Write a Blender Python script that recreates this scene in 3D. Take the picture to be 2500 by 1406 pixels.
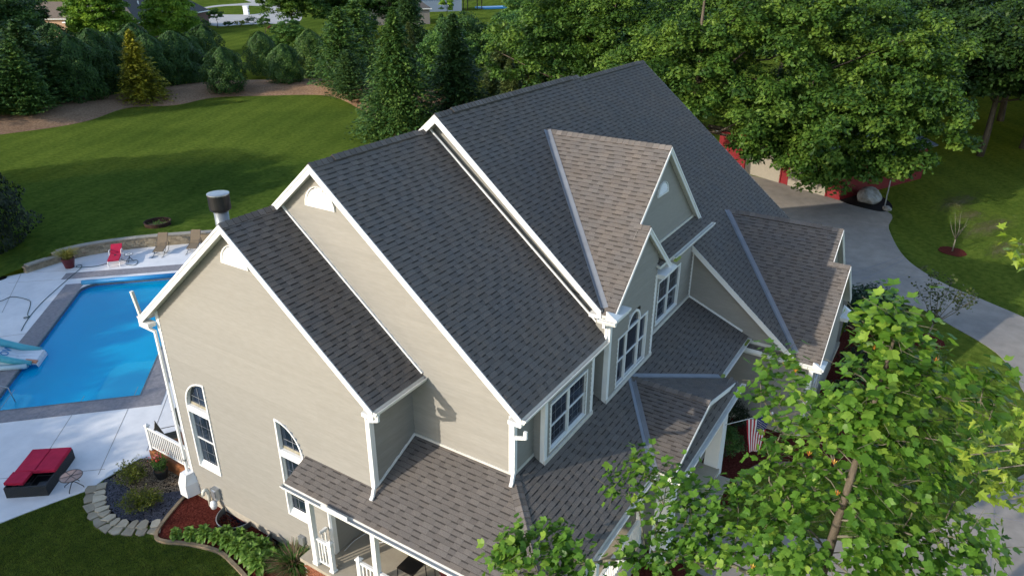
import bpy, bmesh, math, random
import numpy as np
from mathutils import Vector, Matrix

for o in list(bpy.data.objects):
    bpy.data.objects.remove(o, do_unlink=True)
scene = bpy.context.scene
COL = scene.collection
random.seed(7)
RNG = np.random.default_rng(11)

# ------------------------------------------------------------------ camera
CAM = Vector((-10.229, -14.915, 16.464))
YAW, PIT, ROL = 0.5640, 0.4310, 0.002
cam_data = bpy.data.cameras.new("camera")
cam = bpy.data.objects.new("camera", cam_data)
COL.objects.link(cam)
cam_data.sensor_width = 36.0
cam_data.lens = 1765.8 / 2500.0 * 36.0
cam_data.clip_start = 0.1
cam_data.clip_end = 3000.0
fwd = Vector((math.cos(PIT) * math.cos(YAW), math.cos(PIT) * math.sin(YAW), -math.sin(PIT)))
rgt = Vector((math.sin(YAW), -math.cos(YAW), 0.0))
upv = rgt.cross(fwd)
r2 = math.cos(ROL) * rgt + math.sin(ROL) * upv
u2 = -math.sin(ROL) * rgt + math.cos(ROL) * upv
cam.matrix_world = Matrix(((r2.x, u2.x, -fwd.x, CAM.x), (r2.y, u2.y, -fwd.y, CAM.y), (r2.z, u2.z, -fwd.z, CAM.z), (0, 0, 0, 1)))
scene.camera = cam

# ------------------------------------------------------------------ sky and sun
SUN_TRAVEL = Vector((1.0, -0.46, -0.402)).normalized()      # late afternoon, from behind the pool
to_sun = -SUN_TRAVEL
sun_el = math.asin(to_sun.z)
sun_az = math.atan2(to_sun.x, to_sun.y)                     # clockwise from +Y
world = bpy.data.worlds.new("World")
scene.world = world
world.use_nodes = True
wn = world.node_tree.nodes
wl = world.node_tree.links
for n in list(wn):
    wn.remove(n)
w_out = wn.new("ShaderNodeOutputWorld")
w_bg = wn.new("ShaderNodeBackground")
w_sky = wn.new("ShaderNodeTexSky")
w_sky.sky_type = 'NISHITA'
w_sky.sun_disc = False
w_sky.sun_elevation = sun_el
w_sky.sun_rotation = sun_az
w_sky.altitude = 200.0
w_sky.air_density = 1.0
w_sky.dust_density = 1.0
w_sky.ozone_density = 1.0
w_bg.inputs["Strength"].default_value = 0.15
wl.new(w_sky.outputs[0], w_bg.inputs["Color"])
wl.new(w_bg.outputs[0], w_out.inputs["Surface"])
sun_data = bpy.data.lights.new("sun", 'SUN')
sun_data.energy = 2.4
sun_data.angle = math.radians(0.6)
sun_data.color = (1.0, 0.90, 0.76)
sun = bpy.data.objects.new("sun", sun_data)
COL.objects.link(sun)
sun.rotation_euler = SUN_TRAVEL.to_track_quat('-Z', 'Y').to_euler()
sun.location = (-20, 20, 40)

scene.view_settings.view_transform = 'Standard'
scene.view_settings.look = 'None'
scene.view_settings.exposure = 1.0
scene.view_settings.gamma = 1.0
scene.view_settings.use_curve_mapping = False
scene.render.engine = 'CYCLES'
scene.cycles.use_denoising = True
scene.cycles.max_bounces = 6
scene.cycles.diffuse_bounces = 3
scene.cycles.glossy_bounces = 3
scene.cycles.transmission_bounces = 4
scene.cycles.transparent_max_bounces = 8
scene.cycles.use_adaptive_sampling = True
scene.cycles.adaptive_threshold = 0.02

# ------------------------------------------------------------------ mesh helpers
class MB:
    """collects polygons; build() links them as one mesh object"""
    def __init__(self):
        self.v = []; self.f = []; self.m = []; self.c = []
    def face(self, pts, m=0, c=1.0):
        i = len(self.v)
        self.v.extend([tuple(p) for p in pts])
        self.f.append(tuple(range(i, i + len(pts))))
        self.m.append(m); self.c.append(c)
    def hexa(self, p, m=0, c=1.0):
        """8 points: 0-3 bottom ring, 4-7 top ring (same order, counter-clockwise from above)"""
        i = len(self.v)
        self.v.extend([tuple(q) for q in p])
        for q in ((3, 2, 1, 0), (4, 5, 6, 7), (0, 1, 5, 4), (1, 2, 6, 5), (2, 3, 7, 6), (3, 0, 4, 7)):
            self.f.append(tuple(i + k for k in q)); self.m.append(m); self.c.append(c)
    def box(self, lo, hi, m=0, c=1.0):
        x0, y0, z0 = lo; x1, y1, z1 = hi
        self.hexa([(x0, y0, z0), (x1, y0, z0), (x1, y1, z0), (x0, y1, z0), (x0, y0, z1), (x1, y0, z1), (x1, y1, z1), (x0, y1, z1)], m, c)
    def bar(self, a, b, w, h, up=(0, 0, 1), m=0, c=1.0):
        """rectangular bar from a to b; w across, h along up"""
        a = Vector(a); b = Vector(b); d = (b - a).normalized(); up = Vector(up)
        s = d.cross(up)
        if s.length < 1e-4:
            s = d.cross(Vector((1, 0, 0)))
        s.normalize(); u = s.cross(d).normalized()
        s *= w / 2; u *= h / 2
        self.hexa([a - s - u, a + s - u, b + s - u, b - s - u, a - s + u, a + s + u, b + s + u, b - s + u], m, c)
    def tube(self, pts, r, n=8, m=0, c=1.0, cap=True):
        pts = [Vector(p) for p in pts]
        rs = r if isinstance(r, (list, tuple)) else [r] * len(pts)
        base = len(self.v); prev = None
        for i, p in enumerate(pts):
            d = (pts[min(i + 1, len(pts) - 1)] - pts[max(i - 1, 0)]).normalized()
            if prev is None:
                s = d.orthogonal().normalized()
            else:
                s = (prev - d * prev.dot(d))
                s = s.normalized() if s.length > 1e-5 else d.orthogonal().normalized()
            prev = s; t = d.cross(s)
            for k in range(n):
                a = 2 * math.pi * k / n
                self.v.append(tuple(p + (s * math.cos(a) + t * math.sin(a)) * rs[i]))
        for i in range(len(pts) - 1):
            for k in range(n):
                a = base + i * n + k; b = base + i * n + (k + 1) % n
                self.f.append((a, b, b + n, a + n)); self.m.append(m); self.c.append(c)
        if cap:
            self.f.append(tuple(base + k for k in reversed(range(n)))); self.m.append(m); self.c.append(c)
            e = base + (len(pts) - 1) * n
            self.f.append(tuple(e + k for k in range(n))); self.m.append(m); self.c.append(c)
    def lathe(self, prof, n=20, origin=(0, 0, 0), m=0, c=1.0, cap=True):
        ox, oy, oz = origin; base = len(self.v)
        for r, z in prof:
            for k in range(n):
                a = 2 * math.pi * k / n
                self.v.append((ox + r * math.cos(a), oy + r * math.sin(a), oz + z))
        for i in range(len(prof) - 1):
            for k in range(n):
                a = base + i * n + k; b = base + i * n + (k + 1) % n
                self.f.append((a, b, b + n, a + n)); self.m.append(m); self.c.append(c)
        if cap:
            self.f.append(tuple(base + k for k in reversed(range(n)))); self.m.append(m); self.c.append(c)
            e = base + (len(prof) - 1) * n
            self.f.append(tuple(e + k for k in range(n))); self.m.append(m); self.c.append(c)
    def prism(self, poly, z0, z1, m=0, c=1.0):
        n = len(poly)
        A = sum(poly[i][0] * poly[(i + 1) % n][1] - poly[(i + 1) % n][0] * poly[i][1] for i in range(n))
        if A < 0:
            poly = list(reversed(poly))
        self.face([(x, y, z1) for x, y in poly], m, c)
        self.face([(x, y, z0) for x, y in reversed(poly)], m, c)
        for i in range(n):
            (xa, ya), (xb, yb) = poly[i], poly[(i + 1) % n]
            self.face([(xa, ya, z0), (xb, yb, z0), (xb, yb, z1), (xa, ya, z1)], m, c)
    def mesh(self, name, mats, smooth=False):
        me = bpy.data.meshes.new(name)
        me.from_pydata(self.v, [], self.f)
        for mt in (mats if isinstance(mats, (list, tuple)) else [mats]):
            me.materials.append(mt)
        if any(self.m):
            me.polygons.foreach_set("material_index", self.m)
        at = me.attributes.new("v", 'FLOAT', 'FACE')
        at.data.foreach_set("value", np.array(self.c, dtype=np.float32))
        if smooth:
            me.polygons.foreach_set("use_smooth", [True] * len(self.f))
        me.update()
        return me
    def build(self, name, mats, parent=None, smooth=False, loc=None, rotz=0.0):
        return link(name, self.mesh(name, mats, smooth), parent, loc, rotz)

def link(name, me, parent=None, loc=None, rotz=0.0):
    o = bpy.data.objects.new(name, me)
    COL.objects.link(o)
    if parent is not None:
        o.parent = parent
    if loc is not None:
        o.location = loc
    if rotz:
        o.rotation_euler = (0, 0, rotz)
    return o

def tag(o, label=None, cat=None, group=None, kind=None):
    if label: o["label"] = label
    if cat: o["category"] = cat
    if group: o["group"] = group
    if kind: o["kind"] = kind
    return o

def thing(name, label, cat, loc=(0, 0, 0), rotz=0.0, group=None):
    o = bpy.data.objects.new(name, None)
    o.empty_display_size = 0.3
    COL.objects.link(o)
    o.location = loc; o.rotation_euler = (0, 0, rotz)
    return tag(o, label, cat, group)

def copy_tree(o, parent=None):
    c = o.copy()
    COL.objects.link(c)
    if parent is not None:
        c.parent = parent
    for ch in list(o.children):
        copy_tree(ch, c)
    return c

def quads_mesh(name, Q, mat, val=None, smooth=False):
    """Q: (N,k,3) array of k-gons -> mesh, with face attribute v"""
    Q = np.asarray(Q, dtype=np.float32)
    N, k, _ = Q.shape
    me = bpy.data.meshes.new(name)
    me.vertices.add(N * k)
    me.vertices.foreach_set("co", Q.reshape(-1))
    me.loops.add(N * k)
    me.loops.foreach_set("vertex_index", np.arange(N * k, dtype=np.int32))
    me.polygons.add(N)
    me.polygons.foreach_set("loop_start", np.arange(0, N * k, k, dtype=np.int32))
    me.polygons.foreach_set("loop_total", np.full(N, k, dtype=np.int32))
    me.materials.append(mat)
    at = me.attributes.new("v", 'FLOAT', 'FACE')
    if val is None:
        val = np.ones(N)
    at.data.foreach_set("value", np.asarray(val, dtype=np.float32))
    me.update(calc_edges=True)
    me.validate()
    return me

# ------------------------------------------------------------------ material helpers
MATS = {}
def nodes_of(name):
    mt = bpy.data.materials.new(name)
    mt.use_nodes = True
    nt = mt.node_tree
    for n in list(nt.nodes):
        nt.nodes.remove(n)
    out = nt.nodes.new("ShaderNodeOutputMaterial")
    MATS[name] = mt
    return mt, nt, out

def principled(nt, out, rough=0.6, spec=0.4, metal=0.0):
    b = nt.nodes.new("ShaderNodeBsdfPrincipled")
    b.inputs["Roughness"].default_value = rough
    b.inputs["Specular IOR Level"].default_value = spec
    b.inputs["Metallic"].default_value = metal
    nt.links.new(b.outputs[0], out.inputs["Surface"])
    return b

def noise(nt, scale, detail=4.0, rough=0.6, coord="Object", stretch=None):
    tc = nt.nodes.new("ShaderNodeTexCoord")
    n = nt.nodes.new("ShaderNodeTexNoise")
    n.inputs["Scale"].default_value = scale
    n.inputs["Detail"].default_value = detail
    n.inputs["Roughness"].default_value = rough
    if stretch:
        mp = nt.nodes.new("ShaderNodeMapping")
        mp.inputs["Scale"].default_value = stretch
        nt.links.new(tc.outputs[coord], mp.inputs[0]); nt.links.new(mp.outputs[0], n.inputs["Vector"])
    else:
        nt.links.new(tc.outputs[coord], n.inputs["Vector"])
    return n.outputs["Fac"]

def ramp(nt, fac, stops):
    r = nt.nodes.new("ShaderNodeValToRGB")
    els = r.color_ramp.elements
    while len(els) < len(stops):
        els.new(0.5)
    for e, (p, c) in zip(els, stops):
        e.position = p
        e.color = (c[0], c[1], c[2], 1.0)
    nt.links.new(fac, r.inputs[0])
    return r.outputs["Color"]

def mixc(nt, a, b, fac, mode='MULTIPLY'):
    n = nt.nodes.new("ShaderNodeMix")
    n.data_type = 'RGBA'; n.blend_type = mode
    for key, val in ((0, fac), (6, a), (7, b)):
        if hasattr(val, "is_linked") or hasattr(val, "node"):
            nt.links.new(val, n.inputs[key])
        elif isinstance(val, (int, float)):
            n.inputs[key].default_value = val
        else:
            n.inputs[key].default_value = (val[0], val[1], val[2], 1.0)
    return n.outputs[2]

def mathn(nt, op, a, b=None):
    n = nt.nodes.new("ShaderNodeMath"); n.operation = op
    for i, val in enumerate((a, b)):
        if val is None: continue
        if isinstance(val, (int, float)):
            n.inputs[i].default_value = val
        else:
            nt.links.new(val, n.inputs[i])
    return n.outputs[0]

def attr(nt, name="v"):
    a = nt.nodes.new("ShaderNodeAttribute"); a.attribute_name = name
    return a.outputs["Fac"]

def objrand(nt):
    return nt.nodes.new("ShaderNodeObjectInfo").outputs["Random"]

def bump(nt, bsdf, h, strength=0.3, dist=0.02):
    b = nt.nodes.new("ShaderNodeBump")
    b.inputs["Strength"].default_value = strength
    b.inputs["Distance"].default_value = dist
    nt.links.new(h, b.inputs["Height"]); nt.links.new(b.outputs[0], bsdf.inputs["Normal"])

def simple(name, col, rough=0.6, spec=0.4, metal=0.0, var=0.12, scale=6.0, bmp=0.0, bscale=40.0, face=False):
    """plain surface with slight uneven colour, optional bump and per-face value"""
    mt, nt, out = nodes_of(name)
    b = principled(nt, out, rough, spec, metal)
    f = noise(nt, scale, 5.0)
    lo = [max(0.0, c * (1 - var)) for c in col]; hi = [min(1.0, c * (1 + var)) for c in col]
    c = ramp(nt, f, [(0.3, lo), (0.7, hi)])
    if face:
        g = nt.nodes.new("ShaderNodeCombineColor")
        a = attr(nt)
        for k in range(3): nt.links.new(a, g.inputs[k])
        c = mixc(nt, c, g.outputs[0], 1.0)
    nt.links.new(c, b.inputs["Base Color"])
    if bmp > 0:
        bump(nt, b, noise(nt, bscale, 4.0), bmp, 0.02)
    return mt

def two_tone(name, stops, scale, rough=0.85, detail=6.0, bmp=0.4, bscale=30.0, bdist=0.03, coord="Object", face=False, stretch=None, big=None):
    mt, nt, out = nodes_of(name)
    b = principled(nt, out, rough, 0.02 if rough > 0.94 else 0.25)
    c = ramp(nt, noise(nt, scale, detail, 0.65, coord, stretch), stops)
    if big:
        c2 = ramp(nt, noise(nt, big[0], 3.0, 0.5, coord), [(0.3, big[1]), (0.7, big[2])])
        c = mixc(nt, c, c2, 1.0)
    if face:
        g = nt.nodes.new("ShaderNodeCombineColor"); a = attr(nt)
        for k in range(3): nt.links.new(a, g.inputs[k])
        c = mixc(nt, c, g.outputs[0], 1.0)
    nt.links.new(c, b.inputs["Base Color"])
    if bmp > 0:
        bump(nt, b, noise(nt, bscale, 5.0, 0.7, coord), bmp, bdist)
    return mt

def foliage(name, dark, mid, light, trans=0.3, rough=0.55, patch=0.25):
    """leaf colour from the face value (tone of the leaf itself) and a soft patchiness"""
    mt, nt, out = nodes_of(name)
    b = nt.nodes.new("ShaderNodeBsdfPrincipled")
    b.inputs["Roughness"].default_value = rough
    b.inputs["Specular IOR Level"].default_value = 0.25
    t = nt.nodes.new("ShaderNodeBsdfTranslucent")
    mx = nt.nodes.new("ShaderNodeMixShader"); mx.inputs[0].default_value = trans
    f = mathn(nt, 'ADD', attr(nt), mathn(nt, 'MULTIPLY', mathn(nt, 'SUBTRACT', noise(nt, 0.9, 3.0), 0.5), patch * 2))
    f = mathn(nt, 'ADD', f, mathn(nt, 'MULTIPLY', mathn(nt, 'SUBTRACT', objrand(nt), 0.5), 0.18))
    c = ramp(nt, f, [(0.0, dark), (0.5, mid), (1.0, light)])
    tc = mixc(nt, c, (1.0, 1.0, 0.45), 1.0)
    nt.links.new(c, b.inputs["Base Color"]); nt.links.new(tc, t.inputs["Color"])
    nt.links.new(b.outputs[0], mx.inputs[1]); nt.links.new(t.outputs[0], mx.inputs[2])
    nt.links.new(mx.outputs[0], out.inputs["Surface"])
    return mt
# ------------------------------------------------------------------ materials
simple("white_trim", (0.80, 0.80, 0.78), 0.45, 0.4, var=0.03)
simple("grille_grey", (0.20, 0.21, 0.22), 0.5, 0.3, var=0.05)
simple("soffit", (0.62, 0.62, 0.57), 0.6, 0.3, var=0.05)
simple("gutter_paint", (0.74, 0.73, 0.68), 0.4, 0.4, var=0.07, scale=3.0)
simple("cream_metal", (0.70, 0.69, 0.60), 0.4, 0.4, var=0.05)

def mk_siding():
    mt, nt, out = nodes_of("siding")
    b = principled(nt, out, 0.65, 0.3)
    f = noise(nt, 3.0, 5.0, 0.6, "Object", (1, 1, 6))
    c = ramp(nt, f, [(0.3, (0.250, 0.238, 0.212)), (0.7, (0.284, 0.271, 0.243))])
    r = mathn(nt, 'ADD', mathn(nt, 'MULTIPLY', objrand(nt), 0.07), 0.965)
    g = nt.nodes.new("ShaderNodeCombineColor")
    for k in range(3): nt.links.new(r, g.inputs[k])
    nt.links.new(mixc(nt, c, g.outputs[0], 1.0), b.inputs["Base Color"])
    bump(nt, b, noise(nt, 18.0, 5.0, 0.6, "Object", (1, 1, 12)), 0.12, 0.01)
mk_siding()

def mk_shingle():
    mt, nt, out = nodes_of("shingle")
    b = principled(nt, out, 0.9, 0.2)
    grain = noise(nt, 130.0, 3.0, 0.8)
    c = ramp(nt, grain, [(0.30, (0.072, 0.064, 0.058)), (0.5, (0.134, 0.121, 0.110)), (0.72, (0.212, 0.193, 0.176))])
    pat = ramp(nt, noise(nt, 1.3, 4.0, 0.6), [(0.3, (0.92, 0.95, 1.0)), (0.7, (1.06, 1.0, 0.95))])
    c = mixc(nt, c, pat, 1.0)
    g = nt.nodes.new("ShaderNodeCombineColor")
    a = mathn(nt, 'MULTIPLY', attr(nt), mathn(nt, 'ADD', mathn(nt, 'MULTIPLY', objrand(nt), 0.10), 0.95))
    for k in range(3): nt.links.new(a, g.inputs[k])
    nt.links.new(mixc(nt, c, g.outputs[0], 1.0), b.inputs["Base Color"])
    bump(nt, b, noise(nt, 160.0, 3.0, 0.8), 0.5, 0.006)
mk_shingle()
simple("valley_metal", (0.21, 0.225, 0.25), 0.5, 0.5, 0.35, var=0.12, scale=2.0)
simple("flash_metal", (0.62, 0.60, 0.55), 0.5, 0.4, 0.1, var=0.1)

def mk_glass():
    mt, nt, out = nodes_of("window_glass")
    b = principled(nt, out, 0.06, 0.9)
    c = ramp(nt, noise(nt, 0.7, 2.0), [(0.35, (0.008, 0.014, 0.026)), (0.7, (0.022, 0.036, 0.062))])  # blue of the mirrored sky put into the base colour
    nt.links.new(c, b.inputs["Base Color"])
    bump(nt, b, noise(nt, 1.5, 2.0), 0.03, 0.05)
mk_glass()
simple("room_blind", (0.30, 0.27, 0.20), 0.8, 0.1, var=0.2)
simple("black_metal", (0.012, 0.012, 0.014), 0.4, 0.5, var=0.3)
simple("galvanised", (0.42, 0.45, 0.48), 0.35, 0.5, 0.7, var=0.15)
simple("flue_grey", (0.20, 0.22, 0.24), 0.4, 0.5, 0.4, var=0.15)
simple("galvanised_dark", (0.16, 0.18, 0.19), 0.45, 0.5, 0.5, var=0.25)
simple("foundation", (0.42, 0.38, 0.31), 0.9, 0.2, var=0.12, bmp=0.3)
simple("brick_red", (0.26, 0.10, 0.055), 0.9, 0.2, var=0.2, scale=9, bmp=0.4, face=True)
simple("mortar", (0.42, 0.38, 0.33), 0.95, 0.1, var=0.1)
two_tone("porch_concrete", [(0.3, (0.34, 0.30, 0.235)), (0.7, (0.43, 0.385, 0.305))], 2.0, 0.85, bmp=0.15, bscale=60)
def mk_lawn():
    """turf: upright blades lit from any side, half of the light passing through them, with faint mowing stripes"""
    mt, nt, out = nodes_of("lawn")
    c = ramp(nt, noise(nt, 2.6, 8.0, 0.65), [(0.25, (0.130, 0.235, 0.052)), (0.5, (0.255, 0.425, 0.088)), (0.75, (0.400, 0.550, 0.135))])
    c2 = ramp(nt, noise(nt, 0.10, 4.0, 0.5), [(0.3, (0.72, 0.78, 0.72)), (0.7, (1.22, 1.16, 1.05))])
    c = mixc(nt, c, c2, 1.0)
    tc = nt.nodes.new("ShaderNodeTexCoord")
    wv = nt.nodes.new("ShaderNodeTexWave"); wv.wave_type = 'BANDS'; wv.bands_direction = 'X'
    mp = nt.nodes.new("ShaderNodeMapping"); mp.inputs["Rotation"].default_value = (0, 0, math.radians(62)); mp.inputs["Scale"].default_value = (0.11, 0.11, 0.11)
    nt.links.new(tc.outputs["Object"], mp.inputs[0]); nt.links.new(mp.outputs[0], wv.inputs["Vector"])
    wv.inputs["Scale"].default_value = 1.0; wv.inputs["Distortion"].default_value = 1.2; wv.inputs["Detail"].default_value = 2.0
    c = mixc(nt, c, ramp(nt, wv.outputs["Fac"], [(0.25, (0.93, 0.94, 0.94)), (0.75, (1.05, 1.04, 1.03))]), 1.0)
    wn_ = nt.nodes.new("ShaderNodeTexWhiteNoise"); wn_.noise_dimensions = '3D'
    sc_ = nt.nodes.new("ShaderNodeVectorMath"); sc_.operation = 'SCALE'; sc_.inputs["Scale"].default_value = 90.0
    fl_ = nt.nodes.new("ShaderNodeVectorMath"); fl_.operation = 'FLOOR'
    nt.links.new(tc.outputs["Object"], sc_.inputs[0]); nt.links.new(sc_.outputs[0], fl_.inputs[0]); nt.links.new(fl_.outputs[0], wn_.inputs["Vector"])
    sb = nt.nodes.new("ShaderNodeVectorMath"); sb.operation = 'SUBTRACT'; sb.inputs[1].default_value = (0.5, 0.5, 0.40)
    nt.links.new(wn_.outputs["Color"], sb.inputs[0])
    nm = nt.nodes.new("ShaderNodeVectorMath"); nm.operation = 'NORMALIZE'; nt.links.new(sb.outputs[0], nm.inputs[0])
    d = nt.nodes.new("ShaderNodeBsdfDiffuse"); t = nt.nodes.new("ShaderNodeBsdfTranslucent")
    for s_ in (d, t): nt.links.new(nm.outputs[0], s_.inputs["Normal"])
    nt.links.new(c, d.inputs["Color"]); nt.links.new(mixc(nt, c, (1.05, 1.0, 0.6), 1.0), t.inputs["Color"])
    mx = nt.nodes.new("ShaderNodeMixShader"); mx.inputs[0].default_value = 0.5
    nt.links.new(d.outputs[0], mx.inputs[1]); nt.links.new(t.outputs[0], mx.inputs[2]); nt.links.new(mx.outputs[0], out.inputs["Surface"])
two_tone("grass_blade", [(0.3, (0.022, 0.055, 0.010)), (0.7, (0.058, 0.110, 0.022))], 1.5, 0.7, bmp=0.0, face=True)
two_tone("patio", [(0.3, (0.68, 0.69, 0.70)), (0.7, (0.80, 0.805, 0.81))], 1.3, 0.85, 7.0, 0.2, 90, 0.01, big=(0.25, (0.90, 0.91, 0.93), (1.05, 1.05, 1.05)))
two_tone("coping", [(0.25, (0.17, 0.17, 0.19)), (0.5, (0.24, 0.235, 0.255)), (0.75, (0.31, 0.30, 0.315))], 7.0, 0.8, 8.0, 0.35, 40, 0.02)
two_tone("driveway", [(0.3, (0.245, 0.225, 0.200)), (0.7, (0.345, 0.318, 0.283))], 1.2, 0.9, 8.0, 0.25, 70, 0.01, big=(0.16, (0.72, 0.75, 0.80), (1.15, 1.10, 1.05)))
two_tone("road", [(0.3, (0.34, 0.33, 0.32)), (0.7, (0.43, 0.42, 0.40))], 0.3, 0.9, 5.0, 0.1, 20, 0.01)
two_tone("mulch_red", [(0.25, (0.030, 0.007, 0.006)), (0.5, (0.100, 0.024, 0.018)), (0.8, (0.190, 0.060, 0.045))], 16.0, 0.95, 8.0, 1.0, 28.0, 0.06)
two_tone("mulch_brown", [(0.25, (0.15, 0.088, 0.053)), (0.5, (0.30, 0.19, 0.118)), (0.8, (0.43, 0.30, 0.195))], 5.0, 0.95, 8.0, 1.0, 9.0, 0.10, big=(0.2, (0.8, 0.8, 0.8), (1.1, 1.1, 1.1)))
two_tone("pebble", [(0.3, (0.15, 0.115, 0.075)), (0.7, (0.34, 0.28, 0.20))], 5.0, 0.85, bmp=0.0, face=True)
two_tone("slate_chip", [(0.3, (0.030, 0.033, 0.045)), (0.7, (0.095, 0.10, 0.13))], 5.0, 0.6, bmp=0.0, face=True)
two_tone("flagstone", [(0.3, (0.36, 0.32, 0.24)), (0.55, (0.46, 0.41, 0.31)), (0.8, (0.52, 0.48, 0.40))], 3.0, 0.9, 7.0, 0.4, 25, 0.02, face=True)
two_tone("wall_stone", [(0.3, (0.25, 0.20, 0.135)), (0.55, (0.36, 0.30, 0.21)), (0.8, (0.44, 0.38, 0.28))], 6.0, 0.9, 7.0, 0.7, 22, 0.03, face=True)
two_tone("cap_stone", [(0.3, (0.27, 0.25, 0.21)), (0.7, (0.37, 0.345, 0.29))], 4.0, 0.9, 7.0, 0.3, 30, 0.01)
two_tone("edging", [(0.3, (0.20, 0.15, 0.095)), (0.7, (0.29, 0.23, 0.155))], 5.0, 0.9, 6.0, 0.3, 30, 0.01)
two_tone("boulder_stone", [(0.25, (0.12, 0.085, 0.045)), (0.5, (0.32, 0.31, 0.29)), (0.75, (0.55, 0.55, 0.55))], 1.6, 0.85, 7.0, 0.8, 5, 0.08)
two_tone("bark", [(0.3, (0.060, 0.048, 0.036)), (0.7, (0.155, 0.130, 0.10))], 5.0, 0.95, 6.0, 0.8, 16, 0.03, stretch=(1, 1, 0.2))
two_tone("twig", [(0.3, (0.09, 0.085, 0.06)), (0.7, (0.19, 0.175, 0.13))], 8.0, 0.9, 5.0, 0.3, 30, 0.01)
two_tone("dry_ground", [(0.3, (0.09, 0.10, 0.035)), (0.7, (0.26, 0.22, 0.11))], 0.9, 0.95, 8.0, 0.6, 12.0, 0.05)
two_tone("rust_iron", [(0.3, (0.028, 0.016, 0.012)), (0.7, (0.075, 0.040, 0.028))], 8.0, 0.9, 6.0, 0.4, 30, 0.01)
simple("cushion_red", (0.44, 0.022, 0.062), 0.85, 0.15, var=0.12, scale=4, bmp=0.15, bscale=90)
two_tone("wicker", [(0.3, (0.010, 0.012, 0.014)), (0.7, (0.040, 0.045, 0.050))], 60.0, 0.6, 2.0, 0.6, 120, 0.01, stretch=(1, 1, 0.4))
simple("white_plastic", (0.74, 0.75, 0.76), 0.4, 0.5, var=0.03)
simple("dark_frame", (0.030, 0.026, 0.024), 0.4, 0.5, 0.2, var=0.2)
simple("sling_brown", (0.20, 0.155, 0.105), 0.8, 0.2, var=0.1, bmp=0.2, bscale=150)
simple("sling_olive", (0.115, 0.100, 0.070), 0.8, 0.2, var=0.1, bmp=0.2, bscale=150)
simple("table_glass", (0.32, 0.215, 0.175), 0.15, 0.6, var=0.08)
simple("pot_black", (0.020, 0.022, 0.022), 0.5, 0.4, var=0.2)
simple("pot_red", (0.10, 0.010, 0.014), 0.35, 0.5, var=0.15)
simple("hose", (0.018, 0.060, 0.058), 0.5, 0.4, var=0.2)
simple("vinyl_teal", (0.10, 0.44, 0.52), 0.3, 0.5, var=0.06)
simple("vinyl_pale", (0.52, 0.68, 0.74), 0.3, 0.5, var=0.05)
simple("vinyl_white", (0.70, 0.74, 0.80), 0.35, 0.5, var=0.04)
simple("vinyl_print", (0.03, 0.26, 0.55), 0.4, 0.4, var=0.05)
simple("vinyl_orange", (0.55, 0.22, 0.12), 0.4, 0.4, var=0.05)
simple("deck_stain", (0.27, 0.105, 0.042), 0.6, 0.3, var=0.15, scale=4, bmp=0.15)
simple("flag_red", (0.36, 0.016, 0.030), 0.8, 0.2, var=0.06)
simple("flag_white", (0.68, 0.68, 0.70), 0.8, 0.2, var=0.03)
simple("flag_blue", (0.012, 0.022, 0.105), 0.8, 0.2, var=0.06)
simple("barn_red", (0.16, 0.010, 0.014), 0.6, 0.3, var=0.10, scale=2)
simple("barn_door", (0.26, 0.235, 0.19), 0.6, 0.3, var=0.06)
simple("barn_roof", (0.18, 0.20, 0.23), 0.4, 0.5, 0.5, var=0.1)
simple("cushion_maroon", (0.115, 0.028, 0.030), 0.85, 0.15, var=0.2, scale=12)
simple("tan_wall", (0.46, 0.30, 0.20), 0.85, 0.2, var=0.08)
simple("brick_far", (0.15, 0.085, 0.072), 0.9, 0.2, var=0.25, scale=5)
simple("blue_wall", (0.26, 0.31, 0.39), 0.8, 0.2, var=0.05)
simple("grey_wall", (0.24, 0.22, 0.20), 0.85, 0.2, var=0.12)
two_tone("far_shingle", [(0.3, (0.070, 0.068, 0.068)), (0.7, (0.135, 0.128, 0.122))], 6.0, 0.95, 6.0, 0.3, 10, 0.03)
two_tone("rust_shingle", [(0.3, (0.13, 0.105, 0.085)), (0.7, (0.20, 0.165, 0.135))], 6.0, 0.95, 6.0, 0.3, 10, 0.03)
simple("moss_green", (0.24, 0.30, 0.06), 0.6, 0.3, var=0.2)

def mk_liner():
    for nm, lo, hi in (("pool_liner", (0.0, 0.52, 0.98), (0.002, 0.64, 1.0)), ("pool_shelf", (0.22, 0.80, 1.0), (0.30, 0.88, 1.0)), ("pool_tile", (0.006, 0.10, 0.40), (0.04, 0.30, 0.70))):
        mt, nt, out = nodes_of(nm)
        b = principled(nt, out, 0.6, 0.3)
        c = ramp(nt, noise(nt, 14.0, 5.0, 0.75), [(0.35, lo), (0.65, hi)])
        nt.links.new(c, b.inputs["Base Color"])
mk_liner()

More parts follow.
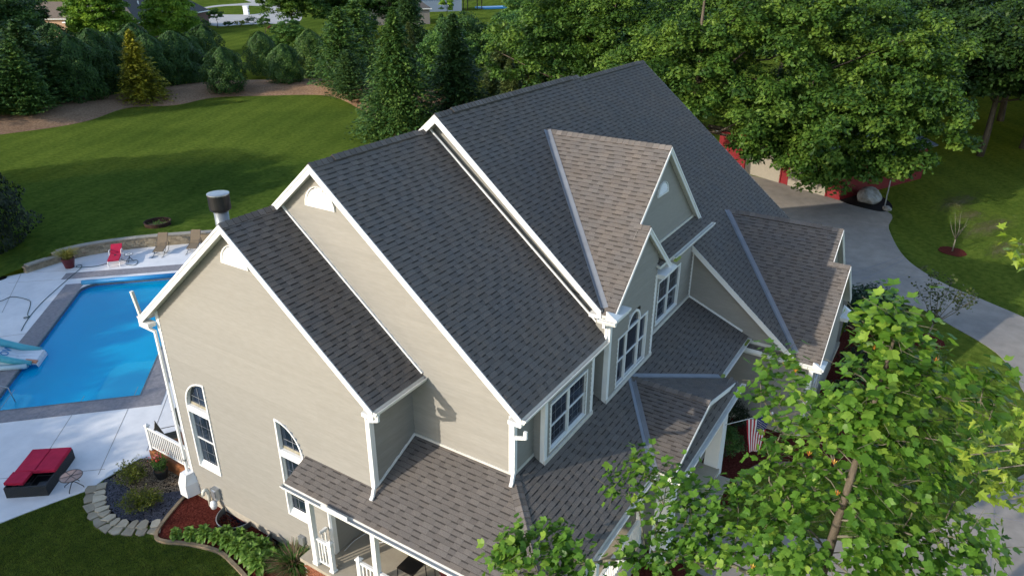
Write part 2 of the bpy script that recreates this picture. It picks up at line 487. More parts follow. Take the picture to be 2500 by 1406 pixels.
def mk_water():
    mt, nt, out = nodes_of("pool_water")
    tr = nt.nodes.new("ShaderNodeBsdfTransparent"); tr.inputs[0].default_value = (0.93, 0.98, 1.0, 1)
    gl = nt.nodes.new("ShaderNodeBsdfGlossy"); gl.inputs["Roughness"].default_value = 0.04
    fr = nt.nodes.new("ShaderNodeFresnel"); fr.inputs[0].default_value = 1.26
    bp = nt.nodes.new("ShaderNodeBump"); bp.inputs["Strength"].default_value = 0.4; bp.inputs["Distance"].default_value = 0.03
    nt.links.new(noise(nt, 5.0, 4.0, 0.55), bp.inputs["Height"])
    nt.links.new(bp.outputs[0], gl.inputs["Normal"]); nt.links.new(bp.outputs[0], fr.inputs["Normal"])
    mx = nt.nodes.new("ShaderNodeMixShader")
    df = nt.nodes.new("ShaderNodeBsdfDiffuse"); df.inputs[0].default_value = (0.0, 0.64, 1.0, 1)
    body = nt.nodes.new("ShaderNodeMixShader"); body.inputs[0].default_value = 0.42
    nt.links.new(tr.outputs[0], body.inputs[1]); nt.links.new(df.outputs[0], body.inputs[2])
    nt.links.new(fr.outputs[0], mx.inputs[0]); nt.links.new(body.outputs[0], mx.inputs[1]); nt.links.new(gl.outputs[0], mx.inputs[2])
    nt.links.new(mx.outputs[0], out.inputs["Surface"])
mk_water()

foliage("leaf_maple", (0.0195, 0.0542, 0.0097), (0.0596, 0.1300, 0.0174), (0.1463, 0.2330, 0.0325), 0.32)
foliage("leaf_dark", (0.0156, 0.0468, 0.0109), (0.0406, 0.0998, 0.0203), (0.0905, 0.1716, 0.0343), 0.25)
foliage("leaf_lime", (0.0581, 0.1400, 0.0150), (0.1648, 0.2975, 0.0300), (0.3294, 0.4725, 0.0526), 0.32)
foliage("leaf_mid", (0.0233, 0.0714, 0.0155), (0.0652, 0.1552, 0.0279), (0.1475, 0.2562, 0.0466), 0.28)
foliage("needle_dark", (0.0120, 0.0364, 0.0109), (0.0361, 0.0837, 0.0218), (0.0901, 0.1547, 0.0355), 0.12)
foliage("needle_green", (0.0184, 0.0548, 0.0131), (0.0575, 0.1292, 0.0264), (0.1540, 0.2349, 0.0440), 0.14)
foliage("needle_gold", (0.0630, 0.0720, 0.0094), (0.2340, 0.2340, 0.0187), (0.5040, 0.4500, 0.0468), 0.2)
foliage("needle_olive", (0.0195, 0.0422, 0.0130), (0.0683, 0.1040, 0.0293), (0.1706, 0.2031, 0.0585), 0.14)
foliage("thuja", (0.0135, 0.0386, 0.0084), (0.0386, 0.0913, 0.0169), (0.1063, 0.1843, 0.0281), 0.15)
foliage("thuja_gold", (0.0195, 0.0488, 0.0097), (0.0617, 0.1300, 0.0211), (0.1869, 0.2600, 0.0390), 0.18)
foliage("leaf_tulip", (0.0500, 0.1331, 0.0203), (0.1167, 0.2504, 0.0319), (0.2916, 0.4227, 0.0652), 0.45, 0.42, 0.12)
foliage("leaf_silver", (0.1000, 0.1900, 0.0200), (0.1900, 0.2800, 0.0300), (0.3300, 0.4000, 0.0500), 0.34, 0.45)
foliage("leaf_hosta", (0.0375, 0.1000, 0.0150), (0.0938, 0.1875, 0.0275), (0.2125, 0.3125, 0.0562), 0.25, 0.42)
foliage("leaf_yellowgreen", (0.0600, 0.0850, 0.0100), (0.1350, 0.1650, 0.0200), (0.2500, 0.2700, 0.0400), 0.3)
foliage("leaf_bluegreen", (0.0100, 0.0260, 0.0140), (0.0260, 0.0560, 0.0300), (0.0600, 0.1050, 0.0600), 0.2)
foliage("leaf_black", (0.0060, 0.0120, 0.0050), (0.0140, 0.0260, 0.0090), (0.0300, 0.0480, 0.0160), 0.15)
foliage("leaf_wood", (0.010, 0.028, 0.006), (0.026, 0.062, 0.010), (0.060, 0.112, 0.018), 0.25)
foliage("leaf_redbud", (0.0300, 0.0380, 0.0160), (0.0600, 0.0780, 0.0240), (0.1150, 0.1500, 0.0360), 0.28)
foliage("leaf_maroon", (0.0500, 0.0120, 0.0100), (0.1200, 0.0300, 0.0220), (0.2000, 0.0700, 0.0400), 0.25)
foliage("dry_grass", (0.1000, 0.0600, 0.0350), (0.2100, 0.1400, 0.0850), (0.3300, 0.2500, 0.1600), 0.2)
foliage("straw_plant", (0.1400, 0.1300, 0.0250), (0.3000, 0.2800, 0.0600), (0.4600, 0.4300, 0.1600), 0.25)
foliage("petal_orange", (0.4500, 0.1400, 0.0300), (0.6000, 0.3000, 0.0600), (0.7000, 0.5000, 0.1000), 0.2)
foliage("petal_red", (0.4200, 0.0300, 0.0300), (0.5500, 0.0700, 0.0600), (0.5500, 0.2000, 0.2500), 0.2)
foliage("petal_white", (0.4500, 0.5000, 0.3500), (0.6200, 0.6400, 0.5200), (0.7000, 0.7000, 0.6200), 0.2)
def mk_dry():
    mt, nt, out = nodes_of("dry_patch")
    b = principled(nt, out, 0.95, 0.1)
    c = ramp(nt, noise(nt, 1.4, 7.0, 0.7), [(0.3, (0.085, 0.080, 0.030)), (0.7, (0.21, 0.175, 0.095))])
    nt.links.new(c, b.inputs["Base Color"])
    tr = nt.nodes.new("ShaderNodeBsdfTransparent"); mx = nt.nodes.new("ShaderNodeMixShader")
    tc = nt.nodes.new("ShaderNodeTexCoord"); ln = nt.nodes.new("ShaderNodeVectorMath"); ln.operation = 'LENGTH'
    nt.links.new(tc.outputs["Object"], ln.inputs[0])
    n1 = noise(nt, 3.2, 7.0, 0.75)
    f = mathn(nt, 'SUBTRACT', mathn(nt, 'ADD', mathn(nt, 'MULTIPLY', n1, 2.6), -0.50), ln.outputs["Value"])
    rr = ramp(nt, f, [(0.0, (0, 0, 0)), (0.7, (0.55, 0.55, 0.55))])
    nt.links.new(rr, mx.inputs[0]); nt.links.new(tr.outputs[0], mx.inputs[1]); nt.links.new(b.outputs[0], mx.inputs[2])
    nt.links.new(mx.outputs[0], out.inputs["Surface"])
mk_dry()
mk_lawn()
M = MATS
# ------------------------------------------------------------------ house
house = thing("house", "large two storey house with tan siding, white trim and stepped dark shingle gables", "house", (0, 0, 0))

def clip_poly(pts, clip):
    """Sutherland-Hodgman in the first two coordinates; clip is convex, counter-clockwise"""
    out = list(pts)
    n = len(clip)
    for i in range(n):
        ax, ay = clip[i]; bx, by = clip[(i + 1) % n]
        ex, ey = bx - ax, by - ay
        inp = out; out = []
        if not inp: break
        L = len(inp)
        for k in range(L):
            p = inp[k]; q = inp[(k + 1) % L]
            sp = ex * (p[1] - ay) - ey * (p[0] - ax)
            sq = ex * (q[1] - ay) - ey * (q[0] - ax)
            if sp >= -1e-9: out.append(p)
            if (sp > 1e-9 and sq < -1e-9) or (sp < -1e-9 and sq > 1e-9):
                t = sp / (sp - sq)
                out.append(tuple(p[j] + t * (q[j] - p[j]) for j in range(len(p))))
    return out

def ccw(poly):
    A = sum(poly[i][0] * poly[(i + 1) % len(poly)][1] - poly[(i + 1) % len(poly)][0] * poly[i][1] for i in range(len(poly)))
    return list(poly) if A > 0 else list(reversed(poly))

EXPO = 0.143
VAR = []
rv = random.Random(3)
for k in range(22):
    wt = rv.choice([0.19, 0.24, 0.30, 0.36]); wg = rv.choice([0.15, 0.20, 0.25, 0.30])
    VAR.append((wt, wg, rv.uniform(0.93, 1.12), rv.uniform(0.90, 1.04)))

def shingle_faces(var):
    wt, wg, ct, cg = VAR[var]
    e = EXPO; w = wt + wg
    h0, h1, g0, g1 = 0.015, 0.005, 0.010, 0.000
    def hb(v, a, b): return a + (b - a) * v / e
    s = e * 0.76
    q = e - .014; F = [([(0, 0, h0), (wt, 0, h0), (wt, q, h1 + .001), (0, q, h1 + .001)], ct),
         ([(0, q, h1 + .001), (wt, q, h1 + .001), (wt, e, h1), (0, e, h1)], ct * 0.62),  # thin shadow line painted under the butt of the course above
         ([(0, 0, -0.004), (wt, 0, -0.004), (wt, 0, h0), (0, 0, h0)], 0.50),  # butt edge coloured dark to draw the shadow line of the course
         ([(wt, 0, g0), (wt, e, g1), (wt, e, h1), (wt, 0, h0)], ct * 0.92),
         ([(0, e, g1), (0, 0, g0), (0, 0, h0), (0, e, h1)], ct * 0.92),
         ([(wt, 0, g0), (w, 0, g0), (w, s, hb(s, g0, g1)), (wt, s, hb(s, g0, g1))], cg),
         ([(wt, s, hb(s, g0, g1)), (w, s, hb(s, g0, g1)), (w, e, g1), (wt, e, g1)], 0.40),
         ([(wt, 0, -0.006), (w, 0, -0.006), (w, 0, g0), (wt, 0, g0)], 0.50)]  # gap butt darkened for the same course shadow line
    return F
SF = [shingle_faces(k) for k in range(len(VAR))]
VARMESH = []
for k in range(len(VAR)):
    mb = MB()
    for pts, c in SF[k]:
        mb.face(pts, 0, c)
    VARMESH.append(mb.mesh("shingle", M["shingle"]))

SHINGLES = []          # whole shingles that could be singled out
def roof_plane(polys, seed, deck=0.20, single=False, name="roof"):
    P0 = [Vector(p) for p in polys[0]]
    N = (P0[1] - P0[0]).cross(P0[2] - P0[0]).normalized()
    if N.z < 0: N = -N
    V = (Vector((0, 0, 1)) - N * N.z).normalized()
    U = V.cross(N).normalized()
    low = min((Vector(p) for poly in polys for p in poly), key=lambda p: p.dot(V))
    O = low
    mb = MB()
    for poly in polys:
        pts = [Vector(p) - N * 0.012 for p in poly]
        # orient so the top faces up
        n = (pts[1] - pts[0]).cross(pts[2] - pts[0])
        if n.z < 0: pts.reverse()
        low_pts = [p - Vector((0, 0, deck)) for p in pts]
        mb.face(pts); mb.face(list(reversed(low_pts)))
        for i in range(len(pts)):
            j = (i + 1) % len(pts)
            mb.face([low_pts[i], low_pts[j], pts[j], pts[i]])
    roof = mb.build(name, M["soffit"], house)
    sh = MB()
    rr = random.Random(seed)
    for poly in polys:
        uv = ccw([((Vector(p) - O).dot(U), (Vector(p) - O).dot(V)) for p in poly])
        umin = min(p[0] for p in uv); umax = max(p[0] for p in uv)
        vmin = min(p[1] for p in uv); vmax = max(p[1] for p in uv)
        j = int(math.floor(vmin / EXPO + 1e-6))
        while j * EXPO < vmax - 1e-6:
            v = j * EXPO
            rc = random.Random(seed * 1000 + j)
            u = math.floor(umin) - rc.uniform(0.5, 1.4) - 1
            while u < umax:
                k = rc.randrange(len(VAR)); w = VAR[k][0] + VAR[k][1]
                if u + w > umin:
                    corners = [(u, v), (u + w, v), (u + w, v + EXPO), (u, v + EXPO)]
                    inside = all(all((uv[(i + 1) % len(uv)][0] - uv[i][0]) * (c[1] - uv[i][1]) - (uv[(i + 1) % len(uv)][1] - uv[i][1]) * (c[0] - uv[i][0]) > 0 for i in range(len(uv))) for c in corners)
                    if inside and single and len(SHINGLES) < 300:
                        SHINGLES.append((roof, O + U * u + V * v, U, V, N, k))
                    else:
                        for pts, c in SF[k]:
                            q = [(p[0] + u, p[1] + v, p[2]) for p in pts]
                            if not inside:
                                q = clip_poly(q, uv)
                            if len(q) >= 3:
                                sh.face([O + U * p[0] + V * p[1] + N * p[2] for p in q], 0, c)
                u += w
            j += 1
    if sh.f:
        o = sh.build("shingles", M["shingle"], roof)
        o["kind"] = "stuff"
    return roof

# heights of the roof planes
def zA(y): return 10.5 - 0.816 * abs(y)
def zB(y): return 11.834 - 0.838 * abs(y + 1.516)
def zC(y): return 12.333 - 0.860 * abs(y + 1.927)
def zD(y): return 11.953 - 0.828 * abs(y + 1.203)
def zF(x): return 11.258 - 0.894 * abs(x - 10.444)
def zFn(x): return 9.407 - 0.894 * abs(x - 8.373)
def zE(x): return 6.992 - 0.856 * abs(x - 18.423)
XA, XB, XC, XD = 0.31, 1.935, 6.41, 14.29          # wall planes facing the camera side
MP = 0.421
def zPW(x): return 4.072 + MP * (x - XA)            # porch, west slope
ZPB = zPW(XB)
def zPF(y): return ZPB + MP * (y + 7.273)           # porch, front slope
XPE, YPE, YPL = -0.529, -9.737, -1.625
ZPE = zPW(XPE)
def zG(x): return 4.563 - 0.294 * abs(x - 8.048)

def slope_xy(f, x0, x1, ya, yb):
    return [(x0, ya, f(ya)), (x1, ya, f(ya)), (x1, yb, f(yb)), (x0, yb, f(yb))]
porch_w = roof_plane([[(XPE, YPL, ZPE), (XPE, -4.13, ZPE), (XA + .02, -4.13, zPW(XA + .02)), (XA + .02, YPL, zPW(XA + .02))],
                      [(XPE, -4.13, ZPE), (XPE, YPE, ZPE), (XB + .02, -7.273 + .02, zPW(XB + .02)), (XB + .02, -4.13, zPW(XB + .02))]], 21, 0.16, True)
porch_f = roof_plane([[(XPE, YPE, ZPE), (8.0, YPE, ZPE), (8.0, -7.25, zPF(-7.25)), (XB, -7.25, zPF(-7.25))],
                      [(8.0, YPE, ZPE), (14.27, YPE, ZPE), (14.27, -7.25, zPF(-7.25)), (8.0, -7.25, zPF(-7.25))]], 22, 0.16, True)
roof_a = roof_plane([slope_xy(zA, 0, XB + .02, -4.585, 0)], 23, 0.18)
roof_a2 = roof_plane([slope_xy(zA, 0, XB + .02, 0, 4.62)], 33, 0.18)
roof_b = roof_plane([slope_xy(zB, 1.683, XC + .02, -7.641, -1.516)], 24, 0.18)
roof_b2 = roof_plane([slope_xy(zB, 1.683, XC + .02, -1.516, 4.62)], 34, 0.18)
roof_c = roof_plane([slope_xy(zC, 6.158, 14.88, -7.461, -1.927)], 25, 0.18)
roof_c2 = roof_plane([slope_xy(zC, 6.158, 14.88, -1.927, 4.4)], 35, 0.18)
roof_d = roof_plane([slope_xy(zD, 14.063, 22.956, -11.428, -1.203)], 26, 0.18)
roof_d2 = roof_plane([slope_xy(zD, 14.88, 22.956, -1.203, 7.5)], 36, 0.18)
yF0 = -1.927 + (11.258 - 12.333) / 0.86
xFe = 6.18
roof_f = roof_plane([[(10.444, yF0, 11.258), (10.444, -7.494, 11.258), (xFe, -7.494, zF(xFe)), (xFe, -7.44, zF(xFe))],
                     [(8.373, -7.494, zF(8.373)), (8.373, -7.837, zF(8.373)), (xFe, -7.837, zF(xFe)), (xFe, -7.494, zF(xFe))]], 27, 0.14)
roof_f2 = roof_plane([[(10.444, yF0, 11.258), (10.444, -7.494, 11.258), (14.68, -7.494, zF(14.68)), (14.68, -7.40, zF(14.68))]], 37, 0.14)
roof_fn = roof_plane([[(8.373, -7.20, 9.407), (8.373, -7.837, 9.407), (10.56, -7.837, zFn(10.56)), (10.56, -7.20, zFn(10.56))]], 38, 0.14)
roof_pent = roof_plane([[(9.5, -7.30, 8.08), (9.5, -7.83, 7.78), (14.40, -7.83, 7.78), (14.40, -7.30, 8.08)]], 39, 0.10)
yE0 = -1.203 + (6.992 - 11.953) / 0.828
xEe = 14.117; xEn = 17.30
roof_e = roof_plane([[(18.423, yE0, 6.992), (18.423, -11.711, 6.992), (xEe, -11.711, zE(xEe)), (xEe, -9.64, zE(xEe))],
                     [(xEn, -11.711, zE(xEn)), (xEn, -12.325, zE(xEn)), (xEe, -12.325, zE(xEe)), (xEe, -11.711, zE(xEe))]], 28, 0.14)
roof_e2 = roof_plane([[(18.423, yE0, 6.992), (18.423, -11.711, 6.992), (22.73, -11.711, zE(22.73)), (22.73, -11.0, zE(22.73))]], 40, 0.14)
roof_en = roof_plane([[(xEn, -11.40, zE(xEn)), (xEn, -12.325, zE(xEn)), (xEn + 2.9, -12.325, zE(xEn) - 0.856 * 2.9), (xEn + 2.9, -11.40, zE(xEn) - 0.856 * 2.9)]], 41, 0.14)
yG0 = -7.273 + (4.563 - ZPB) / MP
gl, gr_ = 5.22, 11.02
roof_g = roof_plane([[(8.048, yG0, 4.563), (gl, YPE + .05, zG(gl)), (gl, -10.275, zG(gl)), (8.048, -10.275, 4.563)]], 29, 0.14)
roof_g2 = roof_plane([[(8.048, yG0, 4.563), (8.048, -10.275, 4.563), (gr_, -10.275, zG(gr_)), (gr_, YPE + .05, zG(gr_))]], 30, 0.14)
roof_gp = roof_plane([[(gl + .1, -10.10, 3.86), (gl + .1, -10.42, 3.66), (gr_ - .1, -10.42, 3.66), (gr_ - .1, -10.10, 3.86)]], 31, 0.10)

for roof, p, U, V, N, k in SHINGLES:
    o = link("shingle", VARMESH[k], roof)
    o.matrix_local = Matrix(((U.x, V.x, N.x, p.x), (U.y, V.y, N.y, p.y), (U.z, V.z, N.z, p.z), (0, 0, 0, 1)))

# ridge and hip caps, one object each
def ridge_caps(p0, p1, s1, s2, parent, step=0.19, lift=0.0, lift_in=0.7):
    p0 = Vector(p0); p1 = Vector(p1); d = (p1 - p0); L = d.length; d.normalize()
    s1 = Vector(s1); s1 = (s1 - d * s1.dot(d)).normalized() * 0.165
    s2 = Vector(s2); s2 = (s2 - d * s2.dot(d)).normalized() * 0.165
    up = -(s1 + s2).normalized()
    if up.z < 0: up = -up
    meshes = []
    for q in range(4):
        c = (0.95, 1.12, 1.3, 1.05)[q]
        mb = MB()
        a, b = Vector((0, 0, 0)), d * (step + 0.05)
        lo, hi = up * 0.016, up * 0.034
        crown = up * 0.010
        A = [a + s1 + hi, a + s1 * 0.35 + hi + crown * 0.3, a + hi + crown, a + s2 * 0.35 + hi + crown * 0.3, a + s2 + hi]
        B = [b + s1 + lo, b + s1 * 0.35 + lo + crown * 0.3, b + lo + crown, b + s2 * 0.35 + lo + crown * 0.3, b + s2 + lo]
        for i in range(4):
            mb.face([A[i], B[i], B[i + 1], A[i + 1]], 0, c)
            mb.face([A[i], A[i + 1], A[i + 1] - hi, A[i] - hi], 0, 0.45)
        mb.face([A[0], A[0] - hi, B[0] - lo, B[0]], 0, 0.55)
        mb.face([A[4], B[4], B[4] - lo, A[4] - hi], 0, 0.55)
        meshes.append(mb.mesh("ridge_cap", M["shingle"]))
    n = int(L / step)
    st = L / n
    for i in range(n):
        t = i * st
        o = link("ridge_cap", meshes[random.randrange(4)], parent)
        z = lift if (lift_in < t < L - lift_in) else 0.0
        o.location = p0 + d * t + up * z
    if lift > 0:
        mb = MB()
        a = p0 + d * lift_in; b = p1 - d * lift_in
        mb.hexa([a + s1 * 0.95, a + s2 * 0.95, b + s2 * 0.95, b + s1 * 0.95, a + s1 * 0.95 + up * (lift + .012), a + s2 * 0.95 + up * (lift + .012), b + s2 * 0.95 + up * (lift + .012), b + s1 * 0.95 + up * (lift + .012)])
        mb.build("ridge_vent", M["black_metal"], parent)
dn = lambda m, sx, sy: (sx, sy, -m)
ridge_caps((0, 0, 10.5), (XB, 0, 10.5), dn(.816, 0, -1), dn(.816, 0, 1), roof_a)
ridge_caps((1.683, -1.516, 11.834), (XC, -1.516, 11.834), dn(.838, 0, -1), dn(.838, 0, 1), roof_b, lift=0.035)
ridge_caps((6.158, -1.927, 12.333), (14.88, -1.927, 12.333), dn(.86, 0, -1), dn(.86, 0, 1), roof_c, lift=0.035)
ridge_caps((14.90, -1.203, 11.953), (22.956, -1.203, 11.953), dn(.828, 0, -1), dn(.828, 0, 1), roof_d, lift=0.035)
ridge_caps((10.444, -7.494, 11.258), (10.444, yF0, 11.258), dn(.894, -1, 0), dn(.894, 1, 0), roof_f)
ridge_caps((8.373, -7.837, 9.407), (8.373, -7.34, 9.407), dn(.894, -1, 0), dn(.894, 1, 0), roof_fn)
ridge_caps((18.423, -11.711, 6.992), (18.423, yE0, 6.992), dn(.856, -1, 0), dn(.856, 1, 0), roof_e, lift=0.03)
ridge_caps((xEn, -12.325, zE(xEn)), (xEn, -11.55, zE(xEn)), dn(.856, -1, 0), dn(.856, 1, 0), roof_en)
ridge_caps((8.048, -10.275, 4.563), (8.048, yG0, 4.563), dn(.294, -1, 0), dn(.294, 1, 0), roof_g)
ridge_caps((XPE, YPE, ZPE), (XB, -7.273, ZPB), (-1 * .6, .6 * 0 + .6, -.25), (.6, -.6, -.25), porch_w, step=0.17)

# metal valleys
def valley(p0, p1, s1, s2, parent, w=0.125):
    p0 = Vector(p0); p1 = Vector(p1); d = (p1 - p0).normalized()
    s1 = Vector(s1); s1 = (s1 - d * s1.dot(d)).normalized() * w
    s2 = Vector(s2); s2 = (s2 - d * s2.dot(d)).normalized() * w
    up = (s1 + s2); up.normalize()
    if up.z < 0: up = -up
    e = up * 0.02; r = up * 0.035
    mb = MB()
    A = [p0 + s1 + e, p0 + s1 * .12 + e, p0 + r, p0 + s2 * .12 + e, p0 + s2 + e]
    B = [p1 + s1 + e, p1 + s1 * .12 + e, p1 + r, p1 + s2 * .12 + e, p1 + s2 + e]
    for i in range(4):
        mb.face([A[i], A[i + 1], B[i + 1], B[i]])
    mb.face([A[0], B[0], B[0] - e, A[0] - e]); mb.face([A[4], A[4] - e, B[4] - e, B[4]])
    mb.build("valley_flashing", M["valley_metal"], parent)
xv = 10.444 - (11.258 - zC(-7.461)) / 0.894
valley((10.40, yF0 - .03, 11.258 - .02), (xv, -7.461, zC(-7.461)), (-1, 0, 0), (.6, 0, .53), roof_f)
xv2 = 18.423 - (6.992 - zD(-11.428)) / 0.856
valley((18.38, yE0 - .03, 6.97), (xv2, -11.428, zD(-11.428)), (-1, 0, 0), (.6, 0, .5), roof_e)
dG = (4.563 - zPF(YPE))
valley((8.02, yG0 - .02, 4.56), (8.048 - dG / .294, YPE, ZPE), (-1, 0, 0), (0, -1, 0.0), roof_g)
valley((8.08, yG0 - .02, 4.56), (8.048 + dG / .294, YPE, ZPE), (1, 0, 0), (0, -1, 0.0), roof_g2)

# rake boards: vertical-cut white boards under a sloped roof edge, with a proud upper strip
def rake(p0, p1, inward, parent, h=0.24, th=0.03):
    p0 = Vector(p0); p1 = Vector(p1); n = Vector(inward)
    mb = MB()
    def seg(za, zb, out, thick):
        a0 = p0 - n * out; a1 = p1 - n * out; b0 = a0 + n * thick; b1 = a1 + n * thick
        dz0 = Vector((0, 0, za)); dz1 = Vector((0, 0, zb))
        mb.hexa([a0 - dz1, a1 - dz1, b1 - dz1, b0 - dz1, a0 - dz0, a1 - dz0, b1 - dz0, b0 - dz0])
    seg(0.004, h, 0.004, th)
    seg(0.0, 0.075, 0.024, th + 0.018)
    return mb.build("rake_board", M["white_trim"], parent)
def gable_rakes(x, yr, f, ya, yb, parent):
    rake((x, yr, f(yr)), (x, ya, f(ya)), (1, 0, 0), parent)
    rake((x, yb, f(yb)), (x, yr, f(yr)), (1, 0, 0), parent)
gable_rakes(0.0, 0.0, zA, -4.585, 4.62, roof_a)
gable_rakes(1.683, -1.516, zB, -7.641, 4.62, roof_b)
gable_rakes(6.158, -1.927, zC, -7.461, 4.4, roof_c)
rake((14.063, -7.30, zD(-7.30)), (14.063, -11.428, zD(-11.428)), (1, 0, 0), roof_d)
rake((22.956, -11.428, zD(-11.428)), (22.956, -1.203, zD(-1.203)), (-1, 0, 0), roof_d)
rake((22.956, 7.5, zD(7.5)), (22.956, -1.203, zD(-1.203)), (-1, 0, 0), roof_d)
rake((14.85, -7.461, zC(-7.461) - .05), (14.85, -1.927, zC(-1.927) - .05), (-1, 0, 0), roof_c)
rake((8.40, -7.494, zF(8.40)), (10.444, -7.494, 11.258), (0, 1, 0), roof_f, 0.2)
rake((10.444, -7.494, 11.258), (14.68, -7.494, zF(14.68)), (0, 1, 0), roof_f2, 0.2)
rake((xFe, -7.837, zF(xFe)), (8.373, -7.837, 9.407), (0, 1, 0), roof_f, 0.2)
rake((8.373, -7.837, 9.407), (10.56, -7.837, zFn(10.56)), (0, 1, 0), roof_fn, 0.2)
rake((xEn, -11.711, zE(xEn)), (18.423, -11.711, 6.992), (0, 1, 0), roof_e, 0.2)
rake((18.423, -11.711, 6.992), (22.73, -11.711, zE(22.73)), (0, 1, 0), roof_e2, 0.2)
rake((xEe, -12.325, zE(xEe)), (xEn, -12.325, zE(xEn)), (0, 1, 0), roof_e, 0.2)
rake((xEn, -12.325, zE(xEn)), (xEn + 2.9, -12.325, zE(xEn) - 2.48), (0, 1, 0), roof_en, 0.2)
rake((gl, -10.275, zG(gl)), (8.048, -10.275, 4.563), (0, 1, 0), roof_g, 0.17)
rake((8.048, -10.275, 4.563), (gr_, -10.275, zG(gr_)), (0, 1, 0), roof_g2, 0.17)

# eave returns (boxed ends) under the gable corners
def box_part(name, lo, hi, mat, parent=None):
    mb = MB(); mb.box(lo, hi)
    return mb.build(name, M[mat], parent or house)
def wedge_return(x0, x1, y0, y1, z0, z1, parent, flip):
    """boxed eave return: level box with a little hipped metal cap"""
    mb = MB()
    mb.box((x0 + .04, y0 + .05, z0), (x1 - .04, y1, z1 - 0.07)); mb.box((x0, y0, z1 - .0695), (x1, y1, z1))
    xm = x1 if flip > 0 else x0
    xa, xb = (x1 - .42, x1) if flip > 0 else (x0, x0 + .42)
    base = [(xa, y0, z1), (xb, y0, z1), (xb, y1, z1), (xa, y1, z1)]
    ap = (xm, y1, z1 + 0.22)
    for i in range(4):
        mb.face([base[i], base[(i + 1) % 4], ap])
    return mb.build("eave_return", M["white_trim"], parent)
wedge_return(6.05, 7.05, -7.98, -7.66, 7.28, 7.44, roof_f, -1)
wedge_return(9.62, 10.62, -7.98, -7.31, 7.30, 7.46, roof_fn, 1)
wedge_return(14.05, 14.8, -12.48, -12.1, 3.08, 3.26, roof_e, -1)
wedge_return(19.55, 20.4, -12.48, -12.1, 2.72, 2.90, roof_en, 1)
# boxed soffit ends where rakes meet eaves
for x, ye, f, par in ((0.0, -4.585, zA, roof_a), (1.683, -7.641, zB, roof_b), (6.158, -7.461, zC, roof_c)):
    mb = MB()
    z = f(ye)
    mb.prism([(x + .003, ye + 0.02), (x + .26, ye + 0.02), (x + .26, ye + .38), (x + .003, ye + .38)], z - 0.27, z - 0.16)
    mb.build("soffit_box", M["white_trim"], par)
mb = MB(); z = zA(4.62); mb.prism([(.003, 4.25), (.26, 4.25), (.26, 4.60), (.003, 4.60)], z - 0.30, z - 0.17); mb.build("soffit_box", M["white_trim"], roof_a2)

# ---------------------------------------------------------------- gutters and downspouts
def gutter(p0, p1, outward, parent, w=0.125, h=0.12):
    p0 = Vector(p0); p1 = Vector(p1); o = Vector(outward)
    prof = [(0.0, 0.0), (0.0, -h), (w * .62, -h), (w * .80, -h * .45), (w, -h * .30), (w, 0.004), (w - .014, 0.004), (w - .014, -h * .26), (w * .72, -h * .42), (w * .56, -h + .012), (.010, -h + .012), (.010, 0.0)]
    mb = MB()
    A = [p0 + o * a + Vector((0, 0, b)) for a, b in prof]; B = [p1 + o * a + Vector((0, 0, b)) for a, b in prof]
    n = len(prof)
    for i in range(n):
        j = (i + 1) % n
        mb.face([A[i], B[i], B[j], A[j]])
    for Q in (A, B):
        mb.face([Q[0], Q[1], Q[2], Q[3], Q[4], Q[5]])
    return mb.build("gutter", M["gutter_paint"], parent)
gd = 0.02
gutter((0.0, -4.585, zA(-4.585) - gd), (XB, -4.585, zA(-4.585) - gd), (0, -1, 0), roof_a)
gutter((0.0, 4.62, zA(4.62) - gd), (6.4, 4.62, zA(4.62) - gd), (0, 1, 0), roof_a2)
gutter((1.683, -7.641, zB(-7.641) - gd), (6.22, -7.641, zB(-7.641) - gd), (0, -1, 0), roof_b)
gutter((6.05, -7.44, zF(xFe) - .04), (6.05, -7.99, zF(xFe) - .04), (-1, 0, 0), roof_f)
gutter((10.55, -7.83, 7.755), (14.45, -7.83, 7.755), (0, -1, 0), roof_pent)
gutter((XPE, YPL + .03, ZPE - gd), (XPE, YPE, ZPE - gd), (-1, 0, 0), porch_w, 0.14, 0.13)
gutter((XPE - .13, YPE, ZPE - gd), (5.4, YPE, ZPE - gd), (0, -1, 0), porch_f, 0.14, 0.13)
gutter((10.95, YPE, ZPE - gd), (14.2, YPE, ZPE - gd), (0, -1, 0), porch_f, 0.14, 0.13)
gutter((xEe, -9.60, zE(xEe) - gd), (xEe, -12.40, zE(xEe) - gd), (-1, 0, 0), roof_e, 0.14, 0.13)
gutter((gl, -10.42, 3.62), (gr_ + .1, -10.42, 3.62), (0, -1, 0), roof_gp, 0.15, 0.14)

def downspout(pts, parent=None, w=0.085, d=0.065):
    pts = [Vector(p) for p in pts]
    mb = MB()
    for i in range(len(pts) - 1):
        a, b = pts[i], pts[i + 1]
        dd = (b - a).normalized()
        ext = dd * 0.03
        mb.bar(a - ext * (i > 0), b + ext * (i < len(pts) - 2), w, d, up=(1, 0, 0.2) if abs(dd.z) > .7 else (0, 0, 1))
    return mb.build("downspout", M["white_trim"], parent or house)
downspout([(.06, -4.66, 6.66), (.06, -4.66, 6.50), (.10, -4.30, 6.34), (.22, -4.20, 6.30), (.22, -4.20, 4.26), (.08, -4.24, 4.04), (-.02, -4.26, 3.98)])
downspout([(1.75, -7.72, 6.34), (1.75, -7.72, 6.16), (1.80, -7.42, 6.02), (1.84, -7.34, 5.98), (1.84, -7.34, 4.92), (1.70, -7.38, 4.74), (1.60, -7.40, 4.68)])
downspout([(6.10, -7.60, 7.36), (6.10, -7.60, 7.14), (6.28, -7.60, 7.05), (6.28, -7.60, 6.78), (6.12, -7.60, 6.62)])
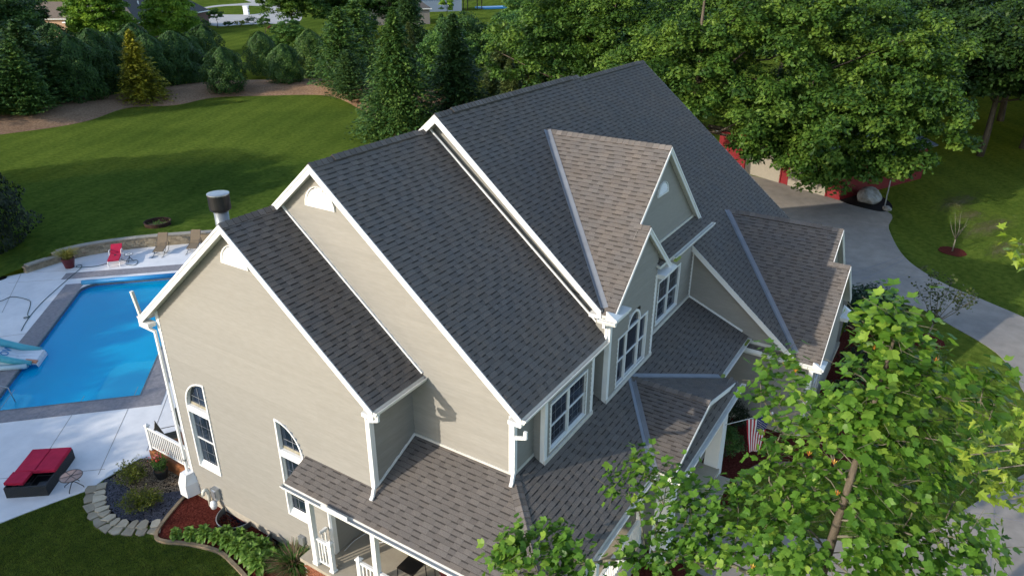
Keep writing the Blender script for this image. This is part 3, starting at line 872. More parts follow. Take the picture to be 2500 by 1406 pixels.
downspout([(.06, 4.72, 6.62), (.06, 4.72, 6.40), (.20, 4.30, 6.24), (.20, 4.30, 1.5), (.20, 4.30, .5)])
mb = MB(); mb.bar((.08, 4.62, 6.55), (-.02, 4.66, 7.55), .10, .08, up=(1, 0, 0)); mb.build("downspout", M["cream_metal"], house)     # open stub above the rake
downspout([(14.3, -12.2, 3.1), (14.42, -12.02, 2.9), (14.42, -12.02, .2)])

# ---------------------------------------------------------------- siding walls
LAP = 0.15
def wall(org, ud, nd, polys, openings=(), boards=True, z0=None, name="wall", lap=LAP):
    """org (x,y): u=0; ud, nd unit 2D directions along and out of the wall; polys convex in (u,z)"""
    ox, oy = org
    def P(u, z, off): return (ox + ud[0] * u + nd[0] * off, oy + ud[1] * u + nd[1] * off, z)
    mb = MB()
    flipw = (ud[0] * nd[1] - ud[1] * nd[0]) > 0      # winding so that faces look outward
    for poly in polys:
        pl = ccw(poly)
        f = [P(u, z, -0.15) for u, z in pl]; g = [P(u, z, -0.22) for u, z in pl]
        mb.face(f); mb.face(list(reversed(g)))
        for i in range(len(pl)):
            j = (i + 1) % len(pl)
            mb.face([g[i], g[j], f[j], f[i]])
    w = mb.build(name, M["siding"], house)
    allmb = MB()
    for poly in polys:
        pl = ccw(poly)
        zmin = min(p[1] for p in pl); zmax = max(p[1] for p in pl)
        um = min(p[0] for p in pl); ux = max(p[0] for p in pl)
        k = 0
        zz = zmin if z0 is None else z0
        while zz < zmax - 0.01:
            segs = [(um, ux)]
            for (a, b, c, d) in openings:
                if zz + lap > c + 0.04 and zz < d - 0.04:
                    ns = []
                    for s in segs:
                        if b <= s[0] or a >= s[1]: ns.append(s)
                        else:
                            if a > s[0]: ns.append((s[0], a))
                            if b < s[1]: ns.append((b, s[1]))
                    segs = ns
            for s in segs:
                q = clip_poly([(s[0], zz), (s[1], zz), (s[1], zz + lap), (s[0], zz + lap)], pl)
                if len(q) < 3: continue
                t = MB() if boards else allmb
                off = lambda z: 0.032 - 0.026 * (z - zz) / lap
                t.face([P(u, z, off(z)) for u, z in q])
                bot = [p for p in q if p[1] < zz + 1e-6]
                if len(bot) >= 2:
                    ua = min(p[0] for p in bot); ub = max(p[0] for p in bot)
                    t.face([P(ua, zz, 0.0), P(ub, zz, 0.0), P(ub, zz, 0.032), P(ua, zz, 0.032)])
                if boards:
                    t.build("siding_board", M["siding"], w)
            zz += lap; k += 1
    if not boards and allmb.f:
        o = allmb.build("siding", M["siding"], w); o["kind"] = "stuff"
    return w

def ring(mb, outer, inner, P, o0, o1, m=0):
    """closed casing between two outlines with the same number of points, from depth o0 to face o1"""
    n = len(outer)
    for i in range(n):
        j = (i + 1) % n
        a, b, c, d = outer[i], outer[j], inner[j], inner[i]
        mb.face([P(*a, o1), P(*b, o1), P(*c, o1), P(*d, o1)], m)
        mb.face([P(*a, o0), P(*b, o0), P(*b, o1), P(*a, o1)], m)
        mb.face([P(*d, o1), P(*c, o1), P(*c, o0), P(*d, o0)], m)

def quarter(b, a, z0, zs, zt, off, n=10):
    """outline: straight side at a reaching zt, curved side springing at b, zs; off shrinks it"""
    sg = 1 if a > b else -1
    b2 = b + sg * off; a2 = a - sg * off; z2 = z0 + off; zt2 = zt - off
    pts = [(b2, z2), (a2, z2), (a2, zt2)]
    for k in range(1, n):
        t = math.pi / 2 * k / n
        pts.append((a2 + (b2 - a2) * math.sin(t), zs + (zt2 - zs) * math.cos(t)))
    pts.append((b2, zs))
    return pts
def rect(u0, u1, z0, z1, off=0.0):
    return [(u0 + off, z0 + off), (u1 - off, z0 + off), (u1 - off, z1 - off), (u0 + off, z1 - off)]

def make_pane(P, outline, parent, depth=-0.085, mat="window_glass"):
    mb = MB(); mb.face([P(u, z, depth) for u, z in outline])
    mb.face([P(u, z, depth - .012) for u, z in reversed(outline)])
    return mb.build("pane", M[mat], parent)
def sash(P, u0, u1, z0, z1, parent, cols=0, rows=0, depth=-0.075, fw=0.024):
    mb = MB()
    ring(mb, rect(u0, u1, z0, z1), rect(u0, u1, z0, z1, fw), P, depth - .02, depth + .03)
    o = mb.build("sash", M["white_trim"], parent)
    make_pane(P, rect(u0, u1, z0, z1, fw - .004), parent, depth - .004)
    if cols or rows:
        g = MB()
        for k in range(1, cols):
            u = u0 + (u1 - u0) * k / cols
            g.face([P(u - .006, z0 + fw, depth), P(u + .006, z0 + fw, depth), P(u + .006, z1 - fw, depth), P(u - .006, z1 - fw, depth)])
        for k in range(1, rows):
            z = z0 + (z1 - z0) * k / rows
            g.face([P(u0 + fw, z - .006, depth + .002), P(u1 - fw, z - .006, depth + .002), P(u1 - fw, z + .006, depth + .002), P(u0 + fw, z + .006, depth + .002)])
        g.build("grille", M["grille_grey"], parent)
    return o
def double_hung(P, u0, u1, z0, z1, parent, cols=2, rows=2, dep=-0.07):
    zm = (z0 + z1) / 2
    sash(P, u0, u1, zm - .014, z1, parent, cols, rows, dep)
    sash(P, u0, u1, z0, zm + .014, parent, cols, rows, dep - .022)

# gable A, facing the pool side (x = XA); u runs along +y
PA = lambda u, z, off: (XA - off, u, z)
opA = [(2.60, 3.56, 1.60, 3.86), (-1.48, -0.58, 1.60, 3.86)]
for k in range(7):      # openings follow the quarter arches
    za, zb = 3.86 + k * .15, 3.86 + (k + 1) * .15
    w_ = 1.0 * math.sqrt(max(0.0, 1 - ((zb - 3.86) / 1.0) ** 2))
    if w_ > .1: opA += [(2.60, 2.56 + w_, za + .0, zb), (-.55 - w_, -.58, za, zb)]
wall((XA, 0), (0, 1), (-1, 0), [[(-2.30, 0.34), (4.213, 0.34), (4.213, zA(4.213) - .12), (0, 10.5 - .12), (-2.30, zA(-2.30) - .12)]], opA)
wall((XA, 0), (0, 1), (-1, 0), [[(-4.129, 3.94), (-2.30, 3.94), (-2.30, zA(-2.30) - .12), (-4.129, zA(-4.129) - .12)]])
# B wall (x = XB)
wall((XB, 0), (0, 1), (-1, 0), [[(-7.273, 4.66), (-4.129, 4.66), (-4.129, zB(-4.129) - .12), (-7.273, zB(-7.273) - .12)],
                                [(-4.129, zA(-4.129) - .02), (2.2, zA(-4.129) - .02), (2.2, zB(2.2) - .12), (-1.516, 11.71), (-4.129, zB(-4.129) - .12)]], z0=4.66)
# C wall strip
wall((XC, 0), (0, 1), (-1, 0), [[(-7.30, 6.50), (2.0, 9.2), (2.0, zC(2.0) - .12), (-1.927, 12.21), (-7.30, zC(-7.30) - .12)]], z0=6.5)
# front walls (facing -y)
wall((XA, -4.129), (1, 0), (0, -1), [[(0.0, 3.95), (XB - XA, 3.95), (XB - XA, 6.78), (0.0, 6.78)]])
wall((XB, -7.273), (1, 0), (0, -1), [[(0.0, 4.55), (0.95, 4.55), (0.95, 6.55), (0.0, 6.55)], [(3.55, 4.55), (4.5, 4.55), (4.5, 6.9), (3.55, 6.9)]])
PF = lambda yy: (lambda u, z, off: (u, yy - off, z))
wall((0, -7.591), (1, 0), (0, -1), [[(2.87, 4.55), (5.53, 4.55), (5.53, 6.48), (2.87, 6.48)]], [(3.2, 5.1, 4.85, 6.25)])
wall((2.87, -7.591), (0, 1), (-1, 0), [[(0, 4.5), (.318, 4.5), (.318, 6.48), (0, 6.48)]], boards=False)
wall((0, -7.684), (1, 0), (0, -1), [[(6.30, 4.50), (9.62, 4.50), (9.62, 8.15), (8.373, 9.26), (6.30, 7.42)]], [(6.95, 9.05, 4.80, 6.38), (7.62, 8.44, 6.3, 6.82)])
wall((6.30, -7.684), (0, 1), (-1, 0), [[(0, 4.5), (.42, 4.5), (.42, 7.4), (0, 7.4)]], boards=False)
wall((0, -7.306), (1, 0), (0, -1), [[(9.62, 4.60), (XD, 4.60), (XD, 7.75), (9.62, 7.75)], [(8.0, 7.9), (14.2, 7.9), (10.444, 11.13), (8.2, 9.12)]], [(10.95, 12.90, 5.0, 6.54)], z0=4.6)
# D side wall and garage walls
wall((XD, 0), (0, 1), (-1, 0), [[(-11.30, zD(-11.30) - .25), (-11.28, 3.1), (-7.306, 3.1), (-7.306, zD(-7.306) - .12)]])
wall((XD, 0), (0, 1), (-1, 0), [[(-12.10, 0.25), (-7.306, 0.25), (-7.306, 3.1), (-12.10, 3.1)]], boards=False)
wall((0, -12.10), (1, 0), (0, -1), [[(XD, 0.25), (20.0, 0.25), (20.0, 3.0), (xEn, zE(xEn) - .15), (XD, 3.2)]], [(15.2, 16.4, 1.0, 2.6)], boards=False)
wall((0, -11.50), (1, 0), (0, -1), [[(15.0, 2.6), (22.6, 2.6), (22.6, 3.2), (18.423, 6.85), (15.0, 3.9)]], boards=False)
wall((22.70, 0), (0, 1), (1, 0), [[(-11.30, 0.25), (7.3, 0.25), (7.3, zD(7.3) - .12), (-1.203, 11.8), (-11.30, zD(-11.30) - .12)]], boards=False)
# back walls and the wall under the porch
wall((XA, 4.213), (1, 0), (0, 1), [[(0, 0.34), (6.1, 0.34), (6.1, 6.9), (0, 6.9)]], boards=False)
wall((XC, 4.2), (1, 0), (0, 1), [[(0, 0.34), (8.0, 0.34), (8.0, 7.0), (0, 7.0)]], boards=False)
wall((14.5, 7.2), (1, 0), (0, 1), [[(0, 0.34), (8.2, 0.34), (8.2, 5.0), (0, 5.0)]], boards=False)
wall((0, -2.30), (1, 0), (0, -1), [[(XA, 0.9), (3.2, 0.9), (3.2, 4.0), (XA, 4.0)]], boards=False)
wall((3.2, 0), (0, 1), (-1, 0), [[(-7.28, 0.9), (-2.30, 0.9), (-2.30, 4.2), (-7.28, 4.2)]], boards=False)
wall((0, -7.28), (1, 0), (0, -1), [[(3.2, 0.9), (XD, 0.9), (XD, 4.62), (3.2, 4.62)]], boards=False)
wall((22.70, 0), (0, 1), (1, 0), [[(-12.0, .2), (-11.3, .2), (-11.3, 3.0), (-12.0, 3.0)]], boards=False)
wall((20.0, 0), (0, 1), (1, 0), [[(-12.1, .2), (-11.5, .2), (-11.5, 2.8), (-12.1, 2.8)]], boards=False)
box_part("porch_ceiling", (XPE + .12, YPE + .12, 3.50), (14.2, -2.32, 3.56), "soffit")
box_part("porch_beam", (XPE + .22, YPE + .25, 3.28), (XPE + .40, YPL - .05, 3.50), "white_trim")
box_part("porch_beam", (XPE + .42, YPE + .25, 3.28), (14.0, YPE + .43, 3.50), "white_trim")

# windows of gable A: two quarter-arched windows, mirrored, either side of the flue
for (b, a) in ((3.62, 2.53), (-1.53, -0.52)):
    mb = MB()
    ring(mb, quarter(b, a, 1.54, 3.86, 4.89, 0.0), quarter(b, a, 1.54, 3.86, 4.89, 0.06), PA, -0.12, 0.05)
    lo, hi = min(a, b) + .06, max(a, b) - .06
    w = mb.build("window", M["white_trim"], house)
    t = MB()
    for (z0, z1) in ((3.64, 3.87),):
        t.hexa([PA(lo, z0, -.12), PA(hi, z0, -.12), PA(hi, z0, .035), PA(lo, z0, .035), PA(lo, z1, -.12), PA(hi, z1, -.12), PA(hi, z1, .035), PA(lo, z1, .035)])
    t.build("transom", M["white_trim"], w)
    arch = [p for p in quarter(b, a, 3.87, 3.875, 4.89, 0.06) if p[1] >= 3.86]
    make_pane(PA, arch, w)
    g = MB(); um = (lo + hi) / 2
    g.face([PA(um - .01, 3.9, -.07), PA(um + .01, 3.9, -.07), PA(um + .01, 4.55, -.07), PA(um - .01, 4.55, -.07)])
    g.face([PA(lo + .1, 4.2, -.068), PA(hi - .1, 4.2, -.068), PA(hi - .1, 4.22, -.068), PA(lo + .1, 4.22, -.068)])
    g.build("grille", M["grille_grey"], w)
    sl = MB()
    sl.hexa([PA(lo, 3.875, -.12), PA(hi, 3.875, -.12), PA(hi, 3.875, -.06), PA(lo, 3.875, -.06), PA(lo, 3.99, -.10), PA(hi, 3.99, -.10), PA(hi, 3.90, -.06), PA(lo, 3.90, -.06)])
    sl.build("sill", M["room_blind"], w)
    double_hung(PA, lo, hi, 1.63, 3.64, w, 3, 2)
    sl = MB()
    sl.hexa([PA(lo, 1.60, -.12), PA(hi, 1.60, -.12), PA(hi, 1.60, .0), PA(lo, 1.60, .0), PA(lo, 1.74, -.08), PA(hi, 1.74, -.08), PA(hi, 1.63, .0), PA(lo, 1.63, .0)])
    sl.build("sill", M["white_trim"], w)

def plain_window(P, u0, u1, z0, z1, mull=(), cols=2, rows=2, casing=0.06):
    mb = MB()
    ring(mb, rect(u0, u1, z0, z1), rect(u0, u1, z0, z1, casing), P, -0.075, 0.034)
    w = mb.build("window", M["white_trim"], house)
    es = [u0 + casing] + list(mull) + [u1 - casing]
    for i in range(len(es) - 1):
        double_hung(P, es[i] + (.03 if i else 0), es[i + 1] - (.03 if i < len(es) - 2 else 0), z0 + casing, z1 - casing, w, cols, rows, -.028)
    for m_ in mull:
        t = MB(); t.hexa([P(m_ - .022, z0 + casing, -.07), P(m_ + .022, z0 + casing, -.07), P(m_ + .022, z0 + casing, .012), P(m_ - .022, z0 + casing, .012), P(m_ - .022, z1 - casing, -.07), P(m_ + .022, z1 - casing, -.07), P(m_ + .022, z1 - casing, .012), P(m_ - .022, z1 - casing, .012)])
        t.build("mullion", M["white_trim"], w)
    return w
plain_window(PF(-7.591), 3.12, 5.18, 4.80, 6.28, (4.15,), 3, 2)
plain_window(PF(-7.306), 10.88, 12.95, 4.95, 6.60, (11.92,), 3, 2)
plain_window(PF(-12.10), 15.1, 16.5, 0.95, 2.65, (), 3, 2)
# palladian window
P = PF(-7.684)
mb = MB()
def pall(off):
    cx, r = 8.03, 0.47 - off
    pts = [(6.90 + off, 4.73 + off), (9.10 - off, 4.73 + off), (9.10 - off, 6.42 - off), (cx + r + (0 if off == 0 else .0), 6.42 - off)]
    for k in range(1, 13):
        t = math.pi * k / 13
        pts.append((cx + r * math.cos(t), 6.42 - off * .5 + r * math.sin(t)))
    pts += [(cx - r, 6.42 - off), (6.90 + off, 6.42 - off)]
    return pts
ring(mb, pall(0), pall(.055), P, -.075, .034)
w = mb.build("window", M["white_trim"], house)
for m_ in (7.56, 8.50):
    t = MB(); t.box((m_ - .026, -7.684 - .015, 4.785), (m_ + .026, -7.684 + .07, 6.365)); t.build("mullion", M["white_trim"], w)
t = MB(); t.box((7.588, -7.684 - .014, 6.345), (8.472, -7.684 + .07, 6.395)); t.build("transom", M["white_trim"], w)
double_hung(P, 6.955, 7.532, 4.785, 6.365, w, 0, 0, -.028); double_hung(P, 8.528, 9.045, 4.785, 6.365, w, 0, 0, -.028)
double_hung(P, 7.588, 8.472, 4.785, 6.345, w, 0, 0, -.028)
make_pane(P, [(8.03 + .415 * math.cos(math.pi * k / 12), 6.40 + .415 * math.sin(math.pi * k / 12)) for k in range(13)], w, -.03)

# gable vents: half-round louvred vents
def gable_vent(x, yc, z0, r):
    P = lambda u, z, off: (x - off, u, z)
    n = 12
    outer = [(yc + r * math.cos(math.pi * k / n), z0 + r * 1.08 * math.sin(math.pi * k / n)) for k in range(n + 1)]
    inner = [(yc + (r - .07) * math.cos(math.pi * k / n), z0 + .06 + (r - .07) * 1.08 * math.sin(math.pi * k / n)) for k in range(n + 1)]
    mb = MB(); ring(mb, outer, inner, P, 0.0, 0.07)
    v = mb.build("gable_vent", M["white_trim"], house)
    for k in range(9):
        z = z0 + .08 + k * (r * 1.02 - .10) / 9
        hw = math.sqrt(max(0.0, (r - .07) ** 2 - ((z - z0) / 1.08) ** 2))
        if hw < .05: continue
        s = MB()
        s.hexa([P(yc - hw, z, .02), P(yc + hw, z, .02), P(yc + hw, z - .012, .06), P(yc - hw, z - .012, .06), P(yc - hw, z + .05, .012), P(yc + hw, z + .05, .012), P(yc + hw, z, .066), P(yc - hw, z, .066)])
        s.build("louvre", M["white_trim"], v)
gable_vent(XA, 0.02, 9.30, 0.52)
gable_vent(XB, -1.52, 10.66, 0.52)
def gable_vent_front(xc, y, z0, r):
    mb = MB()
    n = 10
    P = lambda u, z, off: (u, y - off, z)
    outer = [(xc + r * math.cos(math.pi * k / n), z0 + r * math.sin(math.pi * k / n)) for k in range(n + 1)]
    inner = [(xc + (r - .06) * math.cos(math.pi * k / n), z0 + .05 + (r - .06) * math.sin(math.pi * k / n)) for k in range(n + 1)]
    ring(mb, outer, inner, P, 0, .07)
    v = mb.build("gable_vent", M["white_trim"], house)
    for k in range(6):
        z = z0 + .07 + k * r / 7
        hw = math.sqrt(max(0.0, (r - .06) ** 2 - (z - z0) ** 2))
        if hw > .05:
            s = MB(); s.hexa([P(xc - hw, z, .02), P(xc + hw, z, .02), P(xc + hw, z - .01, .06), P(xc - hw, z - .01, .06), P(xc - hw, z + .05, .01), P(xc + hw, z + .05, .01), P(xc + hw, z, .066), P(xc - hw, z, .066)])
            s.build("louvre", M["white_trim"], v)
gable_vent_front(10.444, -7.306, 9.75, 0.42)

# corner boards
def corner(x, y, z0, z1, sx, sy, w=0.11, t=0.034):
    mb = MB()
    mb.box((min(x, x + sx * -t), min(y, y - sy * w) if sy else y, z0), (max(x, x + sx * -t), max(y, y - sy * w), z1))
    return mb.build("corner_board", M["white_trim"], house)
def vbar(x0, x1, y0, y1, z0, z1, name="corner_board", mat="white_trim"):
    mb = MB(); mb.box((x0, y0, z0), (x1, y1, z1)); return mb.build(name, M[mat], house)
vbar(XA - .035, XA + .11, -4.165, -4.02, 3.95, 6.60)
vbar(XA - .035, XA + .11, 4.10, 4.25, .3, 6.95)
vbar(XA - .035, XA + .11, -2.335, -2.19, .9, 3.9)
vbar(XB - .035, XB + .11, -7.31, -7.16, 4.66, 6.50)
vbar(2.835, 2.98, -7.627, -7.50, 4.56, 6.46); vbar(5.42, 5.565, -7.627, -7.28, 4.50, 6.46)
vbar(6.265, 6.41, -7.72, -7.57, 4.46, 7.35); vbar(9.51, 9.655, -7.72, -7.31, 4.46, 7.45)
vbar(XD - .07, XD - .03, -7.37, -7.30, 4.72, 6.7)
vbar(XD - .035, XD + .11, -12.135, -11.99, .2, 3.1)
# flashings and trim strips at the foot of walls on roofs
def strip(p0, p1, w, h, mat="flash_metal", name="flashing", up=(0, 0, 1)):
    mb = MB(); mb.bar(p0, p1, w, h, up); return mb.build(name, M[mat], house)
strip((XB - .04, 0.0, 10.5 + .05), (XB - .04, -4.56, zA(-4.56) + .05), .05, .05, "white_trim")
strip((XB - .04, 0.0, 10.5 + .05), (XB - .04, 2.1, zA(2.1) + .05), .05, .05, "white_trim")
strip((XC - .04, -1.516, 11.834 + .05), (XC - .04, -7.6, zB(-7.6) + .05), .05, .05, "white_trim")
strip((XC - .04, -1.516, 11.834 + .05), (XC - .04, 0.1, zB(0.1) + .05), .05, .05, "white_trim")
strip((XB - .03, -4.13, zPW(XB) + .05), (XB - .03, -7.3, zPW(XB) + .05), .05, .07, "flash_metal")
strip((XA + .02, -4.16, zPW(XA) + .06), (XB, -4.16, zPW(XB) + .06), .05, .06, "white_trim")
strip((XB, -7.30, ZPB + .05), (2.87, -7.30, ZPB + .05), .05, .08); strip((5.53, -7.30, ZPB + .05), (6.30, -7.30, ZPB + .05), .05, .08)
strip((2.83, -7.63, zPF(-7.63) + .06), (5.57, -7.63, zPF(-7.63) + .06), .05, .12); strip((6.26, -7.72, zPF(-7.72) + .06), (9.66, -7.72, zPF(-7.72) + .06), .05, .12)
strip((9.66, -7.34, zPF(-7.34) + .06), (XD, -7.34, zPF(-7.34) + .06), .05, .12)
strip((XD - .04, -7.34, zPF(-7.34) + .06), (XD - .04, -9.5, zPF(-9.5) + .06), .05, .06, "white_trim")
strip((XD - .04, -9.6, zE(XD) + .10), (XD - .04, -11.35, zE(XD) + .10), .05, .10, "flash_metal")
strip((10.55, -7.33, 8.13), (14.1, -7.33, 8.13), .05, .10, "flash_metal")
for p in ((13.95, -9.80, 3.62), (10.95, -9.80, 3.70), (10.60, -7.97, 7.68)):      # mossy gutter guards at the corners
    mb = MB(); mb.box((p[0] - .20, p[1] - .05, p[2] - .02), (p[0] + .20, p[1] + .05, p[2] + .05)); mb.build("gutter_guard", M["moss_green"], house)
box_part("diverter", (XPE - .155, -4.05, ZPE - .03), (XPE - .130, -3.15, ZPE + .10), "white_trim", porch_w)
box_part("diverter", (xEe - .155, -10.35, zE(xEe) - .03), (xEe - .130, -9.75, zE(xEe) + .10), "white_trim", roof_e)

# flue
mb = MB(); mb.lathe([(.18, 9.0), (.18, 10.62)], 24, (.68, .80, 0)); fl = mb.build("flue", M["flue_grey"], house, True)
mb = MB(); mb.lathe([(.30, 9.80), (.24, 9.95), (.185, 10.02)], 24, (.68, .80, 0), cap=False); mb.build("storm_collar", M["galvanised"], fl, True)
mb = MB(); mb.lathe([(.21, 10.52), (.26, 10.56), (.27, 10.60), (.27, 10.95)], 28, (.68, .80, 0)); mb.build("flue_cap", M["black_metal"], fl)
mb = MB(); mb.lathe([(.275, 10.951), (.275, 10.98), (.20, 10.995)], 28, (.68, .80, 0)); mb.build("cap_lid", M["galvanised"], fl)

# foundation, wall fixtures
box_part("foundation", (XA + .02, -2.2, -.3), (XA + .25, 4.2, .36), "foundation")
box_part("foundation", (XA + .25, 4.0, -.3), (14.2, 4.19, .36), "foundation")
box_part("foundation", (14.33, -12.05, -.3), (22.6, -11.8, .3), "foundation")
box_part("foundation", (14.33, -11.8, -.3), (14.6, -7.3, .3), "foundation")
mb = MB()
mb.prism([(-.10, 4.46), (-.10, 4.08), (XA - .01, 3.96), (XA - .01, 4.46)], .22, .70)
mb.hexa([(-.10, 4.08, .701), (XA - .01, 3.96, .701), (XA - .01, 4.46, .701), (-.10, 4.46, .701), (.02, 4.12, 1.05), (XA - .01, 4.08, 1.05), (XA - .01, 4.42, 1.05), (.02, 4.42, 1.05)])
mb.build("rain_head", M["white_plastic"], house)
mb = MB(); mb.tube([(.20, 3.36, .05), (.20, 3.36, .62), (.17, 3.36, .72), (.10, 3.36, .76), (.04, 3.36, .72), (.02, 3.36, .60)], .055, 10); mb.build("vent_pipe", M["cream_metal"], house, True)
mb = MB(); mb.box((.13, 2.80, .55), (XA - .01, 3.06, .95)); mb.box((.10, 2.84, .60), (.13, 3.02, .90)); mb.build("meter_box", M["galvanised"], house)
mb = MB(); mb.lathe([(.02, -.14), (.09, -.12), (.12, 0), (.09, .12), (.02, .14)], 14, (.06, 2.94, .38)); mb.tube([(.06, 2.94, .38), (.24, 2.94, .50)], .04, 8); mb.build("meter", M["white_plastic"], house, True)
mb = MB(); mb.box((.18, -1.08, .62), (XA - .01, -.88, .92)); mb.tube([(.26, -.98, .62), (.26, -1.02, .40), (.24, -.96, .2)], .012, 6); mb.build("outlet_box", M["galvanised"], house)

# ---------------------------------------------------------------- porch
mb = MB(); mb.prism([(-.36, -1.55), (-.36, -9.55), (12.0, -9.55), (12.0, -7.2), (3.25, -7.2), (3.25, -2.25), (.28, -2.25), (.28, -1.55)], .78, .90)
mb.build("porch_floor", M["porch_concrete"], house)
mb = MB(); mb.prism([(-.29, -1.62), (-.29, -9.48), (11.9, -9.48), (11.9, -7.3), (.3, -7.3), (.3, -1.62)], -.2, .78)
pb = mb.build("porch_base", M["mortar"], house)
bm_ = MB(); bm_.box((-.018, -.096, -.030), (.018, .096, .030)); brick_me = bm_.mesh("brick", M["brick_red"])
for r_ in range(10):
    for k in range(11):
        y = -1.72 - k * .205 - (.10 if r_ % 2 else 0)
        link("brick", brick_me, pb, (-.295 + random.uniform(-.003, .003), y, .74 - r_ * .072))
bs = MB()
for r_ in range(10):
    for k in range(11, 38):
        y = -1.72 - k * .205 - (.10 if r_ % 2 else 0)
        bs.box((-.313, y - .096, .71 - r_ * .072), (-.277, y + .096, .77 - r_ * .072), 0, random.uniform(.8, 1.2))
o = bs.build("bricks", M["brick_red"], pb); o["kind"] = "stuff"
def post(x, y, z0=.9, z1=3.30, w=.15):
    mb = MB(); mb.box((x - w / 2, y - w / 2, z0), (x + w / 2, y + w / 2, z1))
    mb.box((x - w / 2 - .02, y - w / 2 - .02, z0), (x + w / 2 + .02, y + w / 2 + .02, z0 + .10)); mb.box((x - w / 2 - .02, y - w / 2 - .02, z1 - .10), (x + w / 2 + .02, y + w / 2 + .02, z1))
    return mb.build("porch_post", M["white_trim"], house)
def newel(x, y, z0=.9, h=1.0, w=.12, parent=None):
    mb = MB(); mb.box((x - w / 2, y - w / 2, z0), (x + w / 2, y + w / 2, z0 + h))
    mb.box((x - w / 2 - .025, y - w / 2 - .025, z0), (x + w / 2 + .025, y + w / 2 + .025, z0 + .05))
    t = z0 + h; e = w / 2 + .025
    mb.box((x - e, y - e, t), (x + e, y + e, t + .03))
    b = [(x - e, y - e, t + .03), (x + e, y - e, t + .03), (x + e, y + e, t + .03), (x - e, y + e, t + .03)]
    for i in range(4): mb.face([b[i], b[(i + 1) % 4], (x, y, t + .09)])
    return mb.build("newel_post", M["white_trim"], parent or house)
BAL = MB(); BAL.box((-.018, -.018, 0), (.018, .018, .76)); bal_me = BAL.mesh("baluster", M["white_trim"])
def railing(p0, p1, z0=.9, parent=None):
    p0 = Vector((p0[0], p0[1], 0)); p1 = Vector((p1[0], p1[1], 0)); d = (p1 - p0); L = d.length; d.normalize()
    mb = MB()
    mb.bar(p0 + Vector((0, 0, z0 + .93)), p1 + Vector((0, 0, z0 + .93)), .075, .06)
    mb.bar(p0 + Vector((0, 0, z0 + .88)), p1 + Vector((0, 0, z0 + .88)), .045, .04)
    mb.bar(p0 + Vector((0, 0, z0 + .12)), p1 + Vector((0, 0, z0 + .12)), .05, .05)
    r = mb.build("railing", M["white_trim"], parent or house)
    n = max(1, int(L / .115))
    for k in range(n):
        q = p0 + d * (L * (k + .5) / n)
        link("baluster", bal_me, r, (q.x, q.y, z0 + .12))
    return r
for y in (-2.12, -4.45, -6.9, -9.35): post(-.22, y)
for x in (2.4, 5.3, 10.9): post(x, -9.42)
newel(-.20, -2.72); newel(-.20, -3.78)
railing((-.20, -2.20), (-.20, -2.66)); railing((-.20, -3.84), (-.20, -4.37)); railing((-.20, -4.53), (-.20, -6.82)); railing((-.20, -6.98), (-.20, -9.27))
railing((-.12, -9.42), (2.32, -9.42)); railing((2.48, -9.42), (5.22, -9.42))
railing((.0, -2.13), (.24, -2.13))
mb = MB()      # tapered columns of the entry under the porch gable
for x in (5.75, 10.55):
    mb = MB(); mb.hexa([(x - .30, -10.25, .0), (x + .30, -10.25, .0), (x + .30, -9.75, .0), (x - .30, -9.75, .0), (x - .22, -10.2, 3.5), (x + .22, -10.2, 3.5), (x + .22, -9.8, 3.5), (x - .22, -9.8, 3.5)])
    mb.build("entry_column", M["white_trim"], house)
mb = MB(); mb.box((5.3, -10.25, 3.36), (11.0, -9.7, 3.58)); mb.build("entry_beam", M["white_trim"], house)
mb = MB(); mb.face([(gl + .25, -10.12, 3.80), (gr_ - .25, -10.12, 3.80), (8.048, -10.12, 4.46)]); mb.build("pediment", M["siding"], house)
mb = MB(); mb.prism([(6.0, -10.3), (10.3, -10.3), (10.3, -9.5), (6.0, -9.5)], .45, .60); mb.prism([(6.0, -10.7), (10.3, -10.7), (10.3, -10.3), (6.0, -10.3)], .2, .35); mb.build("entry_step", M["porch_concrete"], house)
mb = MB()
for k in range(3): mb.box((-.36 - .3 * (k + 1), -3.70, -.1), (-.36 - .3 * k, -2.80, .68 - .22 * k))
mb.build("porch_step", M["porch_concrete"], house)
# ------------------------------------------------------------------ ground, pool, paving
R2 = math.sqrt(2.0)
def st(s, t, z=0.0):
    """pool coordinates: s along the pool, t across it, in metres"""
    return ((s + t) / R2, (s - t) / R2, z)
def st2(s, t): return st(s, t)[:2]
PS0, PS1, PT0, PT1 = 10.05, 22.60, -11.70, -6.02
def pool_outline(g=0.0):
    """g > 0 grows the outline; rounded far corners, cut near-right corner"""
    a, b, c, d = PS0 - g, PS1 + g, PT0 - g, PT1 + g
    pts = [st2(a, c), st2(a, d - .0)]
    r = 0.9 + g
    for k in range(7):
        q = math.pi / 2 * k / 6
        pts.append(st2(b - r + r * math.sin(q), d - r + r * math.cos(q)))
    for k in range(7):
        q = math.pi / 2 * k / 6
        pts.append(st2(b - r + r * math.cos(q), c + r - r * math.sin(q)))
    return pts
WELLS = [(2.10, .62), (-.05, .58)]
def well_outline(yc, r, n=12, g=0.0):
    return [(XA - .03 - (r * 1.05 + g) * math.sin(math.pi * k / n), yc + (r + g) * math.cos(math.pi * k / n)) for k in range(n + 1)]
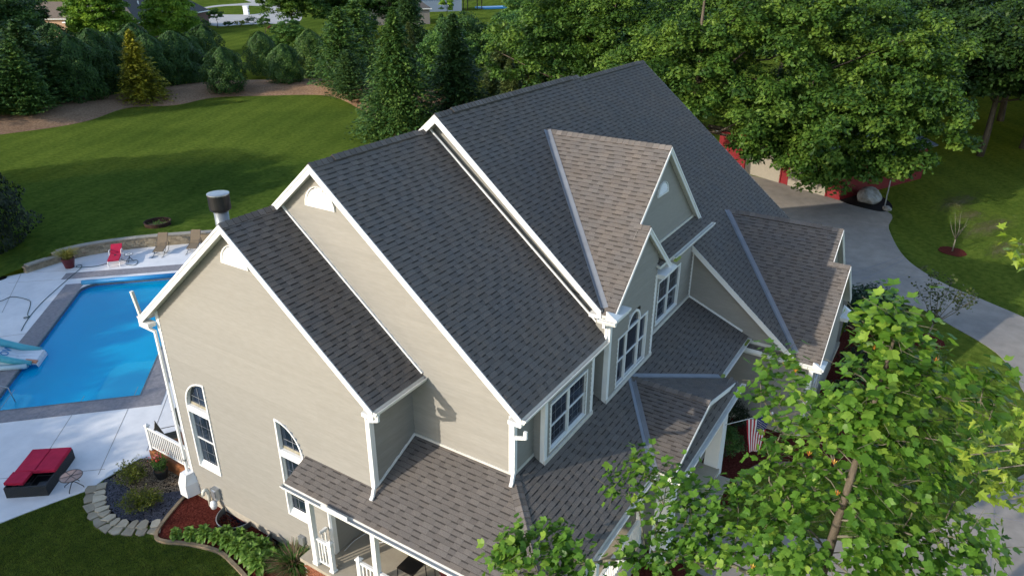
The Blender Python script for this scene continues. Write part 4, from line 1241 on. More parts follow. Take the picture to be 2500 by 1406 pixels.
def sheet(name, outer, holes, z, mat, parent=None, kind=None, thick=0.0):
    bm = bmesh.new()
    edges = []
    for loop in [outer] + list(holes):
        vs = [bm.verts.new((p[0], p[1], z)) for p in loop]
        for i in range(len(vs)):
            edges.append(bm.edges.new((vs[i], vs[(i + 1) % len(vs)])))
    bmesh.ops.triangle_fill(bm, use_beauty=True, use_dissolve=False, edges=edges)
    bmesh.ops.recalc_face_normals(bm, faces=bm.faces)
    if bm.faces and sum(f.normal.z for f in bm.faces) < 0:
        bmesh.ops.reverse_faces(bm, faces=bm.faces)
    if thick:
        bo = [e for e in bm.edges if len(e.link_faces) == 1]
        r = bmesh.ops.extrude_edge_only(bm, edges=bo)
        for v in r["geom"]:
            if isinstance(v, bmesh.types.BMVert): v.co.z -= thick
    me = bpy.data.meshes.new(name)
    bm.to_mesh(me); bm.free()
    me.materials.append(M[mat])
    o = link(name, me, parent)
    if kind: o["kind"] = kind
    return o
def smooth(pts, n=6, closed=False):
    """Catmull-Rom through 2D points"""
    out = []
    L = len(pts)
    rng_ = range(L) if closed else range(L - 1)
    for i in rng_:
        p0 = pts[(i - 1) % L] if closed or i > 0 else pts[0]
        p1 = pts[i]; p2 = pts[(i + 1) % L]
        p3 = pts[(i + 2) % L] if closed or i + 2 < L else pts[-1]
        for k in range(n):
            t = k / n
            out.append(tuple(0.5 * ((2 * p1[j]) + (-p0[j] + p2[j]) * t + (2 * p0[j] - 5 * p1[j] + 4 * p2[j] - p3[j]) * t * t + (-p0[j] + 3 * p1[j] - 3 * p2[j] + p3[j]) * t ** 3) for j in range(len(p1))))
    if not closed: out.append(tuple(pts[-1]))
    return out

well_holes = [well_outline(y, r) for y, r in WELLS]
sheet("ground", [(-900, -900), (1500, -900), (1500, 1500), (-900, 1500)], [pool_outline(.3)] + well_holes, 0.0, "lawn", kind="structure")
WALLCURVE = smooth([(6.95, 28.45), (8.6, 28.45), (10.25, 28.10), (12.2, 26.95), (13.8, 25.6), (15.4, 24.0), (17.0, 22.0), (18.3, 19.6), (19.0, 17.0)], 8)
patio_outer = [(-4.4, 8.5), (-3.3, 8.18), (-2.2, 7.80), (-1.45, 7.5), (-.93, 7.62), (-.2, 7.62), (.45, 7.62), (.60, 7.2), (.60, 4.3), (19.0, 4.3), (19.0, 17.0)] + [tuple(p) for p in reversed(WALLCURVE[1:-1])] + [(6.95, 28.55), (5.9, 29.0), (3.0, 30.2), (-2.0, 31.0), (-8.0, 29.0), (-11.0, 22.0), (-9.0, 13.0), (-6.5, 9.6)]
patio = sheet("patio", patio_outer, [pool_outline(.02)], 0.030, "patio", kind="structure", thick=.06)
# saw cuts in the patio
mb = MB()
def groove(a, b, z=.0345, w=.018):
    mb.bar((a[0], a[1], z), (b[0], b[1], z), w, .003)
for a, b in (((-2.9, 9.2), (1.6, 13.3)), ((-.9, 8.0), (3.2, 12.1)), ((-4.2, 12.2), (-.6, 8.1)), ((-5.6, 10.4), (.3, 16.2)), ((5.6, 27.9), (8.05, 25.3)), ((3.6, 24.3), (6.6, 28.6)), ((7.1, 28.3), (9.1, 25.9)), ((.8, 7.8), (3.7, 10.7)), ((-.7, 24.0), (3.9, 20.3))):
    groove(a, b)
gj = mb.build("patio_joint", M["driveway"]); gj.parent = patio
# coping: stamped darker border, as slabs
def band(name, s0, s1, t0, t1, z, mat, parent=None):
    m_ = MB(); m_.prism([st2(s0, t0), st2(s1, t0), st2(s1, t1), st2(s0, t1)], z - .05, z)
    return m_.build(name, M[mat], parent)
cop = []
pool = thing("swimming_pool", "rectangular blue swimming pool with grey stamped coping beside the house", "pool", (*st2(16.3, -8.9), 0))
pool.location = (0, 0, 0)
for k in range(5):
    t0 = -12.62 + k * 1.51; band("coping_slab", PS0 - .88, PS0, t0, t0 + 1.506, .040, "coping", pool)
for k in range(6):
    s0 = PS0 + .003 + k * 2.12
    band("coping_slab", s0, s0 + 2.117, PT0 - .92, PT0, .040, "coping", pool)
    band("coping_slab", s0, s0 + 2.117, PT1, PT1 + .93, .040, "coping", pool)
for k in range(4):
    t0 = -13.1 + k * 2.2; band("coping_slab", 23.55, 24.45, t0, t0 + 2.196, .040, "coping", pool)
mb = MB()
out = pool_outline(0.02)
n = len(out)
inner = pool_outline(-.05)
for i in range(n):
    j = (i + 1) % n
    mb.face([(*out[i], .046), (*out[j], .046), (*inner[j], .046), (*inner[i], .046)])
    mb.face([(*inner[i], .046), (*inner[j], .046), (*inner[j], -.09), (*inner[i], -.09)])
mb.build("pool_edge", M["galvanised_dark"], pool)
mb = MB()
DEEP = lambda s: -1.15 if s < 14.5 else (-1.15 - (s - 14.5) / 3.0 * 1.0 if s < 17.5 else -2.15)
for i in range(n):
    j = (i + 1) % n
    mb.face([(*inner[i], -.09), (*inner[j], -.09), (*inner[j], -.30), (*inner[i], -.30)], 1)
    mb.face([(*inner[i], -.30), (*inner[j], -.30), (*inner[j], -2.3), (*inner[i], -2.3)])
ss = [PS0, 12.5, 14.5, 16.0, 17.5, 20.0, PS1]
for a, b in zip(ss[:-1], ss[1:]):
    mb.face([st(a, PT0, DEEP(a)), st(a, PT1, DEEP(a)), st(b, PT1, DEEP(b)), st(b, PT0, DEEP(b))])
mb.build("pool_liner", [M["pool_liner"], M["pool_tile"]], pool)
# tanning shelf and corner steps
def rounded(s0, s1, t0, t1, r, corner_):
    pts = [(s0, t0), (s0, t1), (s1, t1), (s1, t0)]
    q = []
    for k, p in enumerate(pts):
        if k == corner_:
            a = pts[k - 1]; b = pts[(k + 1) % 4]
            da = Vector((a[0] - p[0], a[1] - p[1])).normalized(); db = Vector((b[0] - p[0], b[1] - p[1])).normalized()
            for i in range(7):
                u = i / 6
                q.append(tuple(Vector(p) + da * r * (1 - u) ** 2 + db * r * u ** 2))
        else: q.append(p)
    return [st2(*p) for p in q]
mb = MB(); mb.prism(rounded(PS0 + .04, 13.55, -7.95, PT1 - .06, .8, 3), -1.2, -.26); mb.build("tanning_shelf", M["pool_shelf"], pool)
for k, (ln, d) in enumerate(((1.75, .30), (1.95, .62), (2.15, .95))):
    mb = MB(); mb.prism(rounded(PS0 + .04, PS0 + ln, PT0 + .06, PT0 + .35 + d * 1.05, .45, 2), -1.18, -.22 - .20 * k - .002 * k)
    mb.build("pool_step", M["pool_shelf" if k < 2 else "pool_liner"], pool)
mb = MB(); mb.tube([st(PS0 + .9, PT0 - .35, .05), st(PS0 + .9, PT0 - .35, .75), st(PS0 + .9, PT0 - .05, .86), st(PS0 + .9, PT0 + .6, .55), st(PS0 + .9, PT0 + .72, -.3)], .022, 8); mb.build("handrail", M["galvanised"], pool, True)
# rippled water surface
mb = MB(); mb.face([(*p, -.13) for p in inner]); wt = mb.build("water", M["pool_water"], pool)
wt["kind"] = "structure"
mb = MB(); mb.tube([st(22.62, -11.75, .13), st(22.62, -5.6, .13)], .13, 14)
ro = mb.build("cover_reel", M["vinyl_print"], None, True); tag(ro, "long blue rolled pool cover along the far pool edge", "pool cover")

# patio borders towards the lawn: retaining wall
rw = thing("retaining_wall", "curved low stone retaining wall with pale caps behind the patio", "wall", (7, 28.4, 0)); rw.location = (0, 0, 0)
lens_ = [0.0]
for a, b in zip(WALLCURVE[:-1], WALLCURVE[1:]):
    lens_.append(lens_[-1] + math.hypot(b[0] - a[0], b[1] - a[1]))
def along(d):
    d = max(0.0, min(d, lens_[-1] - 1e-4))
    for i in range(len(lens_) - 1):
        if lens_[i + 1] >= d:
            f = (d - lens_[i]) / (lens_[i + 1] - lens_[i])
            a, b = WALLCURVE[i], WALLCURVE[i + 1]
            dx, dy = b[0] - a[0], b[1] - a[1]; L = math.hypot(dx, dy)
            return a[0] + dx * f, a[1] + dy * f, dx / L, dy / L
rs = random.Random(5)
for row in range(5):
    d = rs.uniform(0, .2) * -1
    while d < 15.5:
        w_ = rs.choice([.22, .3, .38, .48])
        top = .40 if d < 1.35 else .66
        z0 = row * .132
        if z0 + .13 <= top + .02:
            x, y, tx, ty = along(d + w_ / 2)
            nx, ny = -ty, tx            # towards the lawn
            dep = .30; pr = rs.uniform(-.018, .012)
            a = Vector((x - tx * (w_ / 2 - .006) - nx * pr, y - ty * (w_ / 2 - .006) - ny * pr, 0)); b = Vector((x + tx * (w_ / 2 - .006) - nx * pr, y + ty * (w_ / 2 - .006) - ny * pr, 0))
            n_ = Vector((nx * dep, ny * dep, 0)); h0 = Vector((0, 0, z0 + .004)); h1 = Vector((0, 0, z0 + .128))
            m_ = MB(); m_.hexa([a + h0, b + h0, b + n_ + h0, a + n_ + h0, a + h1, b + h1, b + n_ + h1, a + n_ + h1], 0, rs.uniform(.75, 1.2))
            m_.build("stone", M["wall_stone"], rw)
        d += w_
d = -.06
while d < 15.4:
    w_ = .62; top = .40 if d < 1.30 else .66
    x, y, tx, ty = along(max(0.01, d)); x2, y2, tx2, ty2 = along(d + w_ - .008)
    nx, ny = -ty, tx; nx2, ny2 = -ty2, tx2
    m_ = MB(); z0, z1 = top + .003, top + .07
    q = [(x - nx * .06, y - ny * .06), (x2 - nx2 * .06, y2 - ny2 * .06), (x2 + nx2 * .36, y2 + ny2 * .36), (x + nx * .36, y + ny * .36)]
    m_.hexa([(*p, z0) for p in q] + [(*p, z1) for p in q]); m_.build("cap_stone", M["cap_stone"], rw)
    d += w_
# lawn bank behind the wall
mb = MB()
def wnorm(k):
    p, q = WALLCURVE[max(0, k - 1)], WALLCURVE[min(len(WALLCURVE) - 1, k + 1)]
    dx, dy = q[0] - p[0], q[1] - p[1]; L = math.hypot(dx, dy)
    return -dy / L, dx / L
rows = [(0.25, .60), (2.0, .58), (5.0, .44), (9.0, .22), (14.0, .06), (20.0, -.05)]
def bpt(k, d, h):
    nx, ny = wnorm(k); f = min(1.0, .55 + max(0.0, lens_[k] - 1.1) * 2.0)
    return (WALLCURVE[k][0] + nx * d, WALLCURVE[k][1] + ny * d, h * f if h > 0 else h)
for i in range(len(WALLCURVE) - 1):
    for (d0, f0), (d1, f1) in zip(rows[:-1], rows[1:]):
        mb.face([bpt(i, d0, f0), bpt(i + 1, d0, f0), bpt(i + 1, d1, f1), bpt(i, d1, f1)])
# left end of the bank slopes down beside the patio
for (d0, f0), (d1, f1) in zip(rows[:-1], rows[1:]):
    a, b = bpt(0, d0, f0), bpt(0, d1, f1)
    mb.face([(a[0] - 2.5 - d0 * .2, a[1] + .3, -.03), a, b, (b[0] - 2.5 - d1 * .2, b[1] + .3, -.03)])
bk = mb.build("lawn_bank", M["lawn"], None, True); bk["kind"] = "structure"

# ---------------------------------------------------------------- planting beds by the house
sheet("mulch_bed", smooth([(.33, 4.52), (-.27, 4.33), (-1.13, 3.93), (-1.52, 3.62), (-1.55, 3.26), (-1.18, 2.42), (-.92, 1.44), (-1.02, .5), (-1.2, -.6), (-1.05, -1.6), (-.7, -2.3)], 5) + [(-.3, -2.6), (-.2, -1.7), (XA + .1, -1.6), (XA + .1, 4.5)], well_holes, .045, "mulch_red", kind="structure", thick=.05)
sheet("gravel_bed", [(.62, 7.55), (.62, 4.3), (.33, 4.55), (-.27, 4.36), (-1.13, 3.97), (-1.45, 4.3), (-1.95, 5.3), (-1.85, 6.3), (-1.3, 7.3), (-.93, 7.58)], [], .022, "pebble", kind="structure")
# edging board between mulch and stones
edge_pts = smooth([(.33, 4.56), (-.27, 4.36), (-1.13, 3.97), (-1.58, 3.65), (-1.62, 3.26), (-1.24, 2.42), (-.97, 1.44), (-1.08, .5), (-1.26, -.6), (-1.1, -1.6), (-.75, -2.35)], 5)
be = thing("bed_edging", "tan concrete edging curving round the red mulch bed", "edging")
for a, b in zip(edge_pts[:-1], edge_pts[1:]):
    m_ = MB(); m_.bar((a[0], a[1], .04), (b[0] + (b[0] - a[0]) * -.02, b[1] + (b[1] - a[1]) * -.02, .04), .11, .11); m_.build("edging_piece", M["edging"], be)
# loose stones as real pieces
def scatter_poly(poly, n, rng):
    xs = [p[0] for p in poly]; ys = [p[1] for p in poly]
    out_ = []
    P_ = np.array(poly)
    while len(out_) < n:
        x = rng.uniform(min(xs), max(xs)); y = rng.uniform(min(ys), max(ys))
        ins = False; j = len(poly) - 1
        for i in range(len(poly)):
            if (poly[i][1] > y) != (poly[j][1] > y) and x < (poly[j][0] - poly[i][0]) * (y - poly[i][1]) / (poly[j][1] - poly[i][1]) + poly[i][0]: ins = not ins
            j = i
        if ins: out_.append((x, y))
    return out_
def loose(name, poly, n, size, flat, mat, label, seed):
    rg = random.Random(seed); mb = MB()
    for x, y in scatter_poly(poly, n, rg):
        s = size * rg.uniform(.6, 1.3); a = rg.uniform(0, 6.28); c = rg.uniform(.55, 1.5)
        h = s * flat; tl = rg.uniform(-.3, .3)
        q = [(s * math.cos(a + k * 1.571) * (1 if k % 2 else .7), s * math.sin(a + k * 1.571) * (1 if k % 2 else .7), tl * s * math.cos(k * 1.571)) for k in range(4)]
        z = .028 + rg.uniform(0, .02)
        pts = [(x + p[0], y + p[1], z + p[2]) for p in q]; apx = (x, y, z + h); 
        for k in range(4): mb.face([pts[k], pts[(k + 1) % 4], apx], 0, c)
    return tag(mb.build(name, M[mat]), label, None, None, "stuff")
loose("gravel", [(.6, 7.5), (.6, 4.35), (.33, 4.62), (-.35, 5.3), (-.75, 5.8), (-.75, 7.45)], 5200, .022, .7, "pebble", "tan river gravel in the bed beside the deck", 1)
loose("slate_chips", [(-.35, 5.3), (.33, 4.62), (-.27, 4.42), (-1.13, 4.03), (-1.45, 4.5), (-1.75, 5.3), (-1.6, 6.3), (-.95, 7.5), (-.72, 7.45), (-.72, 5.8)], 4600, .034, .35, "slate_chip", "blue grey slate chips round the shrubs", 2)
loose("mulch_chips", smooth([(.25, 4.40), (-.27, 4.25), (-1.1, 3.86), (-1.42, 3.62), (-1.45, 3.26), (-1.08, 2.42), (-.82, 1.44), (-.92, .5), (-1.1, -.6), (-.95, -1.6)], 3) + [(-.3, -1.7), (.2, -1.5), (.2, 4.3)], 5200, .03, .35, "mulch_red", "red shredded mulch chips by the tan wall", 4)
# flagstone border
fs = thing("flagstone_border", "pale flat flagstones laid round the slate chip bed", "stone edging")
rg = random.Random(12)
path = smooth([(-1.15, 7.55), (-1.75, 6.75), (-2.02, 5.95), (-2.05, 5.2), (-1.78, 4.6), (-1.45, 4.12), (-1.22, 3.9)], 6)
pl_ = [0.0]
for a, b in zip(path[:-1], path[1:]): pl_.append(pl_[-1] + math.hypot(b[0] - a[0], b[1] - a[1]))
def onpath(d):
    d = max(0, min(d, pl_[-1] - 1e-5))
    for i in range(len(pl_) - 1):
        if pl_[i + 1] >= d:
            f = (d - pl_[i]) / (pl_[i + 1] - pl_[i]); a, b = path[i], path[i + 1]
            L = math.hypot(b[0] - a[0], b[1] - a[1])
            return Vector((a[0] + (b[0] - a[0]) * f, a[1] + (b[1] - a[1]) * f)), Vector((-(b[1] - a[1]) / L, (b[0] - a[0]) / L))
for row, (o0, o1, dd) in enumerate(((-.02, .26, .36), (-.30, -.04, .42))):
    d = .05
    while d < pl_[-1] - .2:
        w_ = dd * rg.uniform(.8, 1.25)
        pts = []
        for (dx, oo) in ((.02 + rg.uniform(-.03, .05), o0 + rg.uniform(-.05, .05)), (w_ / 2, o0 - .03), (w_ - .03, o0), (w_ - .04, o1), (w_ * .5, o1 + rg.uniform(.0, .12)), (.04, o1)):
            p, nrm = onpath(d + dx + rg.uniform(-.025, .025))
            q = p + nrm * (oo + rg.uniform(-.05, .05)) * 1.0
            pts.append((q.x, q.y))
        m_ = MB(); c = rg.uniform(.8, 1.25) if row == 0 else rg.uniform(.60, .95)
        m_.prism(pts, -.02, .075 + rg.uniform(-.008, .012) - row * .02, 0, c); m_.build("flagstone", M["flagstone"], fs)
        d += w_
# window wells
for k, (yc, r) in enumerate(WELLS):
    o_ = well_outline(yc, r); i_ = well_outline(yc, r, g=-.018)
    mb = MB()
    for i in range(len(o_) - 1):
        z0, z1 = -.75, .24
        mb.face([(*o_[i], z0), (*o_[i + 1], z0), (*o_[i + 1], z1), (*o_[i], z1)]); mb.face([(*i_[i], z1), (*i_[i + 1], z1), (*i_[i + 1], z0), (*i_[i], z0)]); mb.face([(*o_[i], z1), (*o_[i + 1], z1), (*i_[i + 1], z1), (*i_[i], z1)])
    w_ = mb.build("window_well", M["galvanised_dark"])
    tag(w_, ["galvanised half round window well nearer the porch", "galvanised half round window well nearer the deck"][1 - k], "window well", "window wells by the tan wall")
    mb = MB(); mb.tube([(*p, .245) for p in o_], .014, 6); mb.build("rim", M["galvanised"], w_, True)
    mb = MB(); mb.face([(*p, -.70) for p in o_]); mb.build("well_floor", M["pebble"], w_)
    mb = MB(); mb.box((XA - .04, yc - .4, -.6), (XA + .02, yc + .4, .02)); mb.build("pane", M["window_glass"], w_)
box_part("foundation", (XA - .012, -2.2, -.8), (XA + .02, 4.2, .33), "foundation")

# ---------------------------------------------------------------- driveway, walk, front beds
drive = sheet("driveway", [(22.9, 7.0), (52.0, 3.2)] + smooth([(49.3, -.6), (47.5, -6.2), (45.3, -11.25), (41.4, -11.84), (36.4, -13.35), (33.5, -15.5), (32.0, -17.7), (30.2, -20.2), (25.5, -26.0), (16, -34)], 5) + [(8, -34)] + smooth([(13, -28), (19.5, -22.0), (22.3, -19.5), (24.0, -18.97), (26.0, -18.18), (27.76, -16.44), (29.3, -14.5), (28.4, -12.8), (26.2, -11.2), (22.9, -9.8)], 5), [], .02, "driveway", kind="structure", thick=.05)
mb = MB()
for a, b in (((34.2, -15.2), (29.3, -8.0)), ((41.2, -11.9), (36.8, 4.5)), ((29.3, -14.4), (33.4, -15.5)), ((30.8, -11.5), (36.2, -13.4)), ((36.6, -13.2), (24, -7.3)), ((46.8, -8), (24, 1.5)), ((30.2, 5.8), (29.0, -12.4))):
    groove(a, b, .0245, .03)
o = mb.build("drive_joint", M["coping"]); o.parent = drive
walk = sheet("walk", [(6.2, -10.6), (8.2, -10.6), (8.7, -12.4), (9.24, -13.4), (10.35, -16.0), (12.5, -17.15), (14.9, -18.35), (17.2, -19.6), (20.5, -20.3), (15, -27), (8.0, -24.0), (5.2, -17.5), (5.6, -13.0)], [], .024, "driveway", kind="structure", thick=.05)
mb = MB()
for a, b in (((14.95, -18.4), (8.2, -18.3)), ((13.2, -17.5), (14.8, -23.0)), ((8.75, -12.5), (6.0, -12.2)), ((10.3, -16.0), (5.8, -15.6)), ((11.6, -16.7), (9.2, -22))):
    groove(a, b, .0285, .025)
o = mb.build("walk_joint", M["coping"]); o.parent = walk
fb = sheet("front_mulch_bed", [(14.2, -7.0), (8.4, -7.0), (8.4, -10.7)] + smooth([(9.2, -11.0), (9.9, -11.05), (10.64, -10.89), (11.5, -11.05), (12.2, -11.5), (12.75, -12.5), (13.1, -13.6), (14.0, -14.3), (16.5, -14.4), (19.5, -14.3), (23.0, -14.6), (25.6, -13.6), (25.9, -12.0)], 5) + [(22.8, -11.9), (22.8, -10.0)], [], .05, "mulch_red", kind="structure", thick=.06)
sheet("porch_mulch_bed", [(-.9, -9.4), (-.9, -10.6), (2.5, -11.0), (5.4, -11.2), (6.1, -10.6), (6.1, -9.3)], [], .05, "mulch_red", kind="structure", thick=.06)
fe = thing("front_bed_edging", "reddish scalloped edging curving between the front lawn and mulch bed", "edging")
ep = smooth([(8.5, -10.75), (9.2, -11.05), (9.9, -11.1), (10.64, -10.94), (11.5, -11.1), (12.2, -11.55), (12.8, -12.55), (13.1, -13.65), (14.0, -14.36)], 5)
for a, b in zip(ep[:-1], ep[1:]):
    m_ = MB(); m_.bar((a[0], a[1], .05), (b[0] - (b[0] - a[0]) * .03, b[1] - (b[1] - a[1]) * .03, .05), .13, .12); m_.build("edging_piece", M["edging"], fe)
# berm of bark mulch under the conifer row
bfront = smooth([(10, 72), (23.4, 67.2), (31.0, 66.1), (38.4, 69.6), (42.6, 66.4), (48.2, 66.8), (52.8, 62.4), (57.1, 55.8), (53.0, 46.5), (48.5, 39.0), (44.0, 33.0), (41, 27), (44, 18)], 6)
mb = MB()
prof = [(0, .01), (.6, .22), (2.5, .75), (5.0, .95), (8.0, .85), (11, .35), (13, -.05)]
for i in range(len(bfront) - 1):
    a, b = bfront[i], bfront[i + 1]
    def nrm(k):
        p, q = bfront[max(0, k - 2)], bfront[min(len(bfront) - 1, k + 2)]
        dx, dy = q[0] - p[0], q[1] - p[1]; L = math.hypot(dx, dy); return (-dy / L, dx / L)
    na, nb = nrm(i), nrm(i + 1)
    for (d0, h0), (d1, h1) in zip(prof[:-1], prof[1:]):
        mb.face([(a[0] + na[0] * d0, a[1] + na[1] * d0, h0), (b[0] + nb[0] * d0, b[1] + nb[1] * d0, h0), (b[0] + nb[0] * d1, b[1] + nb[1] * d1, h1), (a[0] + na[0] * d1, a[1] + na[1] * d1, h1)])
o = mb.build("mulch_berm", M["mulch_brown"], None, True); o["kind"] = "structure"
# bare dry patches in the right lawn
rg = random.Random(4)
for c, (cx, cy, rx, ry) in enumerate(((50.5, -15.3, 3.2, .8), (45.4, -17.4, 3.4, .75), (41.2, -18.2, 2.0, .5), (47.5, -16.2, 1.8, .6), (35.0, -14.3, 1.0, .16))):
    o = sheet("dry_patch", [(-1, -1), (1, -1), (1, 1), (-1, 1)], [], 0, "dry_patch", kind="structure")
    o.location = (cx, cy, .006 + c * .003); o.scale = (rx * 1.3, ry * 1.8, 1); o.rotation_euler = (0, 0, rg.uniform(-.4, .2))
for cx, cy in ((39.07, -15.67), (25.4, -15.4)):
    pts = [(cx + rr_ * math.cos(a), cy + rr_ * math.sin(a)) for a, rr_ in [(k * 6.283 / 18, rg.uniform(.7, .85)) for k in range(18)]]
    sheet("tree_mulch_ring", pts, [], .03, "mulch_red", kind="structure", thick=.04)
sheet("boulder_bed", smooth([(46.1, -8.0), (45.0, -10.4), (45.4, -11.3), (46.8, -11.4), (48.6, -10.6), (49.3, -9.3), (48.4, -8.2)], 4, True), [], .04, "slate_chip", kind="structure", thick=.05)
# far street
sheet("road", smooth([(100, 170), (112.9, 159), (113.6, 150.2), (118.6, 150.0), (123.8, 147.1), (130.0, 143.0), (140, 150), (165, 178), (190, 215), (210, 240)], 4) + [(200, 250)] + smooth([(184, 224), (175, 223), (164.8, 221), (148, 208.5), (130, 190)], 4), [smooth([(139.5, 194.5), (138.7, 187.0), (140.3, 181.5), (145.5, 176.5), (154.6, 181.5), (163, 190), (168.5, 198), (172.0, 206.5), (169.6, 214), (161.3, 214.3), (149, 206.5)], 4, True)], .02, "road", kind="structure")
# ------------------------------------------------------------------ garden furniture and small things
def place(o, x, y, rz, z=0.0):
    o.location = (x, y, z); o.rotation_euler = (0, 0, rz)
    return o
def rbox(mb, x0, x1, y0, y1, z0, z1, r=.03, m=0):
    """box with a bevelled top rim (cushions, lids)"""
    mb.hexa([(x0, y0, z0), (x1, y0, z0), (x1, y1, z0), (x0, y1, z0), (x0, y0, z1 - r), (x1, y0, z1 - r), (x1, y1, z1 - r), (x0, y1, z1 - r)], m)
    mb.hexa([(x0, y0, z1 - r + .0004), (x1, y0, z1 - r + .0004), (x1, y1, z1 - r + .0004), (x0, y1, z1 - r + .0004), (x0 + r, y0 + r, z1), (x1 - r, y0 + r, z1), (x1 - r, y1 - r, z1), (x0 + r, y1 - r, z1)], m)
def slab_between(mb, a, b, w, th, m=0):
    """flat padded panel from a to b (centre line), width w across y"""
    mb.bar(a, b, w, th, (0, 0, 1), m)

# double daybed: local x along its length (foot at 0), y across
DB = thing("daybed", "black wicker double daybed with red cushions, near end open, on the patio", "daybed")
Lv = Vector((1.56, 1.23)); ang = math.atan2(Lv.y, Lv.x)
place(DB, -2.80, 8.88, ang, .032)
W2, LN, HB = .665, 2.0, .40
mb = MB()
for lo, hi in (((0, -W2, 0), (.05, W2, HB)), ((LN - .05, -W2, 0), (LN, W2, HB)), ((.05, -W2, 0), (LN - .05, -W2 + .05, HB)), ((.05, W2 - .05, 0), (LN - .05, W2, HB))):
    mb.box(lo, hi)
mb.box((.05, -W2 + .05, .03), (LN - .05, W2 - .05, .05))
mb.build("base", M["wicker"], DB)
mb = MB()
for y0, y1 in ((-.55, -.06), (.06, .5)):
    mb.tube([(.18, y0, .30), (.70, y0, .30), (.70, y1, .30), (.18, y1, .30), (.18, y0, .30)], .014, 6)
mb.tube([(.05, 0, .24), (.85, 0, .24)], .018, 6)
mb.build("lift_frame", M["dark_frame"], DB)
mb = MB(); mb.box((.12, .10, .10), (.62, .50, .115)); mb.box((.12, -.52, .10), (.62, -.12, .115)); mb.build("storage_panel", M["galvanised_dark"], DB)
mb = MB(); rbox(mb, .74, LN - .02, -W2 + .01, -.005, HB + .002, HB + .115, .03); mb.build("cushion", M["cushion_red"], DB)
mb = MB(); rbox(mb, .74, LN - .02, .005, W2 - .01, HB + .002, HB + .115, .03); mb.build("cushion", M["cushion_red"], DB)
mb = MB(); mb.bar((.72, .38, HB + .05), (.16, .42, HB + .03), .62, .10); c_ = mb.build("back_cushion", M["cushion_red"], DB)
mb = MB(); mb.bar((.735, -W2 + .02, HB + .055), (.735, .06, HB + .055), .05, .10); mb.build("cushion_end", M["cushion_red"], DB)
mb = MB(); mb.tube([(.20, .70, HB), (.34, .68, .14)], .012, 6); mb.build("strut", M["dark_frame"], DB)

def round_table(name, label, x, y, r, h, top_mat, legs=4, z=.032):
    t = thing(name, label, "table", (x, y, z))
    mb = MB(); mb.lathe([(r - .02, h - .012), (r - .02, h)], 28); mb.build("table_top", M[top_mat], t)
    mb = MB(); mb.tube([((r - .012) * math.cos(a), (r - .012) * math.sin(a), h - .004) for a in [k * 6.2832 / 28 for k in range(29)]], .014, 6, cap=False)
    mb.build("rim", M["dark_frame"], t, True)
    mb = MB()
    for k in range(3):
        a = .5 + k * math.pi / 3
        mb.bar((-(r - .02) * math.cos(a), -(r - .02) * math.sin(a), h + .006), ((r - .02) * math.cos(a), (r - .02) * math.sin(a), h + .006), .016, .006)
    mb.build("cross_bar", M["dark_frame"], t)
    mb = MB(); mb.tube([(0, 0, h - .02), (0, 0, h * .45)], .022, 8); mb.build("stem", M["dark_frame"], t)
    for k in range(legs):
        a = .6 + k * 2 * math.pi / legs
        mb = MB(); c, s = math.cos(a), math.sin(a)
        mb.tube([(0, 0, h * .55), (r * .35 * c, r * .35 * s, h * .42), (r * .85 * c, r * .85 * s, h * .12), (r * .9 * c, r * .9 * s, 0.0)], .014, 6)
        mb.build("leg", M["dark_frame"], t)
    return t
round_table("side_table", "round glass topped side table beside the black wicker daybed", -1.70, 8.05, .36, .48, "table_glass")
round_table("side_table", "small pale topped side table beside the red chaise", 11.02, 25.15, .24, .46, "white_plastic")

# red chaise longue on a white frame: local x from foot to head
CH = thing("chaise_longue", "white chaise longue with red cushion standing before the stone wall", "chaise longue")
place(CH, 10.02, 25.10, math.atan2(1.5, 1.2), .032)
for s in (-.30, .30):
    mb = MB(); mb.tube([(0, s, .02), (.03, s, .24), (.10, s, .33), (1.05, s, .34), (1.30, s, .36)], .026, 8); mb.build("side_rail", M["white_plastic"], CH)
    mb = MB(); mb.tube([(.95, s, .34), (1.0, s * 1.08, .60), (1.15, s * 1.08, .64), (1.45, s * 1.04, .58), (1.62, s, .40), (1.66, s, .02)], .026, 8); mb.build("arm", M["white_plastic"], CH)
    mb = MB(); mb.tube([(.10, s, .33), (-.02, s, .02)], .024, 6); mb.build("leg", M["white_plastic"], CH)
mb = MB(); mb.tube([(.03, -.30, .12), (.03, .30, .12)], .018, 6); mb.tube([(.05, -.30, .31), (.05, .30, .31)], .018, 6); mb.build("cross_bar", M["white_plastic"], CH)
mb = MB(); slab_between(mb, (.02, 0, .40), (.62, 0, .40), .60, .09); mb.build("cushion", M["cushion_red"], CH)
mb = MB(); slab_between(mb, (.635, 0, .40), (1.18, 0, .40), .60, .09); mb.build("cushion", M["cushion_red"], CH)
mb = MB(); slab_between(mb, (1.20, 0, .42), (1.86, 0, .74), .60, .09); mb.build("back_cushion", M["cushion_red"], CH)
mb = MB(); mb.bar((.72, .02, .452), (.86, -.03, .46), .07, .03); sg_ = mb.build("sunglasses", M["black_metal"], None); tag(sg_, "dark sunglasses left on the red chaise cushion", "sunglasses"); place(sg_, 10.02, 25.10, math.atan2(1.5, 1.2), .032)

